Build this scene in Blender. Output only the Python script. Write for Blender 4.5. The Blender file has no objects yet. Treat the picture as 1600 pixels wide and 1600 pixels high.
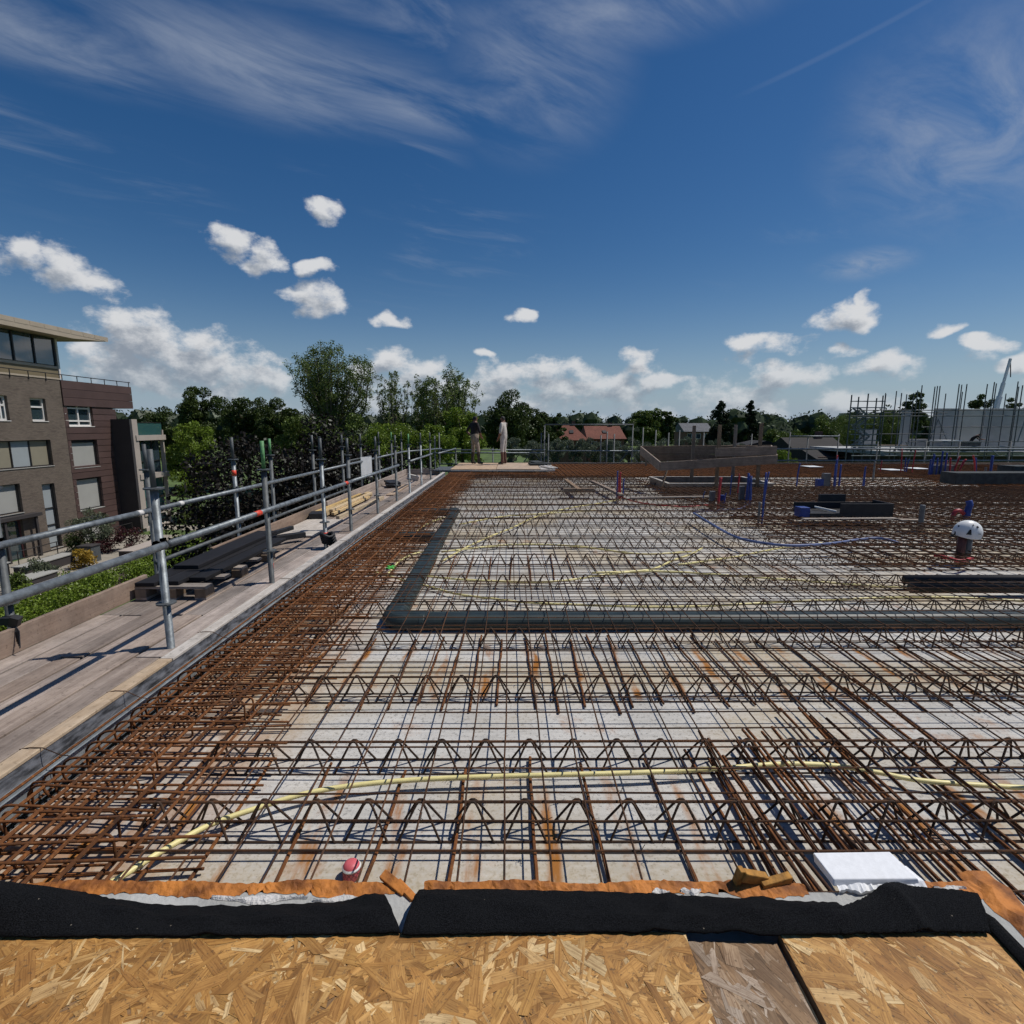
import bpy, math, random
import numpy as np
from mathutils import Vector, Matrix

scene = bpy.context.scene
col = scene.collection
R = math.radians

# ---------------------------------------------------------------- camera
CZ = 1.55                 # lens height above the precast floor
PITCH = R(9.15)
FPX = 830.0               # focal length in pixels of the 1600 px photograph
cam_data = bpy.data.cameras.new('camera')
cam_data.sensor_width = 36.0
cam_data.lens = 36.0 * FPX / 1600.0
cam_data.clip_start = 0.02
cam_data.clip_end = 6000
cam = bpy.data.objects.new('camera', cam_data)
cam.location = (0, 0, CZ)
cam.rotation_euler = (R(90) - PITCH, 0, 0)
col.objects.link(cam)
scene.camera = cam
CP, SP = math.cos(PITCH), math.sin(PITCH)

def ray(u, v):
    a = (u - 800.0) / FPX; b = (v - 800.0) / FPX
    return a, CP - b * SP, -(b * CP + SP)
def at_y(u, v, Y):
    d = ray(u, v); t = Y / d[1]
    return Vector((d[0] * t, Y, CZ + d[2] * t))
def at_z(u, v, z):
    d = ray(u, v); t = (z - CZ) / d[2]
    return Vector((d[0] * t, d[1] * t, z))
def at_x(u, v, X):
    d = ray(u, v); t = X / d[0]
    return Vector((X, d[1] * t, CZ + d[2] * t))

# ---------------------------------------------------------------- world and sun
SUN_EL = R(59); SUN_VEC = Vector((1.0, 0.22, 0)).normalized()
SUN_DIR = Vector((SUN_VEC.x * math.cos(SUN_EL), SUN_VEC.y * math.cos(SUN_EL), math.sin(SUN_EL)))
SKY_STRENGTH = 0.07
world = bpy.data.worlds.new('World'); scene.world = world; world.use_nodes = True
scene.view_settings.view_transform = 'Standard'
scene.view_settings.look = 'None'
scene.view_settings.gamma = 1.0
scene.view_settings.use_curve_mapping = False
scene.view_settings.exposure = -0.35

class NT:
    """tiny helper for wiring shader nodes"""
    def __init__(s, tree): s.t = tree; s.n = tree.nodes; s.l = tree.links
    def node(s, typ, ins=None, **kw):
        nd = s.n.new(typ)
        for k, v in kw.items(): setattr(nd, k, v)
        for k, v in (ins or {}).items(): s.put(nd.inputs[k], v)
        return nd
    def put(s, sock, v):
        if isinstance(v, bpy.types.NodeSocket): s.l.new(v, sock)
        elif v is not None: sock.default_value = v
    def m(s, op, a, b=None, c=None, clamp=False):
        nd = s.n.new('ShaderNodeMath'); nd.operation = op; nd.use_clamp = clamp
        for i, v in enumerate((a, b, c)):
            if v is not None: s.put(nd.inputs[i], v)
        return nd.outputs[0]
    def ramp(s, x, lo, hi, a=0.0, b=1.0, smooth=True):
        nd = s.n.new('ShaderNodeMapRange')
        nd.interpolation_type = 'SMOOTHSTEP' if smooth else 'LINEAR'
        for i, v in enumerate((x, lo, hi, a, b)): s.put(nd.inputs[i], v)
        return nd.outputs[0]
    def mix(s, f, a, b, blend='MIX'):
        nd = s.n.new('ShaderNodeMix'); nd.data_type = 'RGBA'; nd.blend_type = blend
        s.put(nd.inputs[0], f); s.put(nd.inputs[6], a); s.put(nd.inputs[7], b)
        return nd.outputs[2]
    def noise(s, vec, scale, detail=4.0, rough=0.5, dist=0.0):
        nd = s.node('ShaderNodeTexNoise', {'Scale': scale, 'Detail': detail, 'Roughness': rough, 'Distortion': dist})
        if vec is not None: s.put(nd.inputs['Vector'], vec)
        return nd.outputs[0]
    def xyz(s, x, y, z):
        return s.node('ShaderNodeCombineXYZ', {0: x, 1: y, 2: z}).outputs[0]

def c4(r, g, b): return (r, g, b, 1.0)

# cumulus in view: (u, v, half width, half height) in the photograph, as directions of the sky
CUMULUS = [
 (25, 392, 46, 34), (95, 420, 58, 36), (160, 448, 46, 20), (362, 378, 38, 30), (412, 408, 36, 24), (495, 421, 34, 12),
 (503, 328, 26, 20), (492, 468, 46, 28), (215, 528, 78, 54), (300, 562, 95, 48), (390, 588, 66, 34), (148, 545, 50, 20),
 (612, 566, 50, 22), (655, 576, 34, 20), (616, 498, 36, 9), (815, 494, 18, 11), (762, 556, 18, 7),
 (840, 582, 66, 28), (905, 604, 55, 22), (775, 592, 56, 20), (998, 564, 32, 18), (1040, 595, 50, 16),
 (1330, 492, 54, 24), (1350, 472, 18, 18), (1195, 536, 66, 17), (1318, 549, 28, 9), (1232, 586, 88, 22), (1385, 572, 60, 24),
 (1540, 538, 44, 12), (1470, 516, 28, 12), (1590, 566, 44, 18),
]
def build_world():
    w = NT(world.node_tree); w.n.clear()
    out = w.node('ShaderNodeOutputWorld'); bg = w.node('ShaderNodeBackground')
    bg.inputs['Strength'].default_value = SKY_STRENGTH
    w.l.new(bg.outputs[0], out.inputs[0])
    sky = w.node('ShaderNodeTexSky', sky_type='NISHITA', sun_disc=False, sun_elevation=SUN_EL,
                 sun_rotation=math.atan2(SUN_VEC.x, SUN_VEC.y), altitude=0.0, air_density=1.0, dust_density=0.35, ozone_density=2.4)
    tc = w.node('ShaderNodeTexCoord')
    sep = w.node('ShaderNodeSeparateXYZ', {0: tc.outputs['Generated']})
    x, y, z = sep.outputs
    hyp = w.m('MAXIMUM', w.m('SQRT', w.m('ADD', w.m('MULTIPLY', x, x), w.m('MULTIPLY', y, y))), 0.001)
    az = w.m('ARCTAN2', x, y); te = w.m('DIVIDE', z, hyp)
    def n2d(vec, scale, detail, rough=0.6, dist=0.0, color=False):
        nd = w.node('ShaderNodeTexNoise', {'Scale': scale, 'Detail': detail, 'Roughness': rough, 'Distortion': dist}, noise_dimensions='2D')
        w.l.new(vec, nd.inputs['Vector']); return nd.outputs[1 if color else 0]
    def density(p, blobs, det=6.0, puffs=False):
        """p = (azimuth, tan elevation); soft fields of clouds, broken up by noise"""
        v15 = w.node('ShaderNodeVectorMath', operation='MULTIPLY'); w.l.new(p, v15.inputs[0]); v15.inputs[1].default_value = (1, 1.5, 0); v15 = v15.outputs[0]
        wp = w.node('ShaderNodeVectorMath', operation='MULTIPLY_ADD'); w.l.new(n2d(v15, 16.0, 1.0, 0.5, 0, True), wp.inputs[0])
        wp.inputs[1].default_value = (0.05, 0.036, 0)
        sh = w.node('ShaderNodeVectorMath', operation='SUBTRACT'); w.l.new(p, sh.inputs[0]); sh.inputs[1].default_value = (0.025, 0.018, 0); w.l.new(sh.outputs[0], wp.inputs[2]); q0 = wp.outputs[0]
        field = None
        for (u, v, hw, hh) in blobs:
            d = ray(u, v); d1 = ray(u + hw, v); d2 = ray(u, v - hh)
            a0 = math.atan2(d[0], d[1]); t0 = d[2] / math.hypot(d[0], d[1])
            ra = abs(math.atan2(d1[0], d1[1]) - a0); rt = abs(d2[2] / math.hypot(d2[0], d2[1]) - t0)
            q = w.node('ShaderNodeVectorMath', operation='MULTIPLY_ADD'); w.l.new(q0, q.inputs[0])
            q.inputs[1].default_value = (1 / ra, 1 / rt, 0); q.inputs[2].default_value = (-a0 / ra, -t0 / rt, 0)
            f = w.node('ShaderNodeVectorMath', operation='LENGTH'); w.l.new(q.outputs[0], f.inputs[0]); f = f.outputs['Value']
            field = f if field is None else w.m('MINIMUM', field, f)
        field = w.m('SUBTRACT', 1.15, w.m('MULTIPLY', field, field))
        tt = w.node('ShaderNodeSeparateXYZ', {0: p}).outputs[1]
        low = n2d(v15, 6.0, 1.0, 0.55)
        band = w.m('DIVIDE', w.m('SUBTRACT', tt, 0.035), 0.066)
        bank = w.m('SUBTRACT', w.m('MULTIPLY', w.m('SUBTRACT', low, 0.41), 6.0), w.m('MULTIPLY', band, band))
        field = w.m('MAXIMUM', w.m('MAXIMUM', field, bank), -1.5)
        n1 = n2d(v15, 19.0, det, 0.63)
        dens = w.m('ADD', field, w.m('MULTIPLY', w.m('SUBTRACT', n1, 0.5), 3.2))
        if puffs:
            wv = w.node('ShaderNodeVectorMath', operation='MULTIPLY_ADD'); w.l.new(n1, wv.inputs[0]); wv.inputs[1].default_value = (0.02, 0.02, 0); w.l.new(v15, wv.inputs[2])
            vo = w.node('ShaderNodeTexVoronoi', {'Scale': 46.0, 'Detail': 1.0, 'Roughness': 0.6, 'Smoothness': 0.6}, voronoi_dimensions='2D', feature='SMOOTH_F1'); w.l.new(wv.outputs[0], vo.inputs['Vector'])
            dens = w.m('ADD', dens, w.m('MULTIPLY', w.m('SUBTRACT', 0.42, vo.outputs['Distance']), 0.75))
        return dens
    P0 = w.xyz(az, te, 0.0)
    sp = w.node('ShaderNodeVectorMath', operation='ADD'); w.l.new(P0, sp.inputs[0]); sp.inputs[1].default_value = (0.012, 0.024, 0); P1 = sp.outputs[0]
    d0 = density(P0, CUMULUS)
    d1 = density(P1, [c for c in CUMULUS if c[2] * c[3] > 380], 5.0, False)
    cover = w.ramp(d0, -0.2, 1.1)
    shade = w.ramp(d1, -0.15, 1.5, 1.0, 0.0)
    K = 1.0 / SKY_STRENGTH
    ccol = w.mix(shade, c4(0.33 * K, 0.38 * K, 0.455 * K), c4(0.86 * K, 0.87 * K, 0.89 * K))
    # cirrus on a flat high layer
    zz = w.m('MAXIMUM', z, 0.04)
    px = w.m('DIVIDE', x, zz); py = w.m('DIVIDE', y, zz)
    rx = w.m('ADD', w.m('MULTIPLY', px, 0.80), w.m('MULTIPLY', py, 0.60))
    ry = w.m('SUBTRACT', w.m('MULTIPLY', py, 0.80), w.m('MULTIPLY', px, 0.60))
    ci = n2d(w.xyz(w.m('MULTIPLY', rx, 0.55), w.m('MULTIPLY', ry, 1.5), 0.0), 2.7, 6.0, 0.62, 0.35)
    big = n2d(w.xyz(px, py, 0.0), 0.75, 1.0, 0.5)
    cirrus = w.m('MULTIPLY', w.ramp(ci, 0.46, 0.90), w.ramp(big, 0.42, 0.68))
    cirrus = w.m('MULTIPLY', cirrus, w.ramp(z, 0.15, 0.5))
    def patch(u, v, hw, hh):
        d = ray(u, v); d1 = ray(u + hw, v); d2 = ray(u, v - hh)
        a0 = math.atan2(d[0], d[1]); t0 = d[2] / math.hypot(d[0], d[1])
        ra = abs(math.atan2(d1[0], d1[1]) - a0); rt = abs(d2[2] / math.hypot(d2[0], d2[1]) - t0)
        q = w.node('ShaderNodeVectorMath', operation='MULTIPLY_ADD'); w.l.new(P0, q.inputs[0])
        q.inputs[1].default_value = (1 / ra, 1 / rt, 0); q.inputs[2].default_value = (-a0 / ra, -t0 / rt, 0)
        f = w.node('ShaderNodeVectorMath', operation='LENGTH'); w.l.new(q.outputs[0], f.inputs[0])
        return w.ramp(f.outputs['Value'], 0.0, 1.25, 1.0, 0.0)
    pm = None
    for q in ((430, 110, 330, 95), (660, 165, 260, 60), (840, 110, 150, 150), (1540, 170, 340, 200), (80, 60, 260, 70), (960, 20, 320, 70), (1350, 412, 90, 26)):
        p = patch(*q); pm = p if pm is None else w.m('MAXIMUM', pm, p)
    cirrus2 = w.m('MULTIPLY', w.ramp(ci, 0.22, 0.78), pm)
    cir = w.m('MULTIPLY', w.m('MAXIMUM', cirrus, cirrus2), 0.62)
    # an old contrail, a faint straight streak
    e0, e1 = ray(1470, -10), ray(1130, 160); A = Vector((math.atan2(e0[0], e0[1]), e0[2] / math.hypot(e0[0], e0[1]))); B = Vector((math.atan2(e1[0], e1[1]), e1[2] / math.hypot(e1[0], e1[1])))
    dl = (B - A); Ln = dl.length; dl.normalize(); nl = Vector((-dl.y, dl.x))
    along = w.node('ShaderNodeVectorMath', operation='DOT_PRODUCT'); w.l.new(P0, along.inputs[0]); along.inputs[1].default_value = (dl.x, dl.y, 0)
    across = w.node('ShaderNodeVectorMath', operation='DOT_PRODUCT'); w.l.new(P0, across.inputs[0]); across.inputs[1].default_value = (nl.x, nl.y, 0)
    off = w.m('ABSOLUTE', w.m('SUBTRACT', across.outputs['Value'], A.dot(nl)))
    s_ = w.m('DIVIDE', w.m('SUBTRACT', along.outputs['Value'], A.dot(dl)), Ln)
    trail = w.m('MULTIPLY', w.ramp(off, 0.001, 0.006, 0.07, 0.0), w.m('MULTIPLY', w.ramp(s_, -0.5, 0.2), w.ramp(s_, 1.0, 0.6)))
    cir = w.m('MAXIMUM', cir, trail)
    veil = w.m('POWER', w.ramp(te, 0.0, 0.34, 1.0, 0.0, False), 3.0)      # pale air low over the horizon, all the way round
    hs = w.node('ShaderNodeHueSaturation', {'Hue': 0.505, 'Saturation': 1.36, 'Value': 1.13, 'Color': sky.outputs[0]})
    base = w.mix(w.m('MULTIPLY', veil, 0.85), hs.outputs[0], c4(0.36 * K, 0.49 * K, 0.69 * K))
    base = w.mix(cir, base, c4(0.47 * K, 0.53 * K, 0.64 * K))
    fin = w.mix(w.m('MULTIPLY', cover, w.ramp(te, 0.0, 0.13, 0.55, 0.97)), base, ccol)
    w.l.new(fin, bg.inputs['Color'])
build_world()

sun_data = bpy.data.lights.new('sun', 'SUN')
sun_data.energy = 4.6; sun_data.angle = R(0.53); sun_data.color = (1.0, 0.955, 0.89)
sun = bpy.data.objects.new('sun', sun_data); col.objects.link(sun)
sun.rotation_euler = SUN_DIR.to_track_quat('Z', 'Y').to_euler()
world.cycles.sampling_method = 'MANUAL'
world.cycles.sample_map_resolution = 256
cy = scene.cycles
cy.max_bounces = 4; cy.diffuse_bounces = 2; cy.glossy_bounces = 2; cy.transmission_bounces = 2; cy.transparent_max_bounces = 4
cy.use_adaptive_sampling = True; cy.adaptive_threshold = 0.03
cy.caustics_reflective = False; cy.caustics_refractive = False
# ---------------------------------------------------------------- mesh tools
class MB:
    def __init__(s): s.v = []; s.f = []; s.mi = []
    def add(s, vs, fs, mi=0):
        o = len(s.v); s.v.extend([tuple(v) for v in vs])
        for f in fs: s.f.append(tuple(i + o for i in f)); s.mi.append(mi)
        return s
    def box(s, x0, x1, y0, y1, z0, z1, mi=0):
        vs = [(x, y, z) for z in (z0, z1) for y in (y0, y1) for x in (x0, x1)]
        return s.add(vs, [(0, 2, 3, 1), (4, 5, 7, 6), (0, 1, 5, 4), (2, 6, 7, 3), (0, 4, 6, 2), (1, 3, 7, 5)], mi)
    def obox(s, c, sx, sy, sz, rot=(0, 0, 0), mi=0):
        M = Matrix.Rotation(rot[2], 3, 'Z') @ Matrix.Rotation(rot[1], 3, 'Y') @ Matrix.Rotation(rot[0], 3, 'X')
        c = Vector(c)
        vs = [c + M @ Vector((x * sx / 2, y * sy / 2, z * sz / 2)) for z in (-1, 1) for y in (-1, 1) for x in (-1, 1)]
        return s.add(vs, [(0, 2, 3, 1), (4, 5, 7, 6), (0, 1, 5, 4), (2, 6, 7, 3), (0, 4, 6, 2), (1, 3, 7, 5)], mi)
    def beam(s, p0, p1, w, h, up=(0, 0, 1), mi=0):
        p0 = Vector(p0); p1 = Vector(p1); d = (p1 - p0).normalized(); up = Vector(up)
        if abs(d.dot(up)) > 0.98: up = Vector((0, 1, 0))
        sx = d.cross(up).normalized(); uz = sx.cross(d).normalized()
        vs = [p + sx * (i * w / 2) + uz * (j * h / 2) for p in (p0, p1) for j in (-1, 1) for i in (-1, 1)]
        return s.add(vs, [(0, 1, 3, 2), (4, 6, 7, 5), (0, 4, 5, 1), (2, 3, 7, 6), (0, 2, 6, 4), (1, 5, 7, 3)], mi)
    def path(s, pts, r, n=6, caps=True, closed=False, mi=0):
        pts = [Vector(p) for p in pts]; N = len(pts)
        rs = r if isinstance(r, (list, tuple)) else [r] * N
        prev = None; rings = []
        for i in range(N):
            if closed: d = pts[(i + 1) % N] - pts[i - 1]
            else: d = pts[min(i + 1, N - 1)] - pts[max(i - 1, 0)]
            d = d.normalized() if d.length > 1e-9 else Vector((0, 0, 1))
            if prev is None:
                ref = Vector((0, 0, 1)) if abs(d.z) < 0.9 else Vector((1, 0, 0))
                a = d.cross(ref).normalized()
            else:
                a = (prev - d * prev.dot(d))
                a = a.normalized() if a.length > 1e-6 else d.orthogonal().normalized()
            prev = a; b = d.cross(a)
            rings.append([pts[i] + (a * math.cos(2 * math.pi * k / n) + b * math.sin(2 * math.pi * k / n)) * rs[i] for k in range(n)])
        vs = [v for rg in rings for v in rg]; fs = []
        for i in range(N if closed else N - 1):
            j = (i + 1) % N
            for k in range(n):
                k2 = (k + 1) % n
                fs.append((i * n + k, i * n + k2, j * n + k2, j * n + k))
        if caps and not closed:
            fs.append(tuple(range(n - 1, -1, -1))); fs.append(tuple((N - 1) * n + k for k in range(n)))
        return s.add(vs, fs, mi)
    def tube(s, p0, p1, r, n=8, r2=None, caps=True, mi=0):
        return s.path([p0, p1], [r, r if r2 is None else r2], n, caps, False, mi)
    def lathe(s, prof, c=(0, 0, 0), n=16, mi=0):
        c = Vector(c); vs = []; fs = []
        for (r, z) in prof:
            for k in range(n):
                a = 2 * math.pi * k / n
                vs.append(c + Vector((r * math.cos(a), r * math.sin(a), z)))
        for i in range(len(prof) - 1):
            for k in range(n):
                k2 = (k + 1) % n
                fs.append((i * n + k, i * n + k2, (i + 1) * n + k2, (i + 1) * n + k))
        fs.append(tuple(range(n - 1, -1, -1))); fs.append(tuple((len(prof) - 1) * n + k for k in range(n)))
        return s.add(vs, fs, mi)
    def quad(s, a, b, c, d, mi=0): return s.add([a, b, c, d], [(0, 1, 2, 3)], mi)
    def mesh(s, name, mats, smooth=False):
        me = bpy.data.meshes.new(name); me.from_pydata(s.v, [], s.f)
        for m in (mats if isinstance(mats, (list, tuple)) else [mats]): me.materials.append(m)
        if any(s.mi): me.polygons.foreach_set('material_index', s.mi)
        if smooth: me.polygons.foreach_set('use_smooth', [True] * len(me.polygons))
        me.update(); return me
    def build(s, name, mats, parent=None, smooth=False, bevel=0.0, **kw):
        o = put(name, s.mesh(name, mats, smooth), parent, **kw)
        if bevel:
            b = o.modifiers.new('edge', 'BEVEL'); b.width = bevel; b.segments = 2; b.limit_method = 'ANGLE'
        return o

def tag(o, label=None, cat=None, group=None, kind=None):
    if label: o['label'] = label
    if cat: o['category'] = cat
    if group: o['group'] = group
    if kind: o['kind'] = kind
    return o
def put(name, data, parent=None, loc=None, rot=None, scale=None, **kw):
    o = bpy.data.objects.new(name, data); col.objects.link(o)
    if parent is not None: o.parent = parent
    if loc is not None: o.location = loc
    if rot is not None: o.rotation_euler = rot
    if scale is not None: o.scale = scale
    return tag(o, **kw)
def thing(name, label, cat, loc=(0, 0, 0), rz=0.0, group=None):
    return put(name, None, None, loc, (0, 0, rz), label=label, cat=cat, group=group)
ORD_ = ['first', 'second', 'third', 'fourth', 'fifth', 'sixth', 'seventh', 'eighth', 'ninth', 'tenth', 'eleventh', 'twelfth', 'thirteenth',
       'fourteenth', 'fifteenth', 'sixteenth', 'seventeenth', 'eighteenth', 'nineteenth', 'twentieth', 'twenty-first', 'twenty-second', 'twenty-third', 'twenty-fourth', 'twenty-fifth', 'twenty-sixth', 'twenty-seventh', 'twenty-eighth', 'twenty-ninth', 'thirtieth']
ORD = ORD_ + ['thirty-' + q for q in ORD_[:9]]

# ---------------------------------------------------------------- materials
def mat(name, colr, rough=0.7, metal=0.0, var=0.12, scale=8.0, bump=0.0, bscale=60.0, coords='Object', obj_var=0.0, stretch=None, spec=0.5, col2=None, detail=5.0):
    m = bpy.data.materials.new(name); m.use_nodes = True
    t = NT(m.node_tree); b = t.n['Principled BSDF']
    b.inputs['Roughness'].default_value = rough; b.inputs['Metallic'].default_value = metal
    b.inputs['Specular IOR Level'].default_value = spec
    tc = t.node('ShaderNodeTexCoord').outputs[coords]
    if stretch:
        mp = t.node('ShaderNodeMapping'); t.l.new(tc, mp.inputs[0]); mp.inputs['Scale'].default_value = stretch; tc = mp.outputs[0]
    if obj_var:
        oi = t.node('ShaderNodeObjectInfo'); va = t.node('ShaderNodeVectorMath', operation='ADD'); t.l.new(tc, va.inputs[0])
        t.l.new(t.xyz(t.m('MULTIPLY', oi.outputs['Random'], 37.0), t.m('MULTIPLY', oi.outputs['Random'], 91.0), 0.0), va.inputs[1]); tc = va.outputs[0]
    n = t.noise(tc, scale, detail, 0.6)
    c1 = tuple(max(0, min(1, q * (1 - var))) for q in colr); c2 = tuple(max(0, min(1, q * (1 + var))) for q in (col2 or colr))
    cc = t.mix(t.ramp(n, 0.3, 0.7), c4(*c1), c4(*c2))
    if obj_var:
        hv = t.node('ShaderNodeHueSaturation', {'Color': cc})
        t.l.new(t.ramp(oi.outputs['Random'], 0, 1, 1 - obj_var, 1 + obj_var, False), hv.inputs['Value']); cc = hv.outputs[0]
    t.l.new(cc, b.inputs['Base Color'])
    if bump:
        bn = t.noise(tc, bscale, 4.0, 0.6)
        bp = t.node('ShaderNodeBump', {'Strength': bump, 'Distance': 0.01, 'Height': bn}); t.l.new(bp.outputs[0], b.inputs['Normal'])
    m['nt'] = 1
    return m

def wood_mat(name, c1, c2, axis='Y', obj_var=0.22, rough=0.75, stain=None, fine=1.0):
    m = bpy.data.materials.new(name); m.use_nodes = True
    t = NT(m.node_tree); b = t.n['Principled BSDF']; b.inputs['Roughness'].default_value = rough
    b.inputs['Specular IOR Level'].default_value = 0.3
    tc = t.node('ShaderNodeTexCoord').outputs['Object']; oi = t.node('ShaderNodeObjectInfo')
    mp = t.node('ShaderNodeMapping'); t.l.new(tc, mp.inputs[0])
    sc = {'X': (0.7, 14, 14), 'Y': (14, 0.7, 14), 'Z': (14, 14, 0.7)}[axis]
    mp.inputs['Scale'].default_value = tuple(q * fine for q in sc)
    off = t.node('ShaderNodeVectorMath', operation='ADD'); t.l.new(mp.outputs[0], off.inputs[0])
    t.l.new(t.xyz(t.m('MULTIPLY', oi.outputs['Random'], 53.0), t.m('MULTIPLY', oi.outputs['Random'], 31.0), 0.0), off.inputs[1])
    g = t.noise(off.outputs[0], 1.6, 8.0, 0.65, 0.6)
    g2 = t.noise(off.outputs[0], 9.0, 4.0, 0.6, 0.2)
    cc = t.mix(t.ramp(g, 0.3, 0.72), c4(*c1), c4(*c2))
    cc = t.mix(t.ramp(g2, 0.55, 0.75, 0.0, 0.45), cc, c4(*[q * 0.45 for q in c1]))
    big = t.noise(tc, 1.7, 5.0, 0.6)
    cc = t.mix(t.ramp(big, 0.35, 0.75, 0.0, 0.5), cc, c4(*(stain or [q * 0.7 for q in c1])))
    mid = t.noise(tc, 7.0, 6.0, 0.68); sp = t.noise(tc, 42.0, 3.0, 0.6)
    cc = t.mix(t.ramp(mid, 0.38, 0.70, 0.0, 0.55), cc, t.mix(1.0, cc, c4(0.55, 0.53, 0.52), 'MULTIPLY'))
    cc = t.mix(t.ramp(sp, 0.58, 0.70, 0.0, 0.5), cc, c4(*[q * 0.40 for q in c1]))
    hv = t.node('ShaderNodeHueSaturation', {'Color': cc})
    t.l.new(t.ramp(oi.outputs['Random'], 0, 1, 1 - obj_var, 1 + obj_var, False), hv.inputs['Value'])
    t.l.new(t.ramp(t.m('FRACT', t.m('MULTIPLY', oi.outputs['Random'], 17.0)), 0, 1, 0.70, 1.10, False), hv.inputs['Saturation'])
    t.l.new(hv.outputs[0], b.inputs['Base Color'])
    bp = t.node('ShaderNodeBump', {'Strength': 0.35, 'Distance': 0.004, 'Height': g}); t.l.new(bp.outputs[0], b.inputs['Normal'])
    return m

def slab_mat():
    m = bpy.data.materials.new('precast_concrete'); m.use_nodes = True
    t = NT(m.node_tree); b = t.n['Principled BSDF']; b.inputs['Roughness'].default_value = 0.9; b.inputs['Specular IOR Level'].default_value = 0.25
    geo = t.node('ShaderNodeNewGeometry'); P = geo.outputs['Position']
    sx, sy, sz = t.node('ShaderNodeSeparateXYZ', {0: P}).outputs
    n1 = t.noise(P, 1.1, 6.0, 0.6); n2 = t.noise(P, 45.0, 5.0, 0.7)
    lines = t.noise(t.xyz(t.m('MULTIPLY', sx, 2.5), t.m('MULTIPLY', sy, 70.0), 0.0), 1.0, 4.0, 0.6)   # raked along the panel
    cc = t.mix(t.ramp(n1, 0.3, 0.7), c4(0.47, 0.455, 0.42), c4(0.66, 0.64, 0.60))
    cc = t.mix(t.ramp(lines, 0.3, 0.75, 0.0, 0.45), cc, c4(0.30, 0.29, 0.27))
    cc = t.mix(t.ramp(n2, 0.52, 0.64, 0.0, 0.7), cc, c4(0.20, 0.195, 0.185))
    vo = t.node('ShaderNodeTexVoronoi', {'Vector': P, 'Scale': 38.0})
    cc = t.mix(t.ramp(vo.outputs['Distance'], 0.05, 0.16, 0.75, 0.0), cc, c4(0.12, 0.115, 0.11))
    # yellowish cement patches
    n3 = t.noise(P, 0.9, 4.0, 0.55)
    yb = t.m('MAXIMUM', t.ramp(sy, 1.9, 1.5, 0, 1), t.m('MULTIPLY', t.ramp(sy, 2.85, 3.05), t.ramp(sy, 3.45, 3.2)))
    cc = t.mix(t.m('MULTIPLY', t.m('MAXIMUM', yb, t.ramp(n3, 0.44, 0.66)), t.ramp(n2, 0.3, 0.6, 0.35, 0.75)), cc, c4(0.43, 0.345, 0.215))
    # rust run-off under the bars that lay on the panel joints
    w1 = t.m('PINGPONG', t.m('ADD', t.m('ADD', sx, t.m('MULTIPLY', t.noise(P, 1.3, 3.0, 0.5), 0.25)), 0.03), 0.145)
    strip = t.ramp(w1, 0.012, 0.040, 1.0, 0.0)
    rn = t.noise(t.xyz(t.m('MULTIPLY', sx, 9.0), t.m('MULTIPLY', sy, 2.2), 1.0), 1.0, 5.0, 0.6)
    bands = t.m('MAXIMUM', t.m('MULTIPLY', t.ramp(sy, 2.25, 2.0), t.ramp(sy, 1.0, 1.3)), t.m('MULTIPLY', t.ramp(sy, 2.8, 2.9), t.ramp(sy, 3.7, 3.5)))
    rust = t.m('MULTIPLY', t.m('MULTIPLY', strip, bands), t.ramp(rn, 0.42, 0.62))
    patch = t.m('MULTIPLY', t.ramp(t.noise(P, 2.2, 6.0, 0.66), 0.55, 0.70), 0.75)
    edge = t.m('MULTIPLY', t.ramp(sx, -0.9, -1.5), 0.65)
    rust = t.m('MAXIMUM', rust, t.m('MAXIMUM', t.m('MULTIPLY', patch, t.ramp(rn, 0.4, 0.6)), t.m('MULTIPLY', edge, t.ramp(rn, 0.3, 0.6))))
    cc = t.mix(rust, cc, c4(0.33, 0.135, 0.03))
    t.l.new(cc, b.inputs['Base Color'])
    h = t.m('ADD', t.m('MULTIPLY', lines, 0.6), t.m('MULTIPLY', n2, 0.6))
    bp = t.node('ShaderNodeBump', {'Strength': 0.6, 'Distance': 0.004, 'Height': h}); t.l.new(bp.outputs[0], b.inputs['Normal'])
    return m

def rust_mat(name, dark, mid, bright, obj_var=0.3):
    m = bpy.data.materials.new(name); m.use_nodes = True
    t = NT(m.node_tree); b = t.n['Principled BSDF']; b.inputs['Roughness'].default_value = 0.85; b.inputs['Specular IOR Level'].default_value = 0.25
    P = t.node('ShaderNodeNewGeometry').outputs['Position']; oi = t.node('ShaderNodeObjectInfo')
    n = t.noise(P, 5.0, 6.0, 0.65); n2 = t.noise(P, 60.0, 3.0, 0.6)
    cc = t.mix(t.ramp(n, 0.32, 0.6), c4(*dark), c4(*mid))
    cc = t.mix(t.ramp(n2, 0.5, 0.75, 0, 0.8), cc, c4(*bright))
    hv = t.node('ShaderNodeHueSaturation', {'Color': cc})
    t.l.new(t.ramp(oi.outputs['Random'], 0, 1, 1 - obj_var, 1 + obj_var, False), hv.inputs['Value'])
    t.l.new(hv.outputs[0], b.inputs['Base Color'])
    return m

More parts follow.
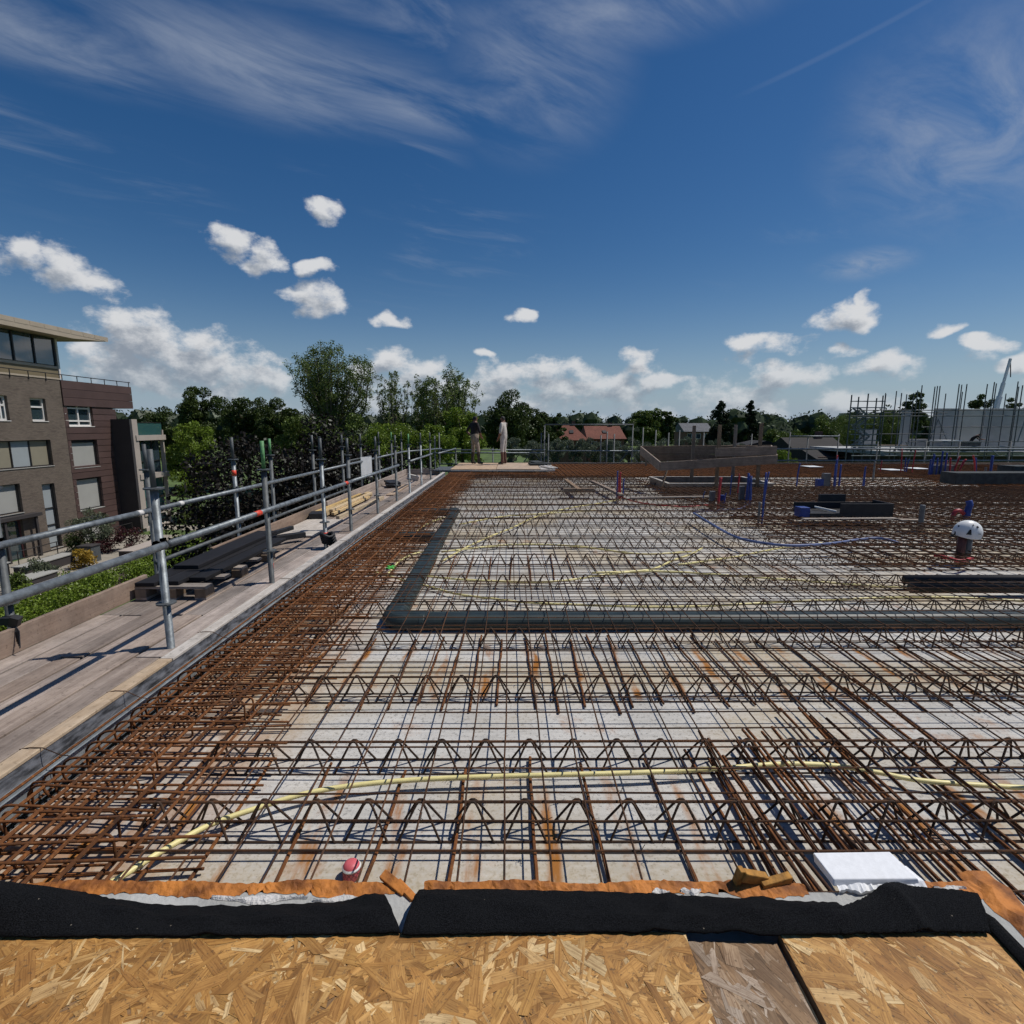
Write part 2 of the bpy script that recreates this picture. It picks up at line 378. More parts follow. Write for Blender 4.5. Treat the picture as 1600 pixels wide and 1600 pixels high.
def leaf_mat(name, colr, var=0.35, trans=0.25):
    m = bpy.data.materials.new(name); m.use_nodes = True
    t = NT(m.node_tree); t.n.clear()
    out = t.node('ShaderNodeOutputMaterial')
    P = t.node('ShaderNodeNewGeometry'); n = t.noise(P.outputs['Position'], 0.6, 3.0, 0.6)
    rn = P.outputs['Random Per Island']
    f = t.m('ADD', t.m('MULTIPLY', n, 0.5), t.m('MULTIPLY', rn, 0.5))
    cc = t.mix(t.ramp(f, 0.25, 0.75), c4(*[q * (1 - var) for q in colr]), c4(*[q * (1 + var) for q in colr]))
    d = t.node('ShaderNodeBsdfDiffuse', {'Color': cc}); tr = t.node('ShaderNodeBsdfTranslucent', {'Color': cc})
    gl = t.node('ShaderNodeBsdfGlossy', {'Roughness': 0.45, 'Color': c4(0.6, 0.65, 0.6)})
    mx = t.node('ShaderNodeMixShader', {0: trans}); t.l.new(d.outputs[0], mx.inputs[1]); t.l.new(tr.outputs[0], mx.inputs[2])
    m2 = t.node('ShaderNodeMixShader', {0: 0.035}); t.l.new(mx.outputs[0], m2.inputs[1]); t.l.new(gl.outputs[0], m2.inputs[2])
    t.l.new(m2.outputs[0], out.inputs[0])
    return m

def glass_mat(name, tint=(0.03, 0.05, 0.06), rough=0.03):
    m = bpy.data.materials.new(name); m.use_nodes = True
    b = m.node_tree.nodes['Principled BSDF']; b.inputs['Base Color'].default_value = c4(*tint)
    b.inputs['Roughness'].default_value = rough; b.inputs['Specular IOR Level'].default_value = 0.9; b.inputs['IOR'].default_value = 1.7
    return m

def brick_mat():
    m = bpy.data.materials.new('brown_brick'); m.use_nodes = True
    t = NT(m.node_tree); b = t.n['Principled BSDF']; b.inputs['Roughness'].default_value = 0.9
    P = t.node('ShaderNodeNewGeometry').outputs['Position']
    x, y, z = t.node('ShaderNodeSeparateXYZ', {0: P}).outputs
    bt = t.node('ShaderNodeTexBrick', {'Scale': 1.0, 'Mortar Size': 0.008, 'Brick Width': 0.22, 'Row Height': 0.065, 'Color1': c4(0.115, 0.087, 0.068), 'Color2': c4(0.17, 0.135, 0.105), 'Mortar': c4(0.085, 0.07, 0.058)})
    t.l.new(t.xyz(t.m('ADD', y, x), z, 0.0), bt.inputs['Vector'])
    n = t.noise(P, 0.9, 5.0, 0.65)
    st = t.noise(t.xyz(t.m('MULTIPLY', y, 1.5), t.m('MULTIPLY', z, 8.0), 0.0), 1.0, 4.0, 0.6)
    cc = t.mix(t.ramp(n, 0.3, 0.7, 0.0, 0.35), bt.outputs['Color'], c4(0.20, 0.16, 0.125))
    cc = t.mix(t.ramp(st, 0.5, 0.7, 0.0, 0.55), cc, c4(0.07, 0.054, 0.042))
    t.l.new(cc, b.inputs['Base Color'])
    bp = t.node('ShaderNodeBump', {'Strength': 0.5, 'Distance': 0.02, 'Height': bt.outputs['Fac']}); bp.invert = True
    t.l.new(bp.outputs[0], b.inputs['Normal'])
    return m

def roof_mat(name, c1, c2, row=0.33):
    m = bpy.data.materials.new(name); m.use_nodes = True
    t = NT(m.node_tree); b = t.n['Principled BSDF']; b.inputs['Roughness'].default_value = 0.85
    P = t.node('ShaderNodeNewGeometry').outputs['Position']; x, y, z = t.node('ShaderNodeSeparateXYZ', {0: P}).outputs
    bt = t.node('ShaderNodeTexBrick', {'Scale': 1.0, 'Mortar Size': 0.03, 'Brick Width': 0.3, 'Row Height': row, 'Color1': c4(*c1), 'Color2': c4(*c2), 'Mortar': c4(*[q * 0.5 for q in c1])})
    t.l.new(t.xyz(t.m('ADD', x, y), t.m('MULTIPLY', z, 1.4), 0.0), bt.inputs['Vector'])
    n = t.noise(P, 0.5, 4.0, 0.6)
    cc = t.mix(t.ramp(n, 0.35, 0.7, 0, 0.45), bt.outputs['Color'], c4(*[q * 0.55 for q in c1]))
    t.l.new(cc, b.inputs['Base Color'])
    return m

M = {}
M['slab'] = slab_mat()
M['concrete'] = mat('cast_concrete', (0.40, 0.40, 0.38), 0.9, var=0.2, scale=7, bump=0.4, bscale=90)
M['rebar'] = rust_mat('rusty_steel_dark', (0.038, 0.023, 0.016), (0.085, 0.041, 0.021), (0.16, 0.07, 0.027))
M['rust'] = rust_mat('rusty_steel', (0.060, 0.026, 0.012), (0.135, 0.052, 0.018), (0.27, 0.10, 0.026))
M['rust_hot'] = rust_mat('orange_rusty_steel', (0.075, 0.031, 0.013), (0.165, 0.062, 0.020), (0.30, 0.115, 0.030))
M['girder'] = rust_mat('girder_steel', (0.030, 0.022, 0.018), (0.055, 0.034, 0.023), (0.10, 0.054, 0.028), 0.15)
M['galv'] = mat('galvanised_steel', (0.19, 0.21, 0.222), 0.52, metal=0.45, var=0.35, scale=18, bump=0.12, bscale=120)
M['galv_dull'] = mat('dull_galvanised_steel', (0.095, 0.103, 0.106), 0.62, metal=0.25, var=0.3, scale=14, bump=0.15, bscale=90)  # darkened: the shaded side of the posts is put into this colour
M['zinc'] = mat('zinc_strip', (0.30, 0.33, 0.35), 0.5, metal=0.4, var=0.25, scale=16)
M['green_paint'] = mat('green_paint', (0.10, 0.27, 0.10), 0.6, var=0.3, scale=40)
M['red_band'] = mat('red_tape', (0.75, 0.07, 0.03), 0.5, var=0.15)
M['plank'] = wood_mat('weathered_plank', (0.27, 0.205, 0.163), (0.47, 0.375, 0.305), 'Y', 0.34, stain=(0.20, 0.17, 0.15))
M['plank_x'] = wood_mat('weathered_plank_crosswise', (0.25, 0.205, 0.165), (0.40, 0.335, 0.27), 'X', 0.20)
M['toe'] = wood_mat('toe_board_wood', (0.25, 0.175, 0.132), (0.37, 0.275, 0.21), 'Y', 0.12, stain=(0.17, 0.145, 0.125))
M['form_top'] = wood_mat('formwork_pine', (0.42, 0.30, 0.19), (0.57, 0.44, 0.30), 'Y', 0.12, stain=(0.52, 0.47, 0.40))
M['form_grey'] = wood_mat('formwork_grey_pine', (0.47, 0.42, 0.36), (0.64, 0.585, 0.52), 'Y', 0.10, stain=(0.5, 0.46, 0.42))
M['form_face'] = mat('tarred_formwork_face', (0.024, 0.026, 0.031), 0.8, var=0.4, scale=26, col2=(0.15, 0.155, 0.17), stretch=(1, 0.35, 1.4))
M['pine'] = wood_mat('fresh_pine', (0.52, 0.34, 0.14), (0.74, 0.55, 0.27), 'Y', 0.12, stain=(0.6, 0.42, 0.2))
M['form_board'] = wood_mat('brown_formwork_board', (0.23, 0.155, 0.10), (0.35, 0.25, 0.17), 'X', 0.15)
M['post_wood'] = wood_mat('prop_wood', (0.20, 0.14, 0.09), (0.31, 0.225, 0.15), 'Z', 0.15)
M['ply'] = wood_mat('plywood', (0.42, 0.27, 0.15), (0.58, 0.40, 0.24), 'X', 0.15, stain=(0.35, 0.25, 0.16))
M['felt'] = mat('black_felt', (0.0095, 0.010, 0.0115), 0.95, var=0.7, scale=420, bump=0.9, bscale=520, spec=0.12, col2=(0.012, 0.0125, 0.014))
def _fleck(m):
    t = NT(m.node_tree); b = t.n['Principled BSDF']; old = b.inputs['Base Color'].links[0].from_socket
    P = t.node('ShaderNodeNewGeometry').outputs['Position']
    vo = t.node('ShaderNodeTexVoronoi', {'Vector': P, 'Scale': 55.0}); hit = t.m('MULTIPLY', t.ramp(vo.outputs['Distance'], 0.05, 0.09, 1.0, 0.0), t.ramp(t.node('ShaderNodeSeparateXYZ', {0: vo.outputs['Color']}).outputs[0], 0.86, 0.88))
    t.l.new(t.mix(hit, old, c4(0.30, 0.26, 0.20)), b.inputs['Base Color'])
_fleck(M['felt'])
M['orange'] = mat('orange_foam', (0.31, 0.092, 0.012), 0.75, var=0.5, scale=16, bump=0.5, bscale=45, col2=(0.38, 0.135, 0.022))
M['white_flake'] = mat('white_flakes', (0.62, 0.60, 0.57), 0.9, var=0.1, bump=0.8, bscale=90)
M['eps'] = mat('white_insulation_foam', (0.82, 0.83, 0.84), 0.85, var=0.05, scale=60, bump=0.08, bscale=320)
M['pvc'] = mat('slate_plastic_pipe', (0.021, 0.033, 0.033), 0.5, var=0.2, scale=9, obj_var=0.08)
M['black'] = mat('black_plastic', (0.013, 0.013, 0.015), 0.6, var=0.3)
M['yellow'] = mat('pale_yellow_conduit', (0.78, 0.69, 0.31), 0.45, var=0.1, scale=14)
M['blue'] = mat('blue_conduit', (0.018, 0.045, 0.22), 0.5, var=0.25)
M['blue_pale'] = mat('grey_blue_conduit', (0.09, 0.12, 0.25), 0.5, var=0.25)
M['red'] = mat('red_conduit', (0.38, 0.025, 0.03), 0.5, var=0.25)
M['pink'] = mat('pink_plastic', (0.62, 0.12, 0.14), 0.5, var=0.15)
M['white'] = mat('white_shell', (0.80, 0.80, 0.78), 0.35, var=0.03)
M['grey_block'] = mat('dark_grey_insulation', (0.04, 0.045, 0.045), 0.9, var=0.3, bump=0.4)
M['grey_pipe'] = mat('grey_plastic_pipe', (0.14, 0.14, 0.14), 0.5, var=0.2)
M['sheet_white'] = mat('white_board', (0.72, 0.73, 0.72), 0.6, var=0.05)
M['dark_timber'] = wood_mat('near_black_board', (0.010, 0.0095, 0.011), (0.022, 0.020, 0.023), 'Y', 0.15)  # nearly black tone over the whole board
M['brick'] = brick_mat()
M['brown_panel'] = mat('brown_cladding', (0.082, 0.048, 0.042), 0.6, var=0.12, scale=0.8, obj_var=0.08)
M['charcoal'] = mat('charcoal_cladding', (0.042, 0.036, 0.036), 0.7, var=0.12, scale=0.8)
M['beige'] = mat('beige_cladding', (0.40, 0.345, 0.30), 0.8, var=0.06, scale=1.0)
M['tan_metal'] = mat('tan_roof_edge', (0.40, 0.33, 0.25), 0.6, var=0.06, scale=1.0)
M['olive'] = mat('olive_panel', (0.18, 0.145, 0.085), 0.7, var=0.06, scale=1.0)
M['blind_grey'] = mat('grey_blind', (0.34, 0.335, 0.31), 0.8, var=0.04, scale=1.0)
M['blind_olive'] = mat('olive_blind', (0.24, 0.215, 0.155), 0.8, var=0.04, scale=1.0)
M['blind_cool'] = mat('pale_blind', (0.30, 0.33, 0.34), 0.8, var=0.04, scale=1.0)
M['frame_white'] = mat('white_window_frame', (0.70, 0.67, 0.63), 0.5, var=0.03)
M['frame_red'] = mat('dark_red_window_frame', (0.13, 0.05, 0.05), 0.5, var=0.05)
M['frame_dark'] = mat('dark_window_frame', (0.02, 0.018, 0.018), 0.5, var=0.05)
M['glass'] = glass_mat('window_glass'); M['glass_blue'] = glass_mat('blue_window_glass', (0.02, 0.055, 0.085)); M['glass_teal'] = glass_mat('teal_window_glass', (0.035, 0.10, 0.10), 0.06)
M['roof_red'] = roof_mat('red_roof_tiles', (0.18, 0.055, 0.033), (0.23, 0.078, 0.045))  # red taken down: shade on these roofs is put into the tile colour
M['roof_dark'] = roof_mat('dark_roof_tiles', (0.020, 0.017, 0.016), (0.032, 0.027, 0.026))
M['roof_grey'] = roof_mat('grey_roof_tiles', (0.13, 0.135, 0.145), (0.17, 0.175, 0.185))
M['house_brick'] = mat('house_brick', (0.17, 0.09, 0.065), 0.9, var=0.2, scale=3)
M['precast'] = mat('white_grey_precast', (0.40, 0.395, 0.39), 0.85, var=0.12, scale=0.7)
M['precast_warm'] = mat('warm_precast', (0.55, 0.52, 0.475), 0.85, var=0.08, scale=0.7)
M['bark'] = mat('bark', (0.075, 0.058, 0.042), 0.9, var=0.35, scale=6, bump=0.6, bscale=20)
M['bark_pale'] = mat('pale_bark', (0.14, 0.125, 0.10), 0.9, var=0.3, scale=6)
M['grass'] = mat('grass_ground', (0.075, 0.115, 0.026), 0.95, var=0.45, scale=0.35, bump=0.5, bscale=5, detail=9)
M['path'] = mat('pale_paving', (0.30, 0.27, 0.22), 0.9, var=0.15, scale=1.2)
M['asphalt'] = mat('asphalt', (0.075, 0.075, 0.075), 0.9, var=0.2, scale=2)
M['water'] = glass_mat('pond_water', (0.02, 0.03, 0.02), 0.05)
M['leaf_dark'] = leaf_mat('dark_leaves', (0.055, 0.080, 0.019)); M['leaf_mid'] = leaf_mat('mid_leaves', (0.095, 0.135, 0.027))
M['leaf_light'] = leaf_mat('light_leaves', (0.155, 0.22, 0.026)); M['leaf_ash'] = leaf_mat('ash_leaves', (0.125, 0.165, 0.044))
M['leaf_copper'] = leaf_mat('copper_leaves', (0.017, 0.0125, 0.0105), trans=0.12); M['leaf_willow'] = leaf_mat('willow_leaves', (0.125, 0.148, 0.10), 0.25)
M['leaf_conifer'] = leaf_mat('conifer_leaves', (0.018, 0.030, 0.012)); M['leaf_olive'] = leaf_mat('olive_leaves', (0.12, 0.14, 0.085), 0.25)
M['leaf_yellow'] = leaf_mat('yellow_leaves', (0.34, 0.22, 0.03)); M['leaf_red'] = leaf_mat('red_leaves', (0.06, 0.018, 0.02)); M['reed'] = leaf_mat('reed_leaves', (0.12, 0.155, 0.045))
M['leaf_far'] = leaf_mat('far_leaves', (0.040, 0.058, 0.026), 0.3)
# ---------------------------------------------------------------- the setting: ground, decks, the raised wall under the boards
GZ = -7.5
rnd = random.Random(7)
m = MB(); m.box(-2500, 2500, -900, 3500, GZ - 0.5, GZ)
m.build('ground', M['grass'], kind='structure')
def sheet(name, pts, z, mt):
    b = MB(); b.add([(p[0], p[1], z) for p in pts], [tuple(range(len(pts)))])
    return b.build(name, M[mt], kind='structure')
sheet('path', [(-60, 49.5), (-24, 45.5), (-16, 46), (-16, 47.8), (-24, 47.6), (-60, 52)], GZ + 0.012, 'path')
sheet('path', [(-60, 56), (-26, 53.5), (-10, 54), (-10, 55.2), (-26, 55), (-60, 58)], GZ + 0.012, 'path')
sheet('terrace_paving', [(-33.7, 18), (-25.2, 18), (-25.2, 44), (-33.7, 44)], GZ + 0.02, 'path')
sheet('pond', [(8, 40), (40, 40), (60, 58), (10, 54)], GZ + 0.01, 'water')

# our own building below the deck
m = MB(); m.box(-1.93, 26, -6, 20.25, GZ, -0.085)
m.build('building_wall', M['concrete'], kind='structure')
# precast floor panels, each with its own edges; joints run across the picture
deck = put('concrete_floor', None, kind='structure')
seams = [-6, -3.1, -0.7, 1.74, 3.26, 5.66, 8.06, 10.46, 12.86, 15.26, 17.66, 20.2]
for y0, y1 in zip(seams[:-1], seams[1:]):
    for x0, x1 in ((-1.96, 5.2), (5.2, 12.4), (12.4, 19.6), (19.6, 26)):
        b = MB(); b.box(x0 + 0.009, x1 - 0.009, y0 + 0.009, y1 - 0.009, -0.08, rnd.uniform(-0.002, 0.001))
        b.build('floor_panel', M['slab'], deck, bevel=0.006)
m = MB(); m.box(-1.99, 26, 20.2, 20.24, -0.08, 0.195); m.build('edge_form', M['form_board'], deck)

# raised wall (upstand) of the opening that the boards cover
WT = 0.575
m = MB()
m.box(-1.9, 1.0, 0.80, 0.988, -0.05, WT); m.box(0.86, 1.0, -1.0, 0.80, -0.05, WT); m.box(-1.9, -1.76, -1.0, 0.80, -0.05, WT)
up = m.build('upstand_wall', M['concrete'], bevel=0.008, label='low raised concrete wall around the board-covered opening', cat='wall')

# ragged orange foam along the outer edge of the wall
def ragged_strip(u0, u1, name, label, seed, ztop=WT + 0.007, w=0.045):
    rr = random.Random(seed); b = MB()
    p0 = at_z(u0, 1394, WT); p1 = at_z(u1, 1394, WT)
    n = max(6, int((p1.x - p0.x) / 0.008)); rows = 5
    vs = []
    for i in range(n + 1):
        x = p0.x + (p1.x - p0.x) * i / n
        near = 0.985 - 0.010 + rr.uniform(-0.004, 0.004) + 0.007 * math.sin(i * 0.17 + seed) + (0.010 if rr.random() < 0.06 else 0)
        far = 0.985 + w * 0.42 + rr.uniform(-0.0015, 0.0015) + 0.003 * math.sin(i * 0.11)
        zt = ztop + 0.003 * math.sin(i * 0.21 + seed) + rr.uniform(-0.0012, 0.0012)
        for j in range(rows):
            f = j / (rows - 1)
            z = WT + (zt - WT) * min(1, f * 1.25) + rr.uniform(-0.0012, 0.0012)
            if j == 0: z = WT + 0.001
            vs.append((x + rr.uniform(-0.002, 0.002), near + (far - near) * f, z))
        vs.append((x, far + 0.004, 0.36 + rr.uniform(-0.03, 0.03))); vs.append((x, near + 0.016, 0.36))
    k = rows + 2; fs = []
    for i in range(n):
        for j in range(k - 1):
            fs.append((i * k + j, i * k + j + 1, (i + 1) * k + j + 1, (i + 1) * k + j))
    fs.append(tuple(range(k))); fs.append(tuple(n * k + j for j in range(k - 1, -1, -1)))
    fs = [tuple(reversed(f)) for f in fs]
    b.add(vs, fs)
    return b.build(name, M['orange'], label=label, cat='foam strip')
ragged_strip(-250, 628, 'foam_strip', 'crumbling orange foam strip along the wall, the length beside the pink cap', 1)
ragged_strip(662, 1262, 'foam_strip', 'crumbling orange foam strip along the wall in the middle, with a broken lump', 2)
ragged_strip(1436, 1546, 'foam_strip', 'short orange foam strip on the wall beside the white insulation block', 3)
b = MB(); rr = random.Random(4); n = 60; vs = []
for i in range(n + 1):
    y = 1.03 - 1.4 * i / n; x0 = 1.0 + rr.uniform(-0.010, 0.004); x1 = 1.05 + rr.uniform(-0.006, 0.006); z = WT + 0.010 + rr.uniform(-0.004, 0.005)
    vs += [(x0 - 0.012, y, WT + 0.001), (x0 + 0.012, y, z), (x1, y, z - 0.002), (x1 + 0.006, y, 0.37), (x0 + 0.01, y, 0.37)]
fs = [(i * 5 + j, (i + 1) * 5 + j, (i + 1) * 5 + j + 1, i * 5 + j + 1) for i in range(n) for j in range(4)]
b.add(vs, [tuple(reversed(f)) for f in fs])
b.build('foam_strip', M['orange'], label='orange foam strip running back along the outer side of the wall corner', cat='foam strip')
M['ochre'] = mat('ochre_foam', (0.36, 0.17, 0.03), 0.8, var=0.4, scale=30, bump=0.4, bscale=60)
# broken lump and curl of foam
root = thing('foam_lump', 'broken ochre foam shards standing up from the middle foam strip', 'foam lump', (at_z(1190, 1385, WT).x, 0.995, WT))
for (x, z, sx, sz, ry) in ((-0.052, 0.020, 0.012, 0.052, 0.15), (-0.018, 0.022, 0.060, 0.024, 0.35), (0.030, 0.012, 0.070, 0.018, -0.10)):
    b = MB(); b.obox((x, 0.004, z), sx, 0.016, sz, (0.15, ry, 0.2)); b.build('shard', M['ochre'], root, bevel=0.002)
b = MB(); p = at_z(612, 1398, WT)
b.obox((p.x, 1.0, WT + 0.006), 0.07, 0.02, 0.012, (0.3, 0.1, -0.6)); b.obox((p.x + 0.028, 0.985, WT + 0.003), 0.06, 0.016, 0.01, (0, 0.05, -0.75))
b.build('foam_splinter', M['orange'], bevel=0.002, label='loose orange foam splinter at the gap in the foam strip', cat='foam lump')
# white crumbs of old sealant on the wall top
def crumbs(u0, u1, v, seed, label):
    rr = random.Random(seed); b = MB(); p0 = at_z(u0, v, WT); p1 = at_z(u1, v, WT); n = 14
    vs = []; ph = seed * 1.7
    for i in range(n + 1):
        f = i / n; x = p0.x + (p1.x - p0.x) * f; y = p0.y + 0.003 * math.sin(f * 7 + ph)
        w = (0.005 + 0.003 * math.sin(f * 11 + ph) + rr.uniform(0, 0.002)) * (0.25 + math.sin(f * math.pi))
        vs += [(x, y - w, WT + 0.001), (x, y - w * 0.3, WT + 0.005), (x, y + w * 0.5, WT + 0.006 + rr.uniform(0, 0.002)), (x, y + w + 0.003, WT + 0.001)]
    b.add(vs, [(i * 4 + j, (i + 1) * 4 + j, (i + 1) * 4 + j + 1, i * 4 + j + 1) for i in range(n) for j in range(3)])
    b.build('sealant_smear', M['white_flake'], label=label, cat='sealant')
crumbs(330, 480, 1406, 1, 'long white sealant smear on the wall top below the pink cap')
crumbs(490, 590, 1408, 2, 'white sealant smear on the wall top near the foam gap')
crumbs(1018, 1046, 1396, 3, 'small white sealant flake on the wall, first of two before the broken lump')
crumbs(1064, 1096, 1395, 4, 'white sealant flake on the wall just before the broken foam lump')
crumbs(1460, 1510, 1391, 5, 'white sealant smear on the wall beyond the white insulation block')

# ---- OSB boards: real strands pressed on a board
def osb(x0, x1, y0, y1, z, n, name, label, palette, seed, jag_right=False, along=None):
    root = thing(name, label, 'board', ((x0 + x1) / 2, (y0 + y1) / 2, z))
    b = MB(); b.box(x0, x1, y0, y1, z - 0.018, z)
    bd = b.build('board_core', M['osb_core'], None); bd.parent = root; bd.matrix_parent_inverse = Matrix.Translation((-(x0 + x1) / 2, -(y0 + y1) / 2, -z))
    rr = np.random.RandomState(seed)
    vs = np.zeros((n, 6, 3)); uv = np.zeros((n, 6, 2)); cl = np.zeros((n, 6, 4))
    for i in range(n):
        big = rr.rand()
        L = rr.uniform(0.045, 0.130) if big < 0.62 else rr.uniform(0.02, 0.06)
        W = rr.uniform(0.006, 0.032) if big < 0.62 else rr.uniform(0.003, 0.012)
        if rr.rand() < 0.10: L *= 0.9; W = rr.uniform(0.003, 0.007)
        th = rr.uniform(0, math.pi) if along is None else along + rr.normal(0, 0.42)
        c = np.array([rr.uniform(x0, x1), rr.uniform(y0, y1)])
        d = np.array([math.cos(th), math.sin(th)]); e = np.array([-d[1], d[0]])
        sk = rr.uniform(-0.012, 0.012, 2)
        loc = [(-L / 2 + sk[0], -W / 2), (0, -W / 2 * rr.uniform(0.85, 1.1)), (L / 2 + sk[1], -W / 2 * rr.uniform(0.3, 1)), (L / 2 - sk[1], W / 2 * rr.uniform(0.3, 1)), (0, W / 2 * rr.uniform(0.85, 1.1)), (-L / 2 - sk[0], W / 2)]
        h = 0.0002 + 0.0016 * (i / n) + rr.uniform(0, 0.0004)
        tl = rr.uniform(-0.006, 0.006); tw = rr.uniform(-0.02, 0.02)
        base = np.array(palette[rr.randint(len(palette))]) * rr.uniform(0.78, 1.18)
        off = rr.uniform(0, 50)
        for k, (a, w_) in enumerate(loc):
            p = c + d * a + e * w_
            vs[i, k] = (min(max(p[0], x0), x1), min(max(p[1], y0), y1), z + max(0.0001, h + tl * a + tw * w_))
            uv[i, k] = (a + off, w_ + off * 0.37); cl[i, k] = (*base, 1)
    cx, cy = (x0 + x1) / 2, (y0 + y1) / 2
    V = vs.reshape(-1, 3) - np.array([cx, cy, z])
    me = bpy.data.meshes.new('strands'); F = [tuple(range(i * 6, i * 6 + 6)) for i in range(n)]
    me.from_pydata(V.tolist(), [], F)
    ul = me.uv_layers.new(name='UVMap'); ul.data.foreach_set('uv', uv.reshape(-1))
    ca = me.color_attributes.new('Col', 'FLOAT_COLOR', 'CORNER'); ca.data.foreach_set('color', cl.reshape(-1))
    me.materials.append(M['osb']); me.update()
    put('strands', me, root, kind='stuff')
def osb_mat(name):
    mm = bpy.data.materials.new(name); mm.use_nodes = True
    t = NT(mm.node_tree); b = t.n['Principled BSDF']; b.inputs['Roughness'].default_value = 0.62; b.inputs['Specular IOR Level'].default_value = 0.35
    at = t.node('ShaderNodeAttribute', attribute_name='Col'); uvn = t.node('ShaderNodeUVMap')
    mp = t.node('ShaderNodeMapping'); t.l.new(uvn.outputs[0], mp.inputs[0]); mp.inputs['Scale'].default_value = (14, 330, 1)
    g = t.noise(mp.outputs[0], 1.0, 5.0, 0.6, 0.5)
    P = t.node('ShaderNodeNewGeometry').outputs['Position']; big = t.noise(P, 5.0, 5.0, 0.6); sp = t.noise(P, 160.0, 3.0, 0.6)
    cc = t.mix(t.ramp(g, 0.40, 0.72, 0, 0.8), at.outputs['Color'], t.mix(1.0, at.outputs['Color'], c4(0.42, 0.33, 0.25), 'MULTIPLY'))
    cc = t.mix(t.ramp(big, 0.35, 0.7, 0, 0.45), cc, t.mix(1.0, cc, c4(0.60, 0.52, 0.46), 'MULTIPLY'))
    cc = t.mix(t.ramp(t.noise(P, 28.0, 4.0, 0.65), 0.35, 0.68, 0, 0.5), cc, t.mix(1.0, cc, c4(0.62, 0.55, 0.48), 'MULTIPLY'))
    cc = t.mix(t.ramp(sp, 0.58, 0.70, 0, 0.7), cc, c4(0.10, 0.062, 0.032))
    t.l.new(cc, b.inputs['Base Color'])
    bp = t.node('ShaderNodeBump', {'Strength': 0.35, 'Distance': 0.001, 'Height': g}); t.l.new(bp.outputs[0], b.inputs['Normal'])
    return mm
M['osb'] = osb_mat('strand_board'); M['osb_core'] = mat('strand_board_core', (0.22, 0.125, 0.055), 0.8, var=0.3, scale=60)
WARM = [(0.55, 0.30, 0.090), (0.49, 0.255, 0.072), (0.58, 0.33, 0.110), (0.43, 0.22, 0.060), (0.51, 0.275, 0.082), (0.55, 0.295, 0.085), (0.37, 0.185, 0.052), (0.57, 0.31, 0.095), (0.52, 0.28, 0.078), (0.80, 0.58, 0.29), (0.46, 0.235, 0.065), (0.53, 0.285, 0.085), (0.48, 0.25, 0.07), (0.62, 0.37, 0.13), (0.72, 0.48, 0.21)]
GREYED = [(0.29, 0.185, 0.10), (0.34, 0.225, 0.13), (0.24, 0.15, 0.08), (0.38, 0.27, 0.17), (0.30, 0.19, 0.10), (0.46, 0.37, 0.28), (0.21, 0.135, 0.075)]
osb(-1.85, 0.328, 0.30, 0.868, 0.601, 7600, 'strand_board', 'wide golden strand board at the very bottom, its strands lying every way', WARM, 1)
osb(0.332, 0.497, 0.30, 0.860, 0.590, 900, 'strand_board', 'narrow greyed strand board wedged between the two golden boards', GREYED, 2, along=1.9)
osb(0.506, 0.918, 0.30, 0.868, 0.600, 2300, 'strand_board', 'golden strand board on the wall corner, strands slanting one way', WARM, 3, along=2.15)

# ---- black felt strips
def felt(name, label, nears, fars, zf, seed, nx=90, ny=14):
    """near and far edges as polylines (u, v) seen in the photograph, laid on the wall top; zf(s, t) = height above it"""
    rr = random.Random(seed)
    def along(pl, s):
        f = s * (len(pl) - 1); i = min(int(f), len(pl) - 2); f -= i
        return tuple(pl[i][k] * (1 - f) + pl[i + 1][k] * f for k in (0, 1))
    vs = []
    for i in range(nx + 1):
        s = i / nx; a = along(nears, s); c = along(fars, s)
        pa = at_z(a[0], a[1], 0.600); pc = at_z(c[0], c[1], 0.585)
        for j in range(ny + 1):
            t = j / ny; p = pa.lerp(pc, t)
            edge = rr.uniform(-0.0015, 0.0015) if j in (0, ny) else 0
            vs.append((p.x, p.y + edge, 0.602 - 0.017 * t + zf(s, t) + rr.uniform(-0.0006, 0.0006)))
    b = MB(); k = ny + 1
    b.add(vs, [(i * k + j, (i + 1) * k + j, (i + 1) * k + j + 1, i * k + j + 1) for i in range(nx) for j in range(ny)])
    o = b.build(name, M['felt'], smooth=True, label=label, cat='felt strip')
    sm = o.modifiers.new('thick', 'SOLIDIFY'); sm.thickness = 0.005; sm.offset = 1
    return o
def z1(s, t):
    fold = 0.040 * math.exp(-((s - 0.16) / 0.11) ** 2) * math.sin(math.pi * min(1, t * 1.0)) ** 1.2
    dent = -0.0 * s
    roll = 0.010 * math.sin(math.pi * t) * (0.6 + 0.4 * math.sin(s * 9))
    crease = 0.006 * math.exp(-((s - 0.63) / 0.02) ** 2)
    tip = 0.016 * math.exp(-((s - 0.97) / 0.05) ** 2) * t
    wr = 0.0035 * math.sin(s * 41 + 5 * t) * math.sin(math.pi * t) + 0.004 * math.exp(-((t - 0.55 - 0.2 * math.sin(s * 6)) / 0.08) ** 2)
    return 0.004 + fold + roll + crease + tip + wr
felt('felt_strip', 'black felt strip with a thick fold, lying left of the bare wall notch',
     [(-220, 1470), (0, 1469), (160, 1468), (300, 1468), (480, 1466), (626, 1462)],
     [(-220, 1385), (0, 1388), (118, 1398), (180, 1412), (250, 1420), (340, 1424), (430, 1420), (520, 1417), (600, 1412)], z1, 5)
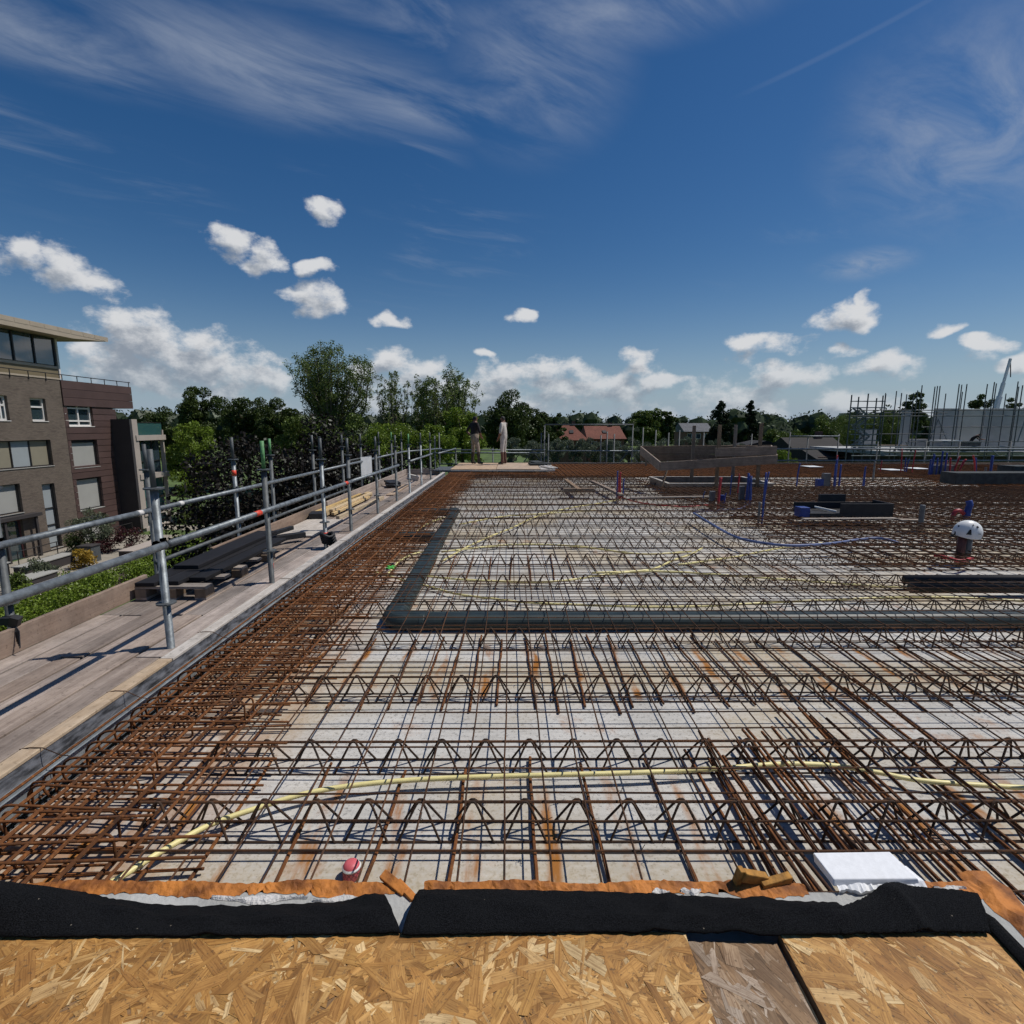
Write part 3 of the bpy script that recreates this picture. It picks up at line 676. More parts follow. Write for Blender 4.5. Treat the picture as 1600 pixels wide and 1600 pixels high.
def z2(s, t):
    roll = 0.014 * math.sin(math.pi * t) * (0.7 + 0.3 * math.sin(s * 7 + 1))
    pleat = 0.008 * math.exp(-((s - 0.72 - 0.1 * t) / 0.03) ** 2) + 0.007 * math.exp(-((s - 0.55 - 0.05 * t) / 0.02) ** 2)
    wr = 0.003 * math.sin(s * 37 + 6 * t + 1) * math.sin(math.pi * t) + 0.004 * math.exp(-((t - 0.5 - 0.25 * math.sin(s * 5 + 2)) / 0.07) ** 2)
    return 0.004 + roll + pleat + wr
felt('felt_strip', 'long black felt strip along the middle of the wall top, notch to white block',
     [(628, 1466), (760, 1464), (900, 1462), (1070, 1462), (1200, 1466), (1335, 1464)],
     [(655, 1397), (760, 1396), (880, 1398), (1010, 1402), (1070, 1406), (1200, 1413), (1308, 1417)], z2, 6)
def z3(s, t):
    peak = 0.012 * math.exp(-((s - 0.36) / 0.13) ** 2) * t
    roll = 0.008 * math.sin(math.pi * t)
    pl = 0.007 * math.exp(-((s - 0.55 + 0.25 * t) / 0.05) ** 2)
    return 0.006 + peak + roll + pl
felt('felt_strip', 'black felt strip with a raised tip in front of the white block, round the corner',
     [(1312, 1466), (1400, 1464), (1470, 1463), (1545, 1464)],
     [(1318, 1424), (1355, 1410), (1400, 1392), (1440, 1394), (1500, 1398), (1528, 1404)], z3, 7)
# felt going back along the corner
b = MB(); rr = random.Random(9); n = 40; vs = []
for i in range(n + 1):
    y = 0.90 - 0.9 * i / n
    vs += [(0.905 + rr.uniform(-.002, .002), y, 0.608), (0.925, y, 0.612 + rr.uniform(0, .003)), (0.945, y, 0.600), (0.952 + rr.uniform(-.003, .003), y, 0.584)]
b.add(vs, [(i * 4 + j, i * 4 + j + 1, (i + 1) * 4 + j + 1, (i + 1) * 4 + j) for i in range(n) for j in range(3)])
o = b.build('felt_strip', M['felt'], smooth=True, label='narrow black felt strip running back beside the corner board', cat='felt strip')
sm = o.modifiers.new('thick', 'SOLIDIFY'); sm.thickness = 0.005; sm.offset = 1

# ---- white insulation block with ragged foam under it
p = at_z(1362, 1385, WT)
root = thing('insulation_block', 'white insulation foam block lying on the wall near its corner', 'foam block', (p.x, p.y + 0.02, WT), 0.03)
b = MB()
b.add([(-0.092, -0.030, 0.012), (0.098, -0.030, 0.010), (0.086, 0.040, 0.008), (-0.092, 0.040, 0.008), (-0.090, -0.026, 0.026), (0.092, -0.028, 0.024), (0.070, 0.028, 0.040), (-0.104, 0.028, 0.042)],
      [(3, 2, 1, 0), (4, 5, 6, 7), (0, 1, 5, 4), (1, 2, 6, 5), (2, 3, 7, 6), (3, 0, 4, 7)])
b.build('block', M['eps'], root, bevel=0.002)
b = MB(); rr = random.Random(3); n = 34; vs = []
for i in range(n + 1):
    x = -0.085 + 0.19 * i / n; y = -0.036 + rr.uniform(-0.003, 0.002) + 0.004 * math.sin(i * 0.5)
    vs += [(x, y, 0.001), (x, y - 0.003, 0.010 + rr.uniform(-0.003, 0.003)), (x, y + 0.012, 0.016 + rr.uniform(0, 0.003)), (x, 0.02, 0.010)]
b.add(vs, [(i * 4 + j, (i + 1) * 4 + j, (i + 1) * 4 + j + 1, i * 4 + j + 1) for i in range(n) for j in range(3)])
b.build('ragged_underside', M['eps'], root)
# ---- pink mesh-patterned cap on the floor behind the wall
p = at_z(543, 1388, 0.0)
root = thing('pink_cap', 'small pink plastic cap with a mesh print on the floor behind the wall', 'cap', (p.x, p.y + 0.05, 0.0)); root.scale = (0.62, 0.62, 0.7)
b = MB(); b.lathe([(0.045, 0.0), (0.05, 0.004), (0.048, 0.05), (0.046, 0.062), (0.036, 0.075), (0.02, 0.080), (0.001, 0.081)], n=20); b.build('body', M['pink'], root, smooth=True)
b = MB()
for k in range(12):
    a = k / 12 * 2 * math.pi
    b.path([(0.0490 * math.cos(a + q * 0.9), 0.0490 * math.sin(a + q * 0.9), 0.008 + q * 0.048) for q in (0, .25, .5, .75, 1)], 0.0009, 4)
    b.path([(0.0490 * math.cos(a - q * 0.9), 0.0490 * math.sin(a - q * 0.9), 0.008 + q * 0.048) for q in (0, .25, .5, .75, 1)], 0.0009, 4)
b.build('mesh_print', M['black'], root)
b = MB(); b.lathe([(0.051, 0.05), (0.052, 0.056), (0.047, 0.062)], n=20); b.build('rim', M['sheet_white'], root)
# ---------------------------------------------------------------- reinforcement
_bars = {}
def bar_mesh(r, mk, var):
    key = (r, mk, var)
    if key not in _bars:
        rr = random.Random(hash((r, var)) & 0xffff); N = 10
        am = 0.0035
        pts = [(i / N, rr.uniform(-am, am), rr.uniform(-am, am) * 0.8) for i in range(N + 1)]
        b = MB()
        vs = []; n = 6
        for (x, y, z) in pts:
            for k in range(n):
                a = 2 * math.pi * k / n; vs.append((x, y + r * math.cos(a), z + r * math.sin(a)))
        fs = [(i * n + k, i * n + (k + 1) % n, (i + 1) * n + (k + 1) % n, (i + 1) * n + k) for i in range(N) for k in range(n)]
        fs += [tuple(range(n - 1, -1, -1)), tuple(N * n + k for k in range(n))]
        b.add(vs, [tuple(reversed(f)) for f in fs])
        _bars[key] = b.mesh('bar', M[mk], smooth=False)
    return _bars[key]
def bar(parent, p0, p1, r=0.004, mk='rebar', name='bar', **kw):
    p0 = Vector(p0); p1 = Vector(p1); d = p1 - p0
    o = bpy.data.objects.new(name, bar_mesh(r, mk, rnd.randrange(5))); col.objects.link(o)
    o.parent = parent; o.location = p0; o.scale = (d.length, 1, 1)
    o.rotation_euler = d.to_track_quat('X', 'Z').to_euler()
    return tag(o, **kw)
j_ = lambda s: rnd.uniform(-s, s)

# ---- lattice girders: rows across the floor
def girder_meshes(npitch=30):
    pitch = 0.2; out = []
    for side in (-1, 1):
        b = MB(); pts = []
        for i in range(npitch):
            c = i * pitch
            for (x, z) in ((-0.090, -0.010), (-0.078, 0.008), (-0.025, 0.110), (-0.015, 0.127), (-0.006, 0.1365), (0.006, 0.1365), (0.015, 0.127), (0.025, 0.110), (0.078, 0.008), (0.090, -0.010)):
                pts.append((c + x, side * (0.048 * (1 - max(0, z) / 0.1365) + 0.007), z))
        b.path(pts, 0.0049, 5); out.append(b.mesh('lacing', M['girder'], smooth=True))
    b = MB(); b.tube((-0.1, 0, 0.131), (npitch * pitch - 0.1, 0, 0.131), 0.0058, 6); top = b.mesh('top_chord', M['rebar'])
    b = MB(); b.tube((-0.1, 0, 0.004), (npitch * pitch - 0.1, 0, 0.004), 0.0042, 5); bot = b.mesh('bottom_chord', M['girder'])
    return out, top, bot
GL = girder_meshes()
ROWS = [1.83, 2.225, 2.85, 3.57, 4.19, 4.97, 5.81, 6.66, 7.45, 8.2, 8.95, 9.7, 10.45, 11.2, 11.95, 12.7, 13.45, 14.2, 14.95, 15.7]
for i, y in enumerate(ROWS):
    for k in range(1 if y < 4 else (2 if y < 9 else 3)):
        lab = ('%s lattice girder row from the boards, zigzag steel with rusty top bar' % ORD[i]) if k == 0 else \
              ('%s lattice girder row from the boards, its %s length under the denser bars' % (ORD[i], ('', 'second', 'third')[k]))
        g = thing('lattice_girder', lab, 'lattice girder', (-1.35 + 6.0 * k + (0.03 * (i % 3)), y, 0.0), R(0.25) + j_(0.005), 'lattice girders across the floor'); g.rotation_euler.x = j_(0.05)
        for s in (0, 1): put('lacing', GL[0][s], g)
        put('top_chord', GL[1], g)
        for s in (-1, 1): put('bottom_chord', GL[2], g, (0, s * 0.052, 0))

# ---- square mesh sheets lying on the girders
def mesh_sheet(label, x0, x1, y0, y1, z, sx, sy, r=0.0042, mk='rebar', skip=0.0, name='reinforcement_mesh', jx=0.012, zj=0.003, ox=0.0):
    root = thing(name, label, 'steel mesh', ((x0 + x1) / 2, (y0 + y1) / 2, z)); o = Vector(root.location)
    y = y0 + 0.06
    while y < y1:
        yy = y + j_(0.008); t = j_(0.010)
        bar(root, Vector((x0 + j_(jx), yy - t, z + j_(zj))) - o, Vector((x1 + j_(jx), yy + t + 0.004 * (x1 - x0), z + j_(zj))) - o, r, mk, 'cross_bar'); y += sy
    x = x0 + 0.07 + ox
    while x < x1:
        xx = x + j_(0.008); t = j_(0.010)
        if rnd.random() >= skip:
            bar(root, Vector((xx - t, y0 + j_(0.02), z + 2 * r + j_(zj))) - o, Vector((xx + t, y1 + j_(0.02), z + 2 * r + j_(zj))) - o, r, mk, 'long_bar')
        x += sx
    return root
NEAR = mesh_sheet('thin rusty square mesh nearest the boards, over the first pale floor panels', -1.30, 5.2, 1.36, 4.75, 0.143, 0.15, 0.147, 0.0037)
mesh_sheet('thin rusty square mesh beyond the long dark duct, over pale floor', -1.30, 3.5, 4.2, 8.6, 0.145, 0.15, 0.15, 0.0038, ox=0.05)
mesh_sheet('thin rusty square mesh in the middle distance, under the yellow conduits', -1.30, 3.5, 8.1, 12.5, 0.146, 0.15, 0.15, 0.0040)
mesh_sheet('thin rusty square mesh in front of the two workers platform', -1.35, 3.4, 12.1, 15.9, 0.147, 0.15, 0.15, 0.0045)
# wire ties at the crossings of the nearest mesh, bent ends and all
tw = MB(); rt_ = random.Random(21)
for k in range(280):
    c = Vector((-1.23 + 0.15 * rt_.randrange(0, 40), 1.42 + 0.147 * rt_.randrange(0, 22), 0.150)); a = rt_.uniform(0, 6.28); L = rt_.uniform(0.02, 0.05)
    tw.path([c + Vector((0.010 * math.cos(q * 1.57 + a), 0.010 * math.sin(q * 1.57 + a), 0.006 * math.sin(q * 3.1))) for q in range(5)], 0.0011, 4)
    tw.path([c, c + Vector((L * .5 * math.cos(a), L * .5 * math.sin(a), 0.012)), c + Vector((L * math.cos(a + .5), L * math.sin(a + .5), rt_.uniform(-0.01, 0.03)))], 0.0011, 4)
o_ = tw.build('tie_wires', M['girder'], NEAR, kind='stuff'); o_.location = -NEAR.location
# the denser mats on the far right
mesh_sheet('dense brown bar mat beside the white helmet', 3.45, 11.0, 5.0, 10.0, 0.155, 0.16, 0.135, 0.0064, 'rebar', name='bar_mat', jx=0.25)
mesh_sheet('lower brown bar mat beneath the white helmet', 3.7, 11.0, 5.6, 10.0, 0.060, 0.30, 0.24, 0.0075, 'rust', name='bar_mat', jx=0.3)
mesh_sheet('dense brown bar mat around the raised wooden tray', 3.3, 12.0, 9.9, 12.4, 0.155, 0.15, 0.13, 0.0075, 'rebar', name='bar_mat', jx=0.25)
mesh_sheet('lower brown bar mat near the raised wooden tray', 3.5, 12.0, 9.9, 15.0, 0.060, 0.30, 0.26, 0.008, 'rust', name='bar_mat', jx=0.25)
mesh_sheet('far brown bar mat in front of the edge rail at the right', 11.0, 23.5, 9.5, 19.6, 0.155, 0.20, 0.145, 0.0085, 'rust', name='bar_mat', jx=0.3)
mesh_sheet('brown bar mat behind the raised wooden tray, along the far edge', 1.2, 12.0, 15.2, 19.8, 0.155, 0.15, 0.085, 0.0085, 'rust_hot', name='bar_mat', jx=0.2)
mesh_sheet('lower brown bar mat along the far edge behind the tray', 1.2, 23.0, 15.6, 19.8, 0.070, 0.25, 0.12, 0.009, 'rust_hot', name='bar_mat', jx=0.2)

# ---- edge cage along the formwork: hairpins, stirrups, long bars
def hairpin_mesh(L, w=0.125, r=0.0055):
    b = MB(); pts = [(L, 0, w)]
    for k in range(9):
        a = math.pi / 2 + math.pi * k / 8
        pts.append((w / 2 + w / 2 * math.cos(a), 0, w / 2 + w / 2 * math.sin(a)))
    pts.append((L * 0.93, 0, 0)); b.path(pts, r, 5); return b.mesh('hairpin', M['rust'], smooth=True)
HP = [hairpin_mesh(L) for L in (0.62, 0.74, 0.85, 0.70, 0.92)]
def stirrup_mesh(w, h, r=0.005):
    b = MB(); pts = []; q = 0.022
    for (cx, cz, a0) in ((w - q, h - q, 0), (q, h - q, 90), (q, q, 180), (w - q, q, 270)):
        for k in range(4): a = R(a0 + 30 * k); pts.append((cx + q * math.cos(a), 0, cz + q * math.sin(a)))
    b.path(pts, r, 5, closed=True); return b.mesh('stirrup', M['rust'], smooth=True)
ST = [stirrup_mesh(0.42, 0.125), stirrup_mesh(0.30, 0.115), stirrup_mesh(0.52, 0.120)]
def edge_cage(label, p0, p1, inward, ss=0.125, lb=(0.03, 0.10, 0.20, 0.30, 0.42, 0.55, 0.68)):
    """p0 -> p1 runs along the edge; inward is the unit vector over the floor"""
    p0 = Vector(p0); p1 = Vector(p1); d = (p1 - p0); L = d.length; d.normalize(); inw = Vector(inward)
    root = thing('edge_bar_cage', label, 'bar cage', tuple((p0 + p1) / 2)); o = Vector(root.location)
    rz = math.atan2(inw.y, inw.x); s = 0.05
    while s < L:
        put('hairpin', HP[rnd.randrange(5)], root, p0 + d * (s + j_(0.02)) + inw * (0.02 + rnd.uniform(0, 0.03)) + Vector((0, 0, 0.028)) - o, (j_(0.05), j_(0.012), rz + j_(0.07)))
        if rnd.random() < 0.85:
            put('stirrup', ST[rnd.randrange(3)], root, p0 + d * (s + 0.055 + j_(0.02)) + inw * (0.03 + rnd.uniform(0, 0.05)) + Vector((0, 0, 0.022)) - o, (j_(0.06), j_(0.015), rz + j_(0.05)))
        s += ss
    for q, w in enumerate(lb):
        for z in (0.040, 0.148):
            s = 0.0
            while s < L - 0.5:
                e = min(L, s + rnd.uniform(4.5, 6.5))
                bar(root, p0 + d * max(0, s - 0.5) + inw * (w + j_(0.02)) + Vector((0, 0, z + j_(0.006))) - o, p0 + d * e + inw * (w + j_(0.02)) + Vector((0, 0, z + j_(0.006))) - o, (0.006, 0.007, 0.008)[q % 3], ('rust', 'rust_hot', 'rust')[q % 3], 'long_bar'); s = e
    return root
edge_cage('dense rusty bar cage along the scaffold-side formwork edge', (-1.955, 0.95, 0), (-1.955, 16.4, 0), (1, 0, 0), 0.098)
edge_cage('dense rusty bar cage along the far edge below the workers', (-1.9, 16.35, 0), (1.6, 16.35, 0), (0, -1, 0), 0.10)
edge_cage('dense rusty bar cage along the far floor edge behind the tray', (1.6, 20.15, 0), (16.0, 20.15, 0), (0, -1, 0), 0.125, (0.05, 0.2, 0.4, 0.6))

# ---- loose bars lying on the panel joints
def loose(x0, x1, step, ya, yb, label, group, mk, r=0.007, z=0.012):
    x = x0; k = 0
    while x < x1:
        c = x + j_(0.03); t = j_(0.02)
        bar(None, (c - t, ya + j_(0.06), z), (c + t, yb + j_(0.06), z + rnd.uniform(0, 0.01)), r, mk, 'joint_bar', label=ORD[k] + ' ' + label, cat='steel bar', group=group); x += step; k += 1
loose(-1.10, 3.0, 0.29, 1.22, 2.22, 'short rusty bar from the scaffold side across the floor joint nearest the boards', 'bars on the first floor joint', 'rust_hot')
loose(-1.15, 3.8, 0.155, 2.72, 3.72, 'short rusty bar from the scaffold side across the joint before the long dark duct', 'bars on the second floor joint', 'rust')
loose(-1.10, 3.3, 0.22, 5.15, 6.2, 'short rusty bar from the scaffold side across the joint behind the long dark duct', 'bars on the third floor joint', 'rust')
# ---- heavy bar bundles near the white block
def bundle(x, w, n, y0, y1, label, hook):
    root = thing('bar_bundle', label, 'bar bundle', (x, (y0 + y1) / 2, 0.0)); o = Vector(root.location)
    for i in range(n):
        c = x + w * (i / (n - 1) - 0.5) + j_(0.015); zz = (0.03, 0.075, 0.118)[i % 3] + j_(0.012); t = j_(0.03)
        bar(root, Vector((c - t, y0 + j_(0.05), zz)) - o, Vector((c + t, y1 + j_(0.12), zz + j_(0.01))) - o, 0.0072, 'rust_hot' if i % 2 else 'rust')
    if hook:
        for q in range(3):
            b = MB(); cx = x + 0.03 * (q - 1) + 0.02
            pts = [(cx, 1.75, 0.10)] + [(cx, 1.22 - 0.045 * math.sin(R(a)), 0.145 - 0.045 * (1 - math.cos(R(a))) + 0.02) for a in (0, 30, 60, 90, 120, 150, 180)] + [(cx + 0.004, 1.55, 0.03)]
            b.path([Vector(p) - o for p in pts], 0.007, 6); b.build('hook', M['rebar'], root, smooth=True)
bundle(0.93, 0.17, 6, 1.16, 2.30, 'heavy rusty bar bundle with dark bent hooks just behind the white block', True)
bundle(1.17, 0.16, 6, 1.16, 2.38, 'heavy rusty bar bundle directly beyond the white block, second of three', True)
bundle(1.53, 0.16, 5, 1.10, 2.55, 'rusty bar bundle passing the wall corner beside an orange stain', False)
bundle(1.88, 0.10, 3, 1.10, 2.9, 'thin dark bar bundle farthest beyond the wall corner', False)
# bent tail bars by the corner
for k in range(3):
    b = MB(); x0 = 1.28 + 0.10 * k; y = 1.34 - 0.07 * k
    b.path([(x0, y, 0.02), (x0, y, 0.10), (x0 + 0.012, y, 0.125), (x0 + 0.03, y, 0.135), (x0 + 1.0, y + 0.01, 0.138)], 0.006, 6)
    b.build('bent_bar', M['rebar'], smooth=True, label='bent dark steel bar reaching past the wall corner, ' + ('farthest of three', 'middle of three', 'nearest of three')[k], cat='steel bar', group='bent bars at the wall corner')
# ---------------------------------------------------------------- pipes and conduits laid between the bars
def smooth_path(pts, sub=6):
    pts = [Vector(p) for p in pts]; out = []
    for i in range(len(pts) - 1):
        p0 = pts[max(i - 1, 0)]; p1 = pts[i]; p2 = pts[i + 1]; p3 = pts[min(i + 2, len(pts) - 1)]
        for k in range(sub):
            t = k / sub
            out.append(0.5 * ((2 * p1) + (p2 - p0) * t + (2 * p0 - 5 * p1 + 4 * p2 - p3) * t * t + (3 * p1 - p0 - 3 * p2 + p3) * t ** 3))
    out.append(pts[-1]); return out
def conduit(uvs, mk, r, z, label, cat='conduit', group=None, wob=0.006, name='conduit'):
    rr = random.Random(int(uvs[0][0])); pts = []
    for (u, v) in uvs:
        p = at_z(u, v, z); p.z += rr.uniform(-wob, wob); pts.append(p)
    b = MB(); b.path(smooth_path(pts), r, 8)
    return b.build(name, M[mk], smooth=True, label=label, cat=cat, group=group)
conduit([(140, 1400), (200, 1362), (260, 1325), (330, 1288), (400, 1262), (480, 1240), (560, 1225), (660, 1217), (800, 1213), (1000, 1208), (1130, 1200), (1220, 1195), (1300, 1197), (1370, 1206), (1450, 1220), (1620, 1233)], 'yellow', 0.0108, 0.05, 'long pale yellow conduit curving right across the front of the floor', wob=0.004)
conduit([(585, 893), (635, 908), (675, 917), (712, 928), (769, 935), (844, 943), (1050, 948), (1250, 940), (1450, 932), (1620, 940)], 'yellow', 0.0105, 0.04, 'pale yellow conduit running just behind the long dark duct')
conduit([(655, 900), (740, 906), (860, 908), (960, 897), (1040, 892), (1230, 905), (1420, 917), (1600, 915)], 'yellow', 0.0105, 0.04, 'pale yellow conduit looping behind the duct towards the black duct')
conduit([(690, 877), (725, 857), (765, 838), (800, 825), (837, 807), (882, 795), (940, 786), (968, 781)], 'yellow', 0.0115, 0.05, 'pale yellow conduit sweeping from the dark duct to the red and blue stubs')
conduit([(925, 896), (1012, 890), (1050, 877), (1080, 866), (1097, 857)], 'yellow', 0.0115, 0.05, 'short pale yellow conduit bending up in the middle of the floor')
conduit([(1060, 882), (1150, 869), (1200, 860), (1260, 850), (1330, 846)], 'yellow', 0.0115, 0.05, 'pale yellow conduit running under the dark blue conduit')
conduit([(604, 899), (625, 877), (650, 865), (676, 861)], 'yellow', 0.011, 0.05, 'short pale yellow conduit beside the back duct, near its elbow')
conduit([(650, 832), (662, 822), (682, 813), (704, 807)], 'yellow', 0.012, 0.05, 'short pale yellow conduit between the two duct stubs')
conduit([(718, 819), (787, 807), (850, 803), (930, 797)], 'yellow', 0.012, 0.05, 'pale yellow conduit level with the far duct stub')
conduit([(690, 862), (800, 851), (900, 853), (1000, 866), (1080, 861)], 'yellow', 0.0115, 0.05, 'pale yellow conduit crossing the middle of the floor under the mesh')
conduit([(1084, 802), (1110, 818), (1150, 839), (1200, 850), (1245, 853), (1300, 849), (1340, 843), (1372, 841), (1402, 848)], 'blue_pale', 0.017, 0.16, 'dark blue conduit curving over the brown bar mat')
conduit([(1084, 800), (1120, 798), (1155, 795), (1172, 785)], 'blue_pale', 0.015, 0.10, 'grey blue conduit leading to the thick blue bundle')
conduit([(962, 772), (985, 782), (1020, 788), (1070, 791), (1115, 788)], 'red', 0.014, 0.10, 'thin red conduit running along the mesh to the red stub')
conduit([(1460, 868), (1480, 872), (1500, 876), (1520, 872)], 'red', 0.018, 0.14, 'short red conduit curled in front of the helmet stub')

# long dark duct with its elbow
PR = 0.080
root = thing('flat_duct', 'long flat slate plastic duct crossing the floor with a corner, one arm running back', 'duct', (-0.95, 3.9, 0.0)); o = Vector(root.location)
def rel(pts): return [Vector(p) - o for p in pts]
def duct(pts, r, name, hh=0.056, zc=0.066):
    """flat oval duct: a round run pressed flat"""
    b = MB(); b.path(rel(pts), r, 24)
    b.v = [(v[0], v[1], zc + max(-hh, min(hh, (v[2] - zc) * 0.72))) for v in b.v]
    return b.build(name, M['pvc'], root, smooth=False, bevel=0.004)
zc = 0.066; W2 = 0.092
duct([(-0.70, 3.93, zc), (2.0, 3.95, zc), (4.9, 3.99, zc)], W2, 'duct_run'); duct([(4.95, 3.99, zc), (8.6, 4.04, zc)], W2, 'duct_run')
duct([(-0.93, 4.12, zc), (-0.97, 6.6, zc)], W2, 'duct_run'); duct([(-0.97, 6.62, zc), (-1.02, 9.35, zc)], W2, 'duct_run')
duct([(-0.69, 3.93, zc)] + [(-0.83 - 0.10 * math.sin(R(a)), 4.03 - 0.10 * math.cos(R(a)), zc) for a in (0, 15, 30, 45, 60, 75, 90)] + [(-0.93, 4.14, zc)], W2 + 0.004, 'elbow', 0.060)
for (p, q) in (((-0.71, 3.93), (-0.67, 3.93)), ((-0.931, 4.12), (-0.932, 4.17)), ((1.95, 3.95), (1.98, 3.95)), ((4.90, 3.99), (4.96, 3.99)), ((-0.97, 6.58), (-0.97, 6.64))): duct([(p[0], p[1], zc), (q[0], q[1], zc)], W2 + 0.007, 'collar', 0.062)
for (y, xl) in ((7.15, -1.62), (9.25, -1.75)): duct([(-1.0, y, zc), (xl, y, zc)], 0.085, 'side_branch', 0.052)
b = MB(); b.path(rel([(1.96, 3.90, 0.127), (1.97, 3.93, 0.134), (1.98, 3.96, 0.128)]), 0.006, 5); b.build('tie_wire', M['galv'], root)
p0 = at_z(1424, 918, 0.09)
b = MB(); b.path([p0, p0 + Vector((5.0, 0.05, 0))], 0.055, 12); b.build('black_duct', M['black'], smooth=True, label='black duct lying at the start of the brown bar mat, below the helmet', cat='pipe')
b = MB(); b.path([p0 + Vector((0.1, 0.22, 0.01)), p0 + Vector((5.0, 0.27, 0.01))], 0.045, 12); b.build('black_duct', M['black'], smooth=True, label='second black duct just behind the first, under the brown bars', cat='pipe')

# upright conduit clusters
def cluster(u, v, items, name, label, group=None, z=0.15, box=None):
    """items: (du px, height px, radius, material, lean) standing on the floor at pixel (u, v)"""
    c = at_z(u, v, z); k = c.y / FPX
    root = thing(name, label, 'conduit cluster', tuple(c), group=group)
    for i, (du, hp, r, mk, lean) in enumerate(items):
        h = hp * k * 1.02; x = du * k; y = 0.03 * ((i * 7) % 5 - 2)
        b = MB(); b.path(smooth_path([(x, y, -0.14), (x + lean * 0.15, y, h * 0.35), (x + lean * 0.6, y, h * 0.75), (x + lean, y, h)], 3), r, 8)
        b.build('conduit', M[mk], root, smooth=True)
    if box:
        for (du, w, hp, mk) in box:
            b = MB(); b.box(du * k - w / 2, du * k + w / 2, 0.05, 0.05 + w * 0.7, -0.14, hp * k); b.build('mounting_box', M[mk], root, bevel=0.004)
    return root
cluster(967, 772, [(-4, 36, .014, 'blue', .0), (0, 34, .016, 'red', .02), (3, 30, .016, 'red', -.02), (6, 24, .014, 'blue', .01), (-2, 26, .014, 'red', .01)], 'conduit_cluster', 'small red and blue upright conduit cluster before the raised wooden tray')
cluster(1122, 784, [(-2, 38, .020, 'red', .02), (1, 34, .020, 'red', .0), (3, 37, .016, 'red', .03), (9, 14, .014, 'blue', .02)], 'conduit_cluster', 'bright red upright conduit pair under the raised tray', box=[(-7, 0.10, 16, 'grey_pipe'), (9, 0.08, 10, 'blue')])
cluster(1168, 782, [(-5, 34, .018, 'blue', .04), (-2, 40, .020, 'blue', .02), (1, 42, .020, 'blue', .0), (3, 38, .020, 'blue', -.01), (6, 34, .018, 'blue', -.03), (0, 36, .018, 'blue', .0)], 'conduit_cluster', 'thick upright blue conduit bundle under the raised tray corner', box=[(-7, 0.10, 22, 'grey_pipe')])
cluster(1139, 772, [(0, 30, .013, 'blue', .01)], 'conduit_stub', 'single thin blue upright conduit between the red pair and blue bundle')
cluster(1151, 770, [(0, 30, .014, 'red', .0), (2, 26, .012, 'red', .02)], 'conduit_stub', 'thin red upright conduit beside the thick blue bundle')
cluster(1190, 808, [(-2, 70, .013, 'blue', .01), (1, 58, .016, 'blue', .03), (4, 70, .013, 'blue', .05), (-6, 24, .018, 'grey_pipe', 0)], 'conduit_cluster', 'tall thin blue upright conduits in front of the tray end')
cluster(1097, 778, [(0, 11, .012, 'blue_pale', .03)], 'conduit_stub', 'tiny pale blue conduit end standing by the tray opening')
cluster(1243, 754, [(0, 30, .017, 'blue', .04)], 'conduit_stub', 'leaning dark blue upright conduit beyond the tray')
cluster(1305, 756, [(-4, 30, .022, 'blue', 0), (-1, 38, .022, 'blue', 0), (2, 40, .022, 'blue', .0), (5, 30, .022, 'blue', 0), (0, 44, .018, 'red', 0)], 'conduit_cluster', 'far blue conduit bundle with grey and blue boxes at its foot', box=[(-11, 0.17, 16, 'grey_pipe'), (-21, 0.16, 7, 'blue')])
cluster(1348, 757, [(-2, 28, .018, 'blue', .02), (2, 26, .018, 'blue', -.01)], 'conduit_cluster', 'slim pair of blue upright conduits past the far blue bundle')
cluster(1362, 745, [(0, 24, .020, 'grey_pipe', 0), (3, 16, .02, 'grey_pipe', 0)], 'conduit_stub', 'dark grey upright pipe pair past the slim blue conduits')
cluster(1373, 738, [(0, 18, .016, 'red', .02)], 'conduit_stub', 'single short red upright conduit in the far brown bars')
cluster(1405, 738, [(0, 36, .016, 'red', -.04), (8, 22, .016, 'blue', .0), (13, 20, .016, 'blue', .05), (19, 34, .016, 'red', .03)], 'conduit_cluster', 'thin red and blue uprights spread before the far edge rail')
cluster(1468, 742, [(-19, 24, .022, 'blue', 0), (-14, 30, .024, 'blue', .05), (-10, 32, .024, 'blue', .0), (-7, 26, .02, 'blue', 0), (2, 36, .024, 'blue', .0), (5, 34, .022, 'blue', 0), (7, 22, .022, 'red', .03), (10, 24, .022, 'red', .0), (14, 26, .022, 'red', -.03), (24, 28, .022, 'red', .10), (27, 24, .022, 'red', .16), (30, 22, .02, 'red', .1)], 'conduit_cluster', 'big blue and red conduit cluster before the neighbouring building', box=[(-3, 0.25, 15, 'grey_pipe'), (18, 0.25, 15, 'grey_pipe')])
cluster(1522, 742, [(-2, 30, .022, 'red', -.12), (2, 26, .022, 'blue', -.06)], 'conduit_cluster', 'leaning red and blue conduit pair right of the big cluster')
cluster(1544, 742, [(0, 30, .034, 'blue', .0), (2, 26, .02, 'blue', 0)], 'conduit_stub', 'thick single blue upright conduit right of the leaning pair')
for (u, v, h, lab) in ((1536, 742, 12, 'beside the thick blue conduit'), (1557, 744, 14, 'middle of three'), (1581, 742, 11, 'nearest the picture edge')):
    cluster(u, v, [(0, h, .03, 'grey_pipe', 0)], 'pipe_stub', 'short dark pipe stub behind the grey insulation blocks, ' + lab, 'dark stubs behind the insulation blocks')
cluster(1434, 815, [(0, 27, .035, 'grey_pipe', 0)], 'pipe_stub', 'single grey pipe stub standing between the black boxes and the helmet')

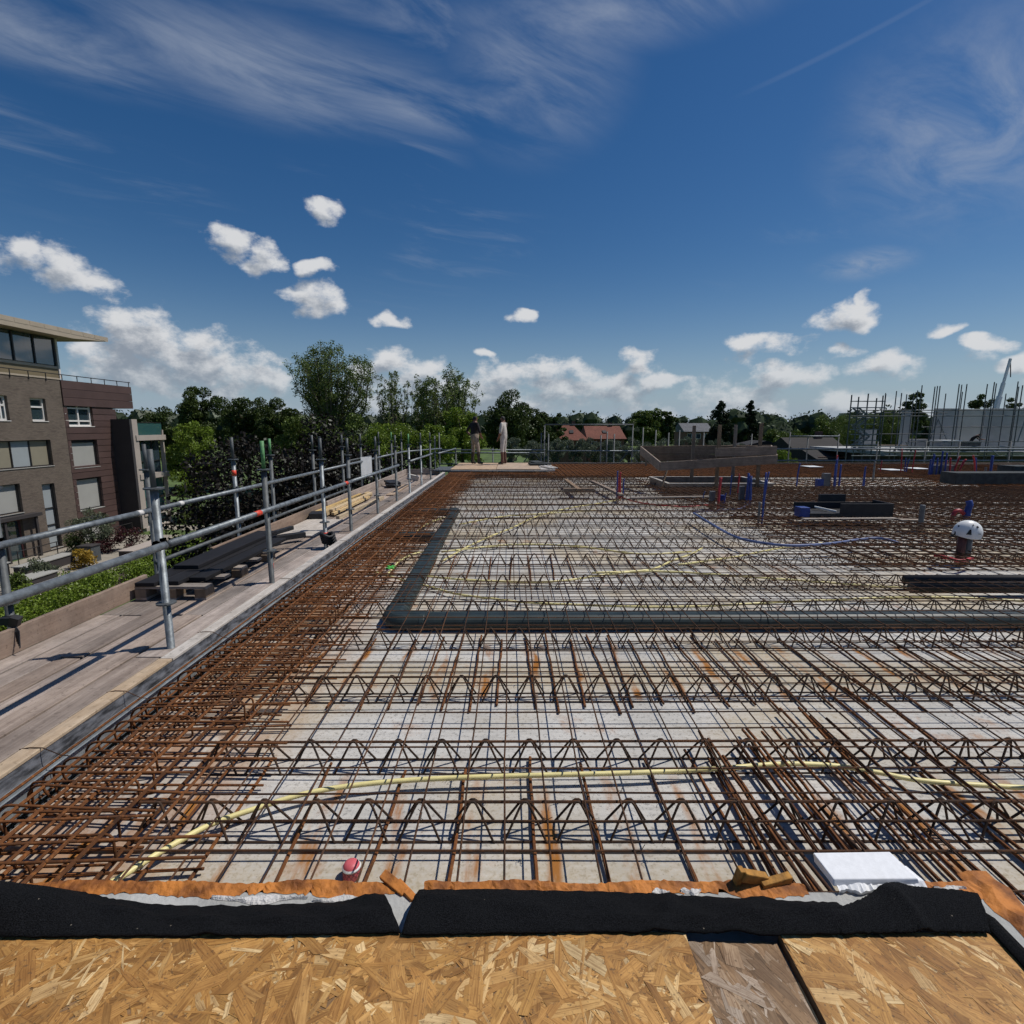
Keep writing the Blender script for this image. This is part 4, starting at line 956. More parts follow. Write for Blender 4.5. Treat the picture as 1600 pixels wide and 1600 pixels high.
# black recess boxes and blue box
c = at_z(1330, 808, 0.16); k = c.y / FPX
root = thing('recess_box', 'long black recess box with a bright strip inside, lying on the brown bars', 'box', tuple(c))
b = MB(); x0, x1, xm = -66 * k, 66 * k, -18 * k
b.box(x0, x1, 0.0, 0.5, 0.0, 0.06); b.box(xm, x1, 0.0, 0.02, 0.06, 0.21); b.box(x0, x1, 0.48, 0.50, 0.06, 0.17); b.box(x1 - 0.02, x1, 0.02, 0.48, 0.06, 0.21); b.box(x0, x0 + 0.02, 0.02, 0.48, 0.06, 0.10)
b.build('tray', M['black'], root, bevel=0.004)
b = MB(); b.box(-22 * k, 22 * k, 0.52, 0.56, 0.10, 0.29); b.build('rear_flap', M['black'], root)
b = MB(); b.beam((-42 * k, 0.3, 0.12), (-18 * k, 0.1, 0.075), 0.03, 0.02); b.build('bright_strip', M['sheet_white'], root)
b = MB(); b.path([(-52 * k, 0.1, 0.13), (-40 * k, 0.08, 0.09), (-30 * k, 0.06, 0.07)], 0.006, 5); b.build('wire', M['galv_dull'], root)
b = MB(); b.box(x0 - 0.16, x0 - 0.005, -0.01, 0.16, 0.0, 0.15); b.build('junction_box', M['blue'], None, bevel=0.006, label='small blue junction box at the end of the black recess box', cat='box').location = c
# grey insulation blocks
c = at_z(1493, 757, 0.16)
for (dx, w, h, y, lab) in ((0.0, 1.25, 0.28, 0.0, 'low dark grey insulation block, first of the row behind the helmet'), (1.27, 0.85, 0.28, 0.03, 'low dark grey insulation block, middle of the row behind the helmet'), (2.14, 0.75, 0.20, -0.02, 'low dark grey insulation block, end of the row by the picture edge'), (1.95, 1.3, 0.40, 0.6, 'taller black insulation block stacked behind the grey row')):
    b = MB(); b.box(dx, dx + w, y, y + 0.5, 0, h); b.build('insulation_block', M['grey_block'], bevel=0.01, label=lab, cat='foam block').location = c
b = MB(); b.box(2.2, 2.55, -0.25, -0.04, 0, 0.16); b.build('junction_box', M['blue'], None, bevel=0.006, label='blue junction box before the dark grey insulation blocks', cat='box').location = c
# grey cast strips and planks on the bars
def lying(u0, v0, u1, v1, z, w, h, mk, name, label, cat):
    p = at_z(u0, v0, z); q = at_z(u1, v1, z); b = MB(); b.beam(p, q, w, h); return b.build(name, M[mk], bevel=0.004, label=label, cat=cat)
lying(880, 766, 928, 766, 0.17, 0.10, 0.09, 'form_board', 'timber', 'dark timber block lying across the far mesh', 'timber')
lying(884, 750, 905, 766, 0.19, 0.09, 0.06, 'form_board', 'timber', 'dark timber leaning back behind the timber block', 'timber')
lying(925, 752, 972, 774, 0.165, 0.08, 0.05, 'form_board', 'timber', 'dark timber slanting to the red and blue conduit cluster', 'timber')
lying(985, 778, 1110, 776, 0.17, 0.09, 0.03, 'plank_x', 'plank', 'pale plank on the bars below the raised tray', 'plank')
lying(1255, 811, 1400, 810, 0.165, 0.10, 0.02, 'plank_x', 'plank', 'pale plank lying in front of the black recess box', 'plank')
lying(1405, 812, 1445, 813, 0.165, 0.12, 0.02, 'plank_x', 'plank', 'short pale plank at the grey pipe stub', 'plank')
for (u, v, lab) in ((1393, 734, 'small white sheet lying on the far brown bars, before the thin uprights'), (1433, 732, 'small white sheet on the far brown bars beside the big cluster'), (1268, 729, 'narrow white sheet on the far brown bars beyond the tray')):
    p = at_z(u, v, 0.18); b = MB(); b.box(-0.24, 0.24, -0.3, 0.3, 0, 0.012); b.build('white_sheet', M['sheet_white'], label=lab, cat='sheet').location = p

M['red_dull'] = mat('dull_red_pipe', (0.11, 0.035, 0.03), 0.6, var=0.2)
# ---- white helmet hung on a conduit stub
c = at_z(1505, 862, 0.155)
root = thing('conduit_cluster', 'red and grey pipe pair carrying the white helmet', 'conduit cluster', tuple(c))
b = MB(); b.tube((-0.035, 0, -0.15), (-0.03, 0, 0.24), 0.042, 14); b.build('pipe', M['red_dull'], root, smooth=True)
b = MB(); b.tube((0.045, 0.0, -0.15), (0.045, 0.0, 0.24), 0.036, 14); b.build('pipe', M['grey_pipe'], root, smooth=True)
b = MB(); b.tube((0.085, 0.03, -0.15), (0.085, 0.03, 0.24), 0.018, 10); b.build('conduit', M['blue'], root, smooth=True)
h = thing('safety_helmet', 'white safety helmet hung upright on the pipe pair', 'helmet', (c.x + 0.015, c.y, c.z + 0.225)); h.rotation_euler = (R(4), R(8), R(-12)); h.scale = (0.9, 0.9, 0.88)
b = MB(); n = 28; rings = 12; vs = []
for i in range(rings + 1):
    ph = R(104) * i / rings
    for k in range(n):
        a = 2 * math.pi * k / n
        ext = 1 + 0.05 * max(0, math.cos(a)) ** 2
        drop = -0.012 * (1 - math.cos(2 * a)) * 0.5 * (i / rings) ** 3
        vs.append((0.155 * ext * math.sin(ph) * math.cos(a), 0.115 * math.sin(ph) * math.sin(a), 0.155 * math.cos(ph) + drop))
k0 = len(vs)
for k in range(n):
    a = 2 * math.pi * k / n; ext = 1 + 0.05 * max(0, math.cos(a)) ** 2
    vs.append((0.151 * ext * math.cos(a) + 0.004 * max(0, math.cos(a)), 0.113 * math.sin(a), -0.052 - 0.012 * (1 - math.cos(2 * a)) * 0.5))
fs = [(i * n + k, (i + 1) * n + k, (i + 1) * n + (k + 1) % n, i * n + (k + 1) % n) for i in range(rings + 1) for k in range(n)]
b.add(vs, fs); sh = b.build('shell', M['white'], h, smooth=True); so = sh.modifiers.new('t', 'SOLIDIFY'); so.thickness = 0.004
def dot(name, a, ph, w, hgt, parent=h, mk='black', pts=None):
    """a dark vent lying on the shell at azimuth a and polar angle ph"""
    q = Vector((0.157 * math.sin(ph) * math.cos(a), 0.1165 * math.sin(ph) * math.sin(a), 0.157 * math.cos(ph)))
    nrm = Vector((q.x / 0.155 ** 2, q.y / 0.115 ** 2, q.z / 0.155 ** 2)).normalized(); tx = Vector((0, 0, 1)).cross(nrm).normalized(); ty = nrm.cross(tx)
    bb = MB(); pl = pts or [(math.cos(2 * math.pi * i / 10), math.sin(2 * math.pi * i / 10)) for i in range(10)]
    m_ = len(pl)
    bb.add([q + tx * (x * w) + ty * (y * hgt) + nrm * d for d in (-0.004, 0.003) for (x, y) in pl], [tuple(range(m_, 2 * m_))] + [(i, (i + 1) % m_, m_ + (i + 1) % m_, m_ + i) for i in range(m_)])
    bb.build(name, M[mk], parent)
dot('vent', R(-105), R(82), 0.026, 0.036, pts=[(-1, -1), (1, -0.8), (0.35, 1), (-0.2, 0.9)])
dot('vent', R(-72), R(52), 0.013, 0.015); dot('vent', R(-95), R(44), 0.008, 0.008); dot('vent', R(-22), R(62), 0.010, 0.015); dot('vent', R(-160), R(65), 0.008, 0.010); dot('vent', R(-60), R(84), 0.022, 0.003)
b = MB(); b.path(smooth_path([(-0.145, -0.03, -0.01), (-0.15, -0.04, -0.05), (-0.19, -0.05, -0.075), (-0.12, -0.06, -0.06), (-0.06, -0.09, -0.04)], 4), 0.008, 6); b.build('strap', M['black'], h, smooth=True)
c2 = at_z(1511, 806, 0.16); b = MB(); b.path(smooth_path([c2 + Vector((0, 0, -.15)), c2 + Vector((0.0, 0, .08)), c2 + Vector((.02, 0, .17)), c2 + Vector((.01, .02, .24))], 4), 0.045, 10)
b.build('blue_conduit_end', M['blue'], smooth=True, label='thick blue conduit end sticking up behind the white helmet', cat='conduit')
b = MB(); b.path(smooth_path([c2 + Vector((-.24, 0, -0.08)), c2 + Vector((-.20, 0, .06)), c2 + Vector((-.12, 0, .08)), c2 + Vector((-.06, 0, .03))], 4), 0.03, 10)
b.build('red_conduit_end', M['red'], smooth=True, label='red conduit loop left behind the white helmet', cat='conduit')
# green marker on the floor
p = at_z(611, 890, 0.14); b = MB()
for a in (0.3, 1.3, 2.4): b.beam(p + Vector((-0.05 * math.cos(a), -0.05 * math.sin(a), 0.02)), p + Vector((0.05 * math.cos(a), 0.05 * math.sin(a), 0.03)), 0.02, 0.006)
b.build('green_tie', mat('green_plastic', (0.08, 0.42, 0.06), 0.5), label='bright green plastic tie on the mesh near the duct corner', cat='tie')
# ---------------------------------------------------------------- formwork edge and scaffold walkway on the left
fw = thing('edge_formwork', 'pine and grey formwork boards along the scaffold side of the floor', 'formwork', (-2.04, 7.0, 0.0)); o = Vector(fw.location)
ys = [-1.0, 1.25, 2.95, 5.2, 7.9, 10.6, 13.3, 15.85]
for i, (a, c) in enumerate(zip(ys[:-1], ys[1:])):
    b = MB(); b.box(-2.075 - o.x, -1.998 - o.x, a + 0.003 - o.y, c - 0.003 - o.y, 0.186 + j_(0.002), 0.204 + j_(0.002)); b.build('top_board', M['form_top' if c < 3 else 'form_grey'], fw, bevel=0.003)
    b = MB(); b.box(-2.060 - o.x, -2.001 - o.x, a - o.y, c - o.y, -0.05, 0.186); b.build('side_board', M['form_face'], fw)
    b = MB(); b.box(-2.001 - o.x, -1.990 - o.x, a - o.y, c - o.y, -0.0, 0.118); b.box(-1.990 - o.x, -1.979 - o.x, a - o.y, c - o.y, 0.0, 0.098); b.build('zinc_strip', M['zinc'], fw, bevel=0.002)
for y in (2.06, 2.55, 3.35, 4.6, 6.2, 8.2):
    b = MB(); b.path([Vector(p) - o for p in ((-2.085, y, 0.20), (-2.04, y, 0.209), (-1.99, y + 0.004, 0.205), (-1.93, y + 0.02, 0.16), (-1.90, y + 0.03, 0.15))], 0.0022, 5); b.build('tie_wire', M['rebar'], fw)

WZ = 0.05
wk = thing('scaffold_walkway', 'weathered plank walkway on the scaffold beside the formwork', 'walkway', (-2.8, 7.0, 0.0)); o = Vector(wk.location)
edges = [-3.315, -3.150, -2.985, -2.825, -2.655, -2.490, -2.310]
for i in range(6):
    x0, x1 = edges[i] + (0.006 if i else -0.01), edges[i + 1] - 0.006
    y = 0.2 - 0.5 * (i % 3)
    while y < 16.6:
        e = min(16.7, y + (3.9, 4.4, 4.1)[(i + int(y)) % 3]); z = WZ + j_(0.006)
        b = MB(); b.box(x0 + j_(0.003) - o.x, x1 + j_(0.003) - o.x, y + 0.01 - o.y, e - 0.01 - o.y, z - 0.035, z); b.build('plank', M['plank'], wk, bevel=0.004); y = e
for (x, y0, y1, mk) in ((-3.335, 0.3, 4.68, 'toe'), (-3.335, 5.75, 9.4, 'toe'), (-3.335, 9.45, 13.1, 'plank'), (-3.335, 13.15, 16.7, 'plank')):
    b = MB(); b.box(x - 0.018 - o.x, x + 0.018 - o.x, y0 - o.y, y1 - o.y, WZ + 0.002, WZ + 0.172); b.build('toe_board', M[mk], wk, bevel=0.004)
b = MB(); b.box(-3.4 - o.x, -2.3 - o.x, 16.71 - o.y, 16.75 - o.y, WZ, WZ + 0.17); b.build('toe_board', M['plank_x'], wk)

sc = thing('scaffold', 'galvanised tube scaffold with guard rails beside the formwork edge', 'scaffold', (-2.9, 7.0, GZ)); o = Vector(sc.location)
XI, XO = -2.337, -3.42
PY = [0.6, 2.0, 3.45, 5.0, 6.53, 7.56, 9.15, 10.72, 12.08, 13.7, 15.2, 16.5]
def standard(parent, o, x, y, z0, ztop, seed, thin=1.0):
    rr = random.Random(seed); k = thin
    zr = 1.15 if ztop > 1.2 else ztop - 0.2
    lean = Vector((rr.uniform(-.01, .01), rr.uniform(-.01, .01), 0))
    b = MB(); b.tube(Vector((x, y, z0)) - o, Vector((x, y, zr)) + lean - o, 0.0245 * k, 12); s = b.build('standard', M['galv' if rr.random() < 0.45 else 'galv_dull'], parent, smooth=True)
    b = MB(); b.tube(Vector((x, y, zr)) + lean - o, Vector((x, y, ztop)) + lean - o, 0.0175 * k, 10)
    b.build('spigot', M['green_paint' if seed % 5 == 1 else 'galv_dull'], s, smooth=True)
    for z in (0.37, 1.15 if ztop > 1.2 else zr):
        b = MB(); b.lathe([(0.026, -0.006), (0.061, -0.005), (0.061, 0.005), (0.026, 0.006)], Vector((x, y, z)) + lean * (z - z0) / (zr - z0) - o, 14); b.build('rosette', M['galv_dull'], s)
    return s
for i, y in enumerate(PY):
    for x in (XI, XO):
        if x == XI and y > 15.5: continue
        s = standard(sc, o, x, y + j_(0.02), GZ, 1.40 + j_(0.025), i * 2 + (x == XO))
        if (i, x) in ((3, XI), (4, XI), (4, XO)):
            zc = 0.17 if x == XI else 0.95
            b = MB(); b.tube(Vector((x, y, zc)) - o, Vector((x, y, zc + 0.07)) - o, 0.0262, 12); b.build('red_tape', M['red_band'], s, smooth=True)
    b = MB(); b.tube(Vector((XO, y + 0.03, -0.02)) - o, Vector((XI, y + 0.03, -0.02)) - o, 0.024, 10); b.build('transom', M['galv_dull'], sc, smooth=True)
def rail(parent, o, x, y0, y1, z, mk='galv', r=0.0245):
    b = MB(); b.tube(Vector((x, y0, z)) - o, Vector((x, y1, z)) - o, r, 14); s = b.build('guard_rail', M[mk], parent, smooth=True)
    return s
def joints(s, o, x, ys, z):
    for y in ys:
        b = MB(); b.path([Vector((x - 0.034, y - 0.03, z)) - o, Vector((x - 0.034, y + 0.03, z)) - o], 0.034, 8); b.obox(Vector((x - 0.02, y, z + 0.035)) - o, 0.05, 0.03, 0.02); b.build('coupler', M['galv_dull'], s)
for (y0, y1) in ((0.4, 3.43), (3.47, 7.55), (7.57, 10.75), (12.0, 15.25)):
    s = rail(sc, o, XI + 0.045, y0, y1, 0.775); joints(s, o, XI + 0.03, [q for q in PY if y0 - .1 < q < y1 + .1], 0.775)
for (y0, y1) in ((0.4, 3.5), (3.5, 5.0), (5.02, 9.2), (9.2, 13.7), (13.7, 16.6)):
    s = rail(sc, o, XO + 0.045, y0, y1, 0.775); joints(s, o, XO + 0.03, [q for q in PY if y0 - .1 < q < y1 + .1], 0.775)
for (y0, y1) in ((4.9, 7.6), (7.6, 10.8)): rail(sc, o, XO + 0.045, y0, y1, 0.275, 'galv_dull', 0.022)
for (x, y, z) in ((XI + 0.045, 4.72, 0.775), (XI + 0.045, 7.3, 0.775)):
    b = MB(); b.tube(Vector((x, y - 0.05, z)) - o, Vector((x, y + 0.05, z)) - o, 0.0262, 14); b.build('red_tape', M['red_band'], sc, smooth=True)
for (x, y, z) in ((XO + 0.045, 4.75, 0.775), (XO + 0.045, 5.35, 0.775), (XO + 0.045, 3.0, 0.775)):
    b = MB(); b.tube(Vector((x, y - 0.03, z)) - o, Vector((x, y + 0.03, z)) - o, 0.0258, 14); b.build('white_tape', M['frame_white'], sc, smooth=True)
# clamp with hanging wire ends on the outer post
b = MB(); q = Vector((XO + 0.03, 3.42, 0.26)) - o
b.obox(q, 0.09, 0.07, 0.05); b.obox(q + Vector((0.06, -0.02, 0.0)), 0.05, 0.05, 0.07, (0.2, 0.4, 0.3))
for k in range(4): b.path([q + Vector((0.06, -0.03, -0.02)), q + Vector((0.08 + 0.008 * k, -0.05, -0.06)), q + Vector((0.09 + 0.014 * k, -0.06 - 0.01 * k, -0.13 - 0.01 * k))], 0.004, 5)
b.build('clamp', M['black'], sc)
# gate frame with a white board, dark mesh panel
b = MB()
for (p, q) in (((XO, 11.2, .1), (XO, 11.2, .86)), ((XO, 12.9, .1), (XO, 12.9, .86)), ((XO, 11.2, .84), (XO, 12.9, .84)), ((XO, 11.2, .42), (XO, 12.9, .42))): b.tube(Vector(p) - o, Vector(q) - o, 0.018, 8)
b.build('gate_frame', M['galv_dull'], sc, smooth=True)
b = MB(); b.obox((XO + 0.12, 12.05, 0.64), 0.012, 0.30, 0.46, (0, 0, -0.65)); b.build('notice_board', M['sheet_white'], label='blank white board hung on the far part of the scaffold rail', cat='board')
b = MB(); b.obox((XO + 0.06, 9.35, 1.20), 0.03, 0.16, 0.36, (0, 0, 0.5)); b.build('screen', M['grey_block'], label='dark narrow panel fixed between two scaffold posts', cat='panel')

# things lying on the walkway
def flat_stack(name, label, mats, rows, parent_loc, cat):
    root = thing(name, label, cat, parent_loc); return root
pl = thing('pallet', 'wooden pallet on the walkway under the dark boards', 'pallet', (-2.98, 5.15, WZ)); 
for x in (-0.26, 0.0, 0.26):
    for y in (-0.62, 0.0, 0.62):
        b = MB(); b.box(x - 0.05, x + 0.05, y - 0.07, y + 0.07, 0.022, 0.10); b.build('block', M['post_wood'], pl, bevel=0.004)
    b = MB(); b.box(x - 0.05, x + 0.05, -0.69, 0.69, 0.0, 0.022); b.build('bottom_board', M['plank'], pl)
for y in (-0.63, -0.32, 0.0, 0.32, 0.63):
    b = MB(); b.box(-0.31, 0.31, y - 0.055, y + 0.055, 0.10, 0.122); b.build('deck_board', M['plank_x'], pl)
for k, (x, w, y0, y1, z) in enumerate(((-3.19, 0.17, 4.45, 6.3, 0.174), (-3.01, 0.17, 4.5, 6.5, 0.174), (-2.83, 0.15, 4.62, 6.35, 0.174), (-3.10, 0.24, 4.9, 6.6, 0.212))):
    b = MB(); b.box(x - w / 2, x + w / 2, y0, y1, z, z + 0.036); b.build('dark_board', M['dark_timber'], bevel=0.004, label=('dark board on the pallet, %s' % ('at the toe board side', 'middle of the lower three', 'nearest the formwork', 'lying on top of the others')[k]), cat='board')
b = MB(); b.beam((-3.25, 6.4, WZ + 0.09), (-2.75, 6.9, WZ + 0.09), 0.10, 0.07); b.beam((-3.1, 6.3, WZ + 0.16), (-2.95, 7.0, WZ + 0.16), 0.06, 0.05)
b.build('black_offcut', M['black'], bevel=0.005, label='black timber offcuts crossed on the walkway past the pallet', cat='offcut')
b = MB(); b.box(-3.28, -2.72, 7.1, 8.4, WZ + 0.008, WZ + 0.03); b.build('plywood_sheet', M['form_grey'], label='pale plywood sheet lying on the walkway before the pine stack', cat='sheet')
for k in range(9):
    x = -3.24 + 0.062 * (k % 5) + j_(0.01); zz = WZ + 0.05 + 0.045 * (k // 5) + 0.002
    b = MB(); b.beam((x, 8.7 + j_(0.35), zz), (x + j_(0.05) + 0.05, 11.1 + j_(0.3), zz), 0.055, 0.042)
    b.build('pine_batten', M['pine'], bevel=0.003, label='fresh yellow pine batten in the walkway stack, %s from the toe board, %s layer' % (ORD[k % 5], ('lower', 'upper')[k // 5]), cat='batten', group='pine battens stacked on the walkway')
b = MB(); b.beam((-2.83, 8.5, WZ + 0.035), (-2.70, 11.0, WZ + 0.035), 0.06, 0.06); b.build('pine_batten', M['pine'], bevel=0.003, label='single yellow pine batten lying apart beside the stack', cat='batten')
b = MB(); b.obox((-3.18, 8.55, WZ + 0.07), 0.22, 0.3, 0.10, (0, 0, 0.2)); b.build('black_block', M['black'], bevel=0.01, label='black block at the near end of the pine stack', cat='block')
b = MB(); b.obox((-3.0, 13.3, WZ + 0.06), 0.35, 0.55, 0.05, (0, 0, 0.3)); b.obox((-3.02, 13.35, WZ + 0.115), 0.3, 0.5, 0.05, (0.05, 0, 0.5)); b.build('black_tray', M['black'], bevel=0.01, label='black trays stacked on the far part of the walkway', cat='tray')
b = MB(); b.obox((-2.75, 14.7, WZ + 0.10), 0.32, 0.06, 0.16, (0.3, 0.25, 0.3)); b.build('pale_offcut', M['form_grey'], label='pale wooden offcut leaning on the far walkway', cat='offcut')
b = MB(); b.obox((-2.70, 12.6, WZ + 0.018), 0.16, 2.2, 0.02, (0, 0, 0.03)); b.build('ochre_plank', M['ply'], label='ochre plywood strip lying along the far walkway', cat='sheet')
# black tie bundle on the post foot
root = thing('tape_bundle', 'black tape bundle at the foot of the second red-banded post', 'bundle', (XI + 0.05, 6.50, WZ))
for k in range(4):
    b = MB(); b.path([(0.075 * math.cos(a) , 0.06 * math.sin(a) - 0.02 * k, 0.07 + 0.035 * k + 0.02 * math.sin(2 * a)) for a in [R(30 * q) for q in range(12)]], 0.022, 6, closed=True); b.build('tape_turn', M['black'], root, smooth=True)

# ---------------------------------------------------------------- guard rails along the far edge
fs_ = thing('edge_guard_rail', 'thin galvanised guard rail with a frame gate along the far floor edge', 'guard rail', (0, 20.9, GZ)); o = Vector(fs_.location)
YB = 20.9
def pu(u, v, Y=YB): return at_y(u, v, Y)
for (u, vt) in ((686, 676), (679, 681), (712, 700), (770, 700), (846, 676), (851, 664), (857, 678), (939, 680), (949, 674), (960, 678), (989, 663), (1005, 668), (1025, 672), (1045, 676), (1062, 672), (1100, 676), (1175, 678), (1235, 675), (1263, 681), (1311, 678), (1372, 690), (1448, 688), (1500, 690), (1580, 690)):
    t = pu(u, vt); b = MB(); b.tube(Vector((t.x, YB, GZ)) - o, t - o, 0.026, 8); b.build('standard', M['galv_dull'], fs_, smooth=True)
def hr(u0, u1, v, mk='galv', dy=0.0, r=0.026):
    p = pu(u0, v); q = pu(u1, v); p.y = q.y = YB - 0.045 + dy; q.z = p.z
    b = MB(); b.tube(p - o, q - o, r, 8); b.build('guard_rail', M[mk], fs_, smooth=True)
hr(684, 852, 703); hr(676, 850, 707.5, 'galv', -0.03); hr(686, 850, 725, 'galv_dull'); hr(856, 1006, 704.5); hr(857, 1008, 723.5); hr(851, 990, 663.5, 'galv_dull'); hr(1200, 1700, 701.5, 'galv', 0, 0.034); hr(1235, 1311, 681.5); hr(1210, 1700, 719.5, 'galv', -0.02, 0.03)
for (a, c, d_) in ((818, 832, 846), (968, 982, 996)):
    for (u0, v0, u1, v1) in ((a, 722, c, 705), (c, 705, d_, 722)):
        b = MB(); b.tube(pu(u0, v0) - o, pu(u1, v1) - o, 0.02, 6); b.build('brace', M['galv_dull'], fs_)
b = MB()
for (u, v) in ((1215, 721), (1262, 722)): pass
p = pu(690, 728, 20.4)
# link rails between the side scaffold and the far edge
b = MB(); b.tube(Vector((XO + 0.045, 16.5, 0.775)) - o, Vector((-2.75, 20.85, 0.70)) - o, 0.0245, 8); b.build('guard_rail', M['galv'], fs_, smooth=True)
b = MB(); b.tube(Vector((XI + 0.045, 16.6, 0.72)) - o, Vector((-2.2, 20.85, 0.70)) - o, 0.0245, 8); b.build('guard_rail', M['galv'], fs_, smooth=True)

# ---------------------------------------------------------------- workers' platform
pf = thing('work_platform', 'plywood work platform laid at the far floor edge under two workers', 'platform', (-0.4, 18.2, 0.0))
b = MB(); b.box(-1.80, 1.75, -1.55, -1.45, 0.16, 0.20); b.build('bearer', M['form_grey'], pf)
for (x0, x1, z, mk) in ((-1.55, -0.1, 0.225, 'ply'), (-0.1, 1.3, 0.230, 'ply'), (1.3, 1.78, 0.222, 'form_grey')):
    b = MB(); b.box(x0 + .01, x1 - .01, -1.5, 1.4, z - 0.018, z); b.build('plywood_sheet', M[mk], pf, bevel=0.003)
for x in (-1.5, -0.1, 1.2):
    b = MB(); b.box(x - 0.05, x + 0.05, -1.4, 1.4, 0.0, 0.20); b.build('joist', M['form_board'], pf)
b = MB(); b.box(-1.80, -0.9, -1.75, -1.58, 0.15, 0.19); b.build('grey_plank', M['galv_dull'], pf)
b = MB(); b.box(-2.05, -1.5, -1.72, -0.2, 0.17, 0.21); b.build('grey_plank', M['galv_dull'], pf)
for k in range(3):
    b = MB(); b.beam((1.35 + 0.12 * k, -0.6, 0.26 + 0.01 * k), (1.62 + 0.10 * k, -1.45, 0.25), 0.07, 0.03); b.build('pale_batten', M['frame_white'] if k == 1 else M['form_grey'], label=('pale batten on the platform end, %s of three' % ORD[k]), cat='batten').location = pf.location
b = MB(); b.obox((0.95, 18.4, 0.275), 0.7, 0.5, 0.06, (0, 0, 0.2)); b.obox((0.85, 18.5, 0.33), 0.4, 0.4, 0.04, (0.1, 0, 0.6)); b.build('dark_bundle', M['grey_block'], bevel=0.01, label='dark folded tarpaulin on the platform behind the battens', cat='tarpaulin')

# ---------------------------------------------------------------- raised wooden tray over a floor opening
op = thing('opening_frame', 'low plywood frame round a dark floor opening under the raised tray', 'frame', (4.9, 13.3, 0.0)); o = Vector(op.location)
b = MB(); b.box(-1.22, 1.25, -0.85, -0.80, 0.02, 0.215); b.build('front_board', M['form_board'], op)
b = MB(); b.box(-1.22, 1.25, 0.80, 0.85, 0.02, 0.215); b.build('back_board', M['form_board'], op)
for x in (-1.22, 1.20):
    b = MB(); b.box(x, x + 0.05, -0.80, 0.80, 0.02, 0.215); b.build('end_board', M['form_board'], op)
for (x0, x1, y0, y1) in ((-1.24, 1.27, -0.87, -0.80), (-1.24, -1.17, -0.80, 0.80), (1.19, 1.27, -0.80, 0.80), (-1.24, 1.27, 0.80, 0.87)):
    b = MB(); b.box(x0, x1, y0, y1, 0.217, 0.232); b.build('top_strip', M['form_grey'], op)
b = MB(); b.box(-1.17, 1.19, -0.80, 0.80, 0.022, 0.03); b.build('opening_shade', M['black'], op)  # black sheet stands in for the shade down the opening
tr = thing('formwork_tray', 'raised brown wooden formwork tray standing tilted on posts', 'formwork', (4.9, 13.3, 0.0)); o = Vector(tr.location)
def board4(p, q, h, name='side_board', t=0.035, mk='form_board', par=tr):
    """upright board from p to q (top edge), h tall"""
    p = Vector(p) - o; q = Vector(q) - o; b = MB(); b.beam(p - Vector((0, 0, h / 2)), q - Vector((0, 0, h / 2)), t, h); return b.build(name, M[mk], par, bevel=0.004)
FL = at_y(1032, 722, 12.3); FR = at_y(1214, 711, 12.3); BL = at_y(1001, 697, 13.9); BR = at_y(1205, 695.5, 13.9)
board4(FL, FR, 0.20, 'front_board'); board4(BL, BR, 0.22, 'back_board'); board4(BL - Vector((0, -.002, .225)), BR - Vector((0, -.002, .225)), 0.16, 'back_board')
board4(BL, FL, 0.21, 'end_board'); board4(BR, FR, 0.22, 'end_board')
p = at_y(1214, 697, 12.36); q = at_y(1032, 703, 13.2); board4(at_y(1118, 700, 12.36), p, 0.20, 'front_board')
for (u, Y, vt) in ((1085, 13.0, 665), (1125, 12.40, 664), (1150, 13.82, 664), (1190, 12.42, 661)):
    t = at_y(u, vt, Y); b = MB(); b.beam(Vector((t.x, Y, 0.03)) - o, t - o, 0.075, 0.05); b.build('post', M['post_wood'], tr, bevel=0.004)
b = MB(); b.beam(Vector((3.55, 12.6, 0.06)) - o, Vector((3.72, 12.7, 0.56)) - o, 0.04, 0.03); b.build('strut', M['post_wood'], tr)
b = MB(); b.beam(Vector((3.42, 13.6, 0.55)) - o, Vector((3.45, 13.65, 0.93)) - o, 0.04, 0.03); b.build('strut', M['post_wood'], tr)
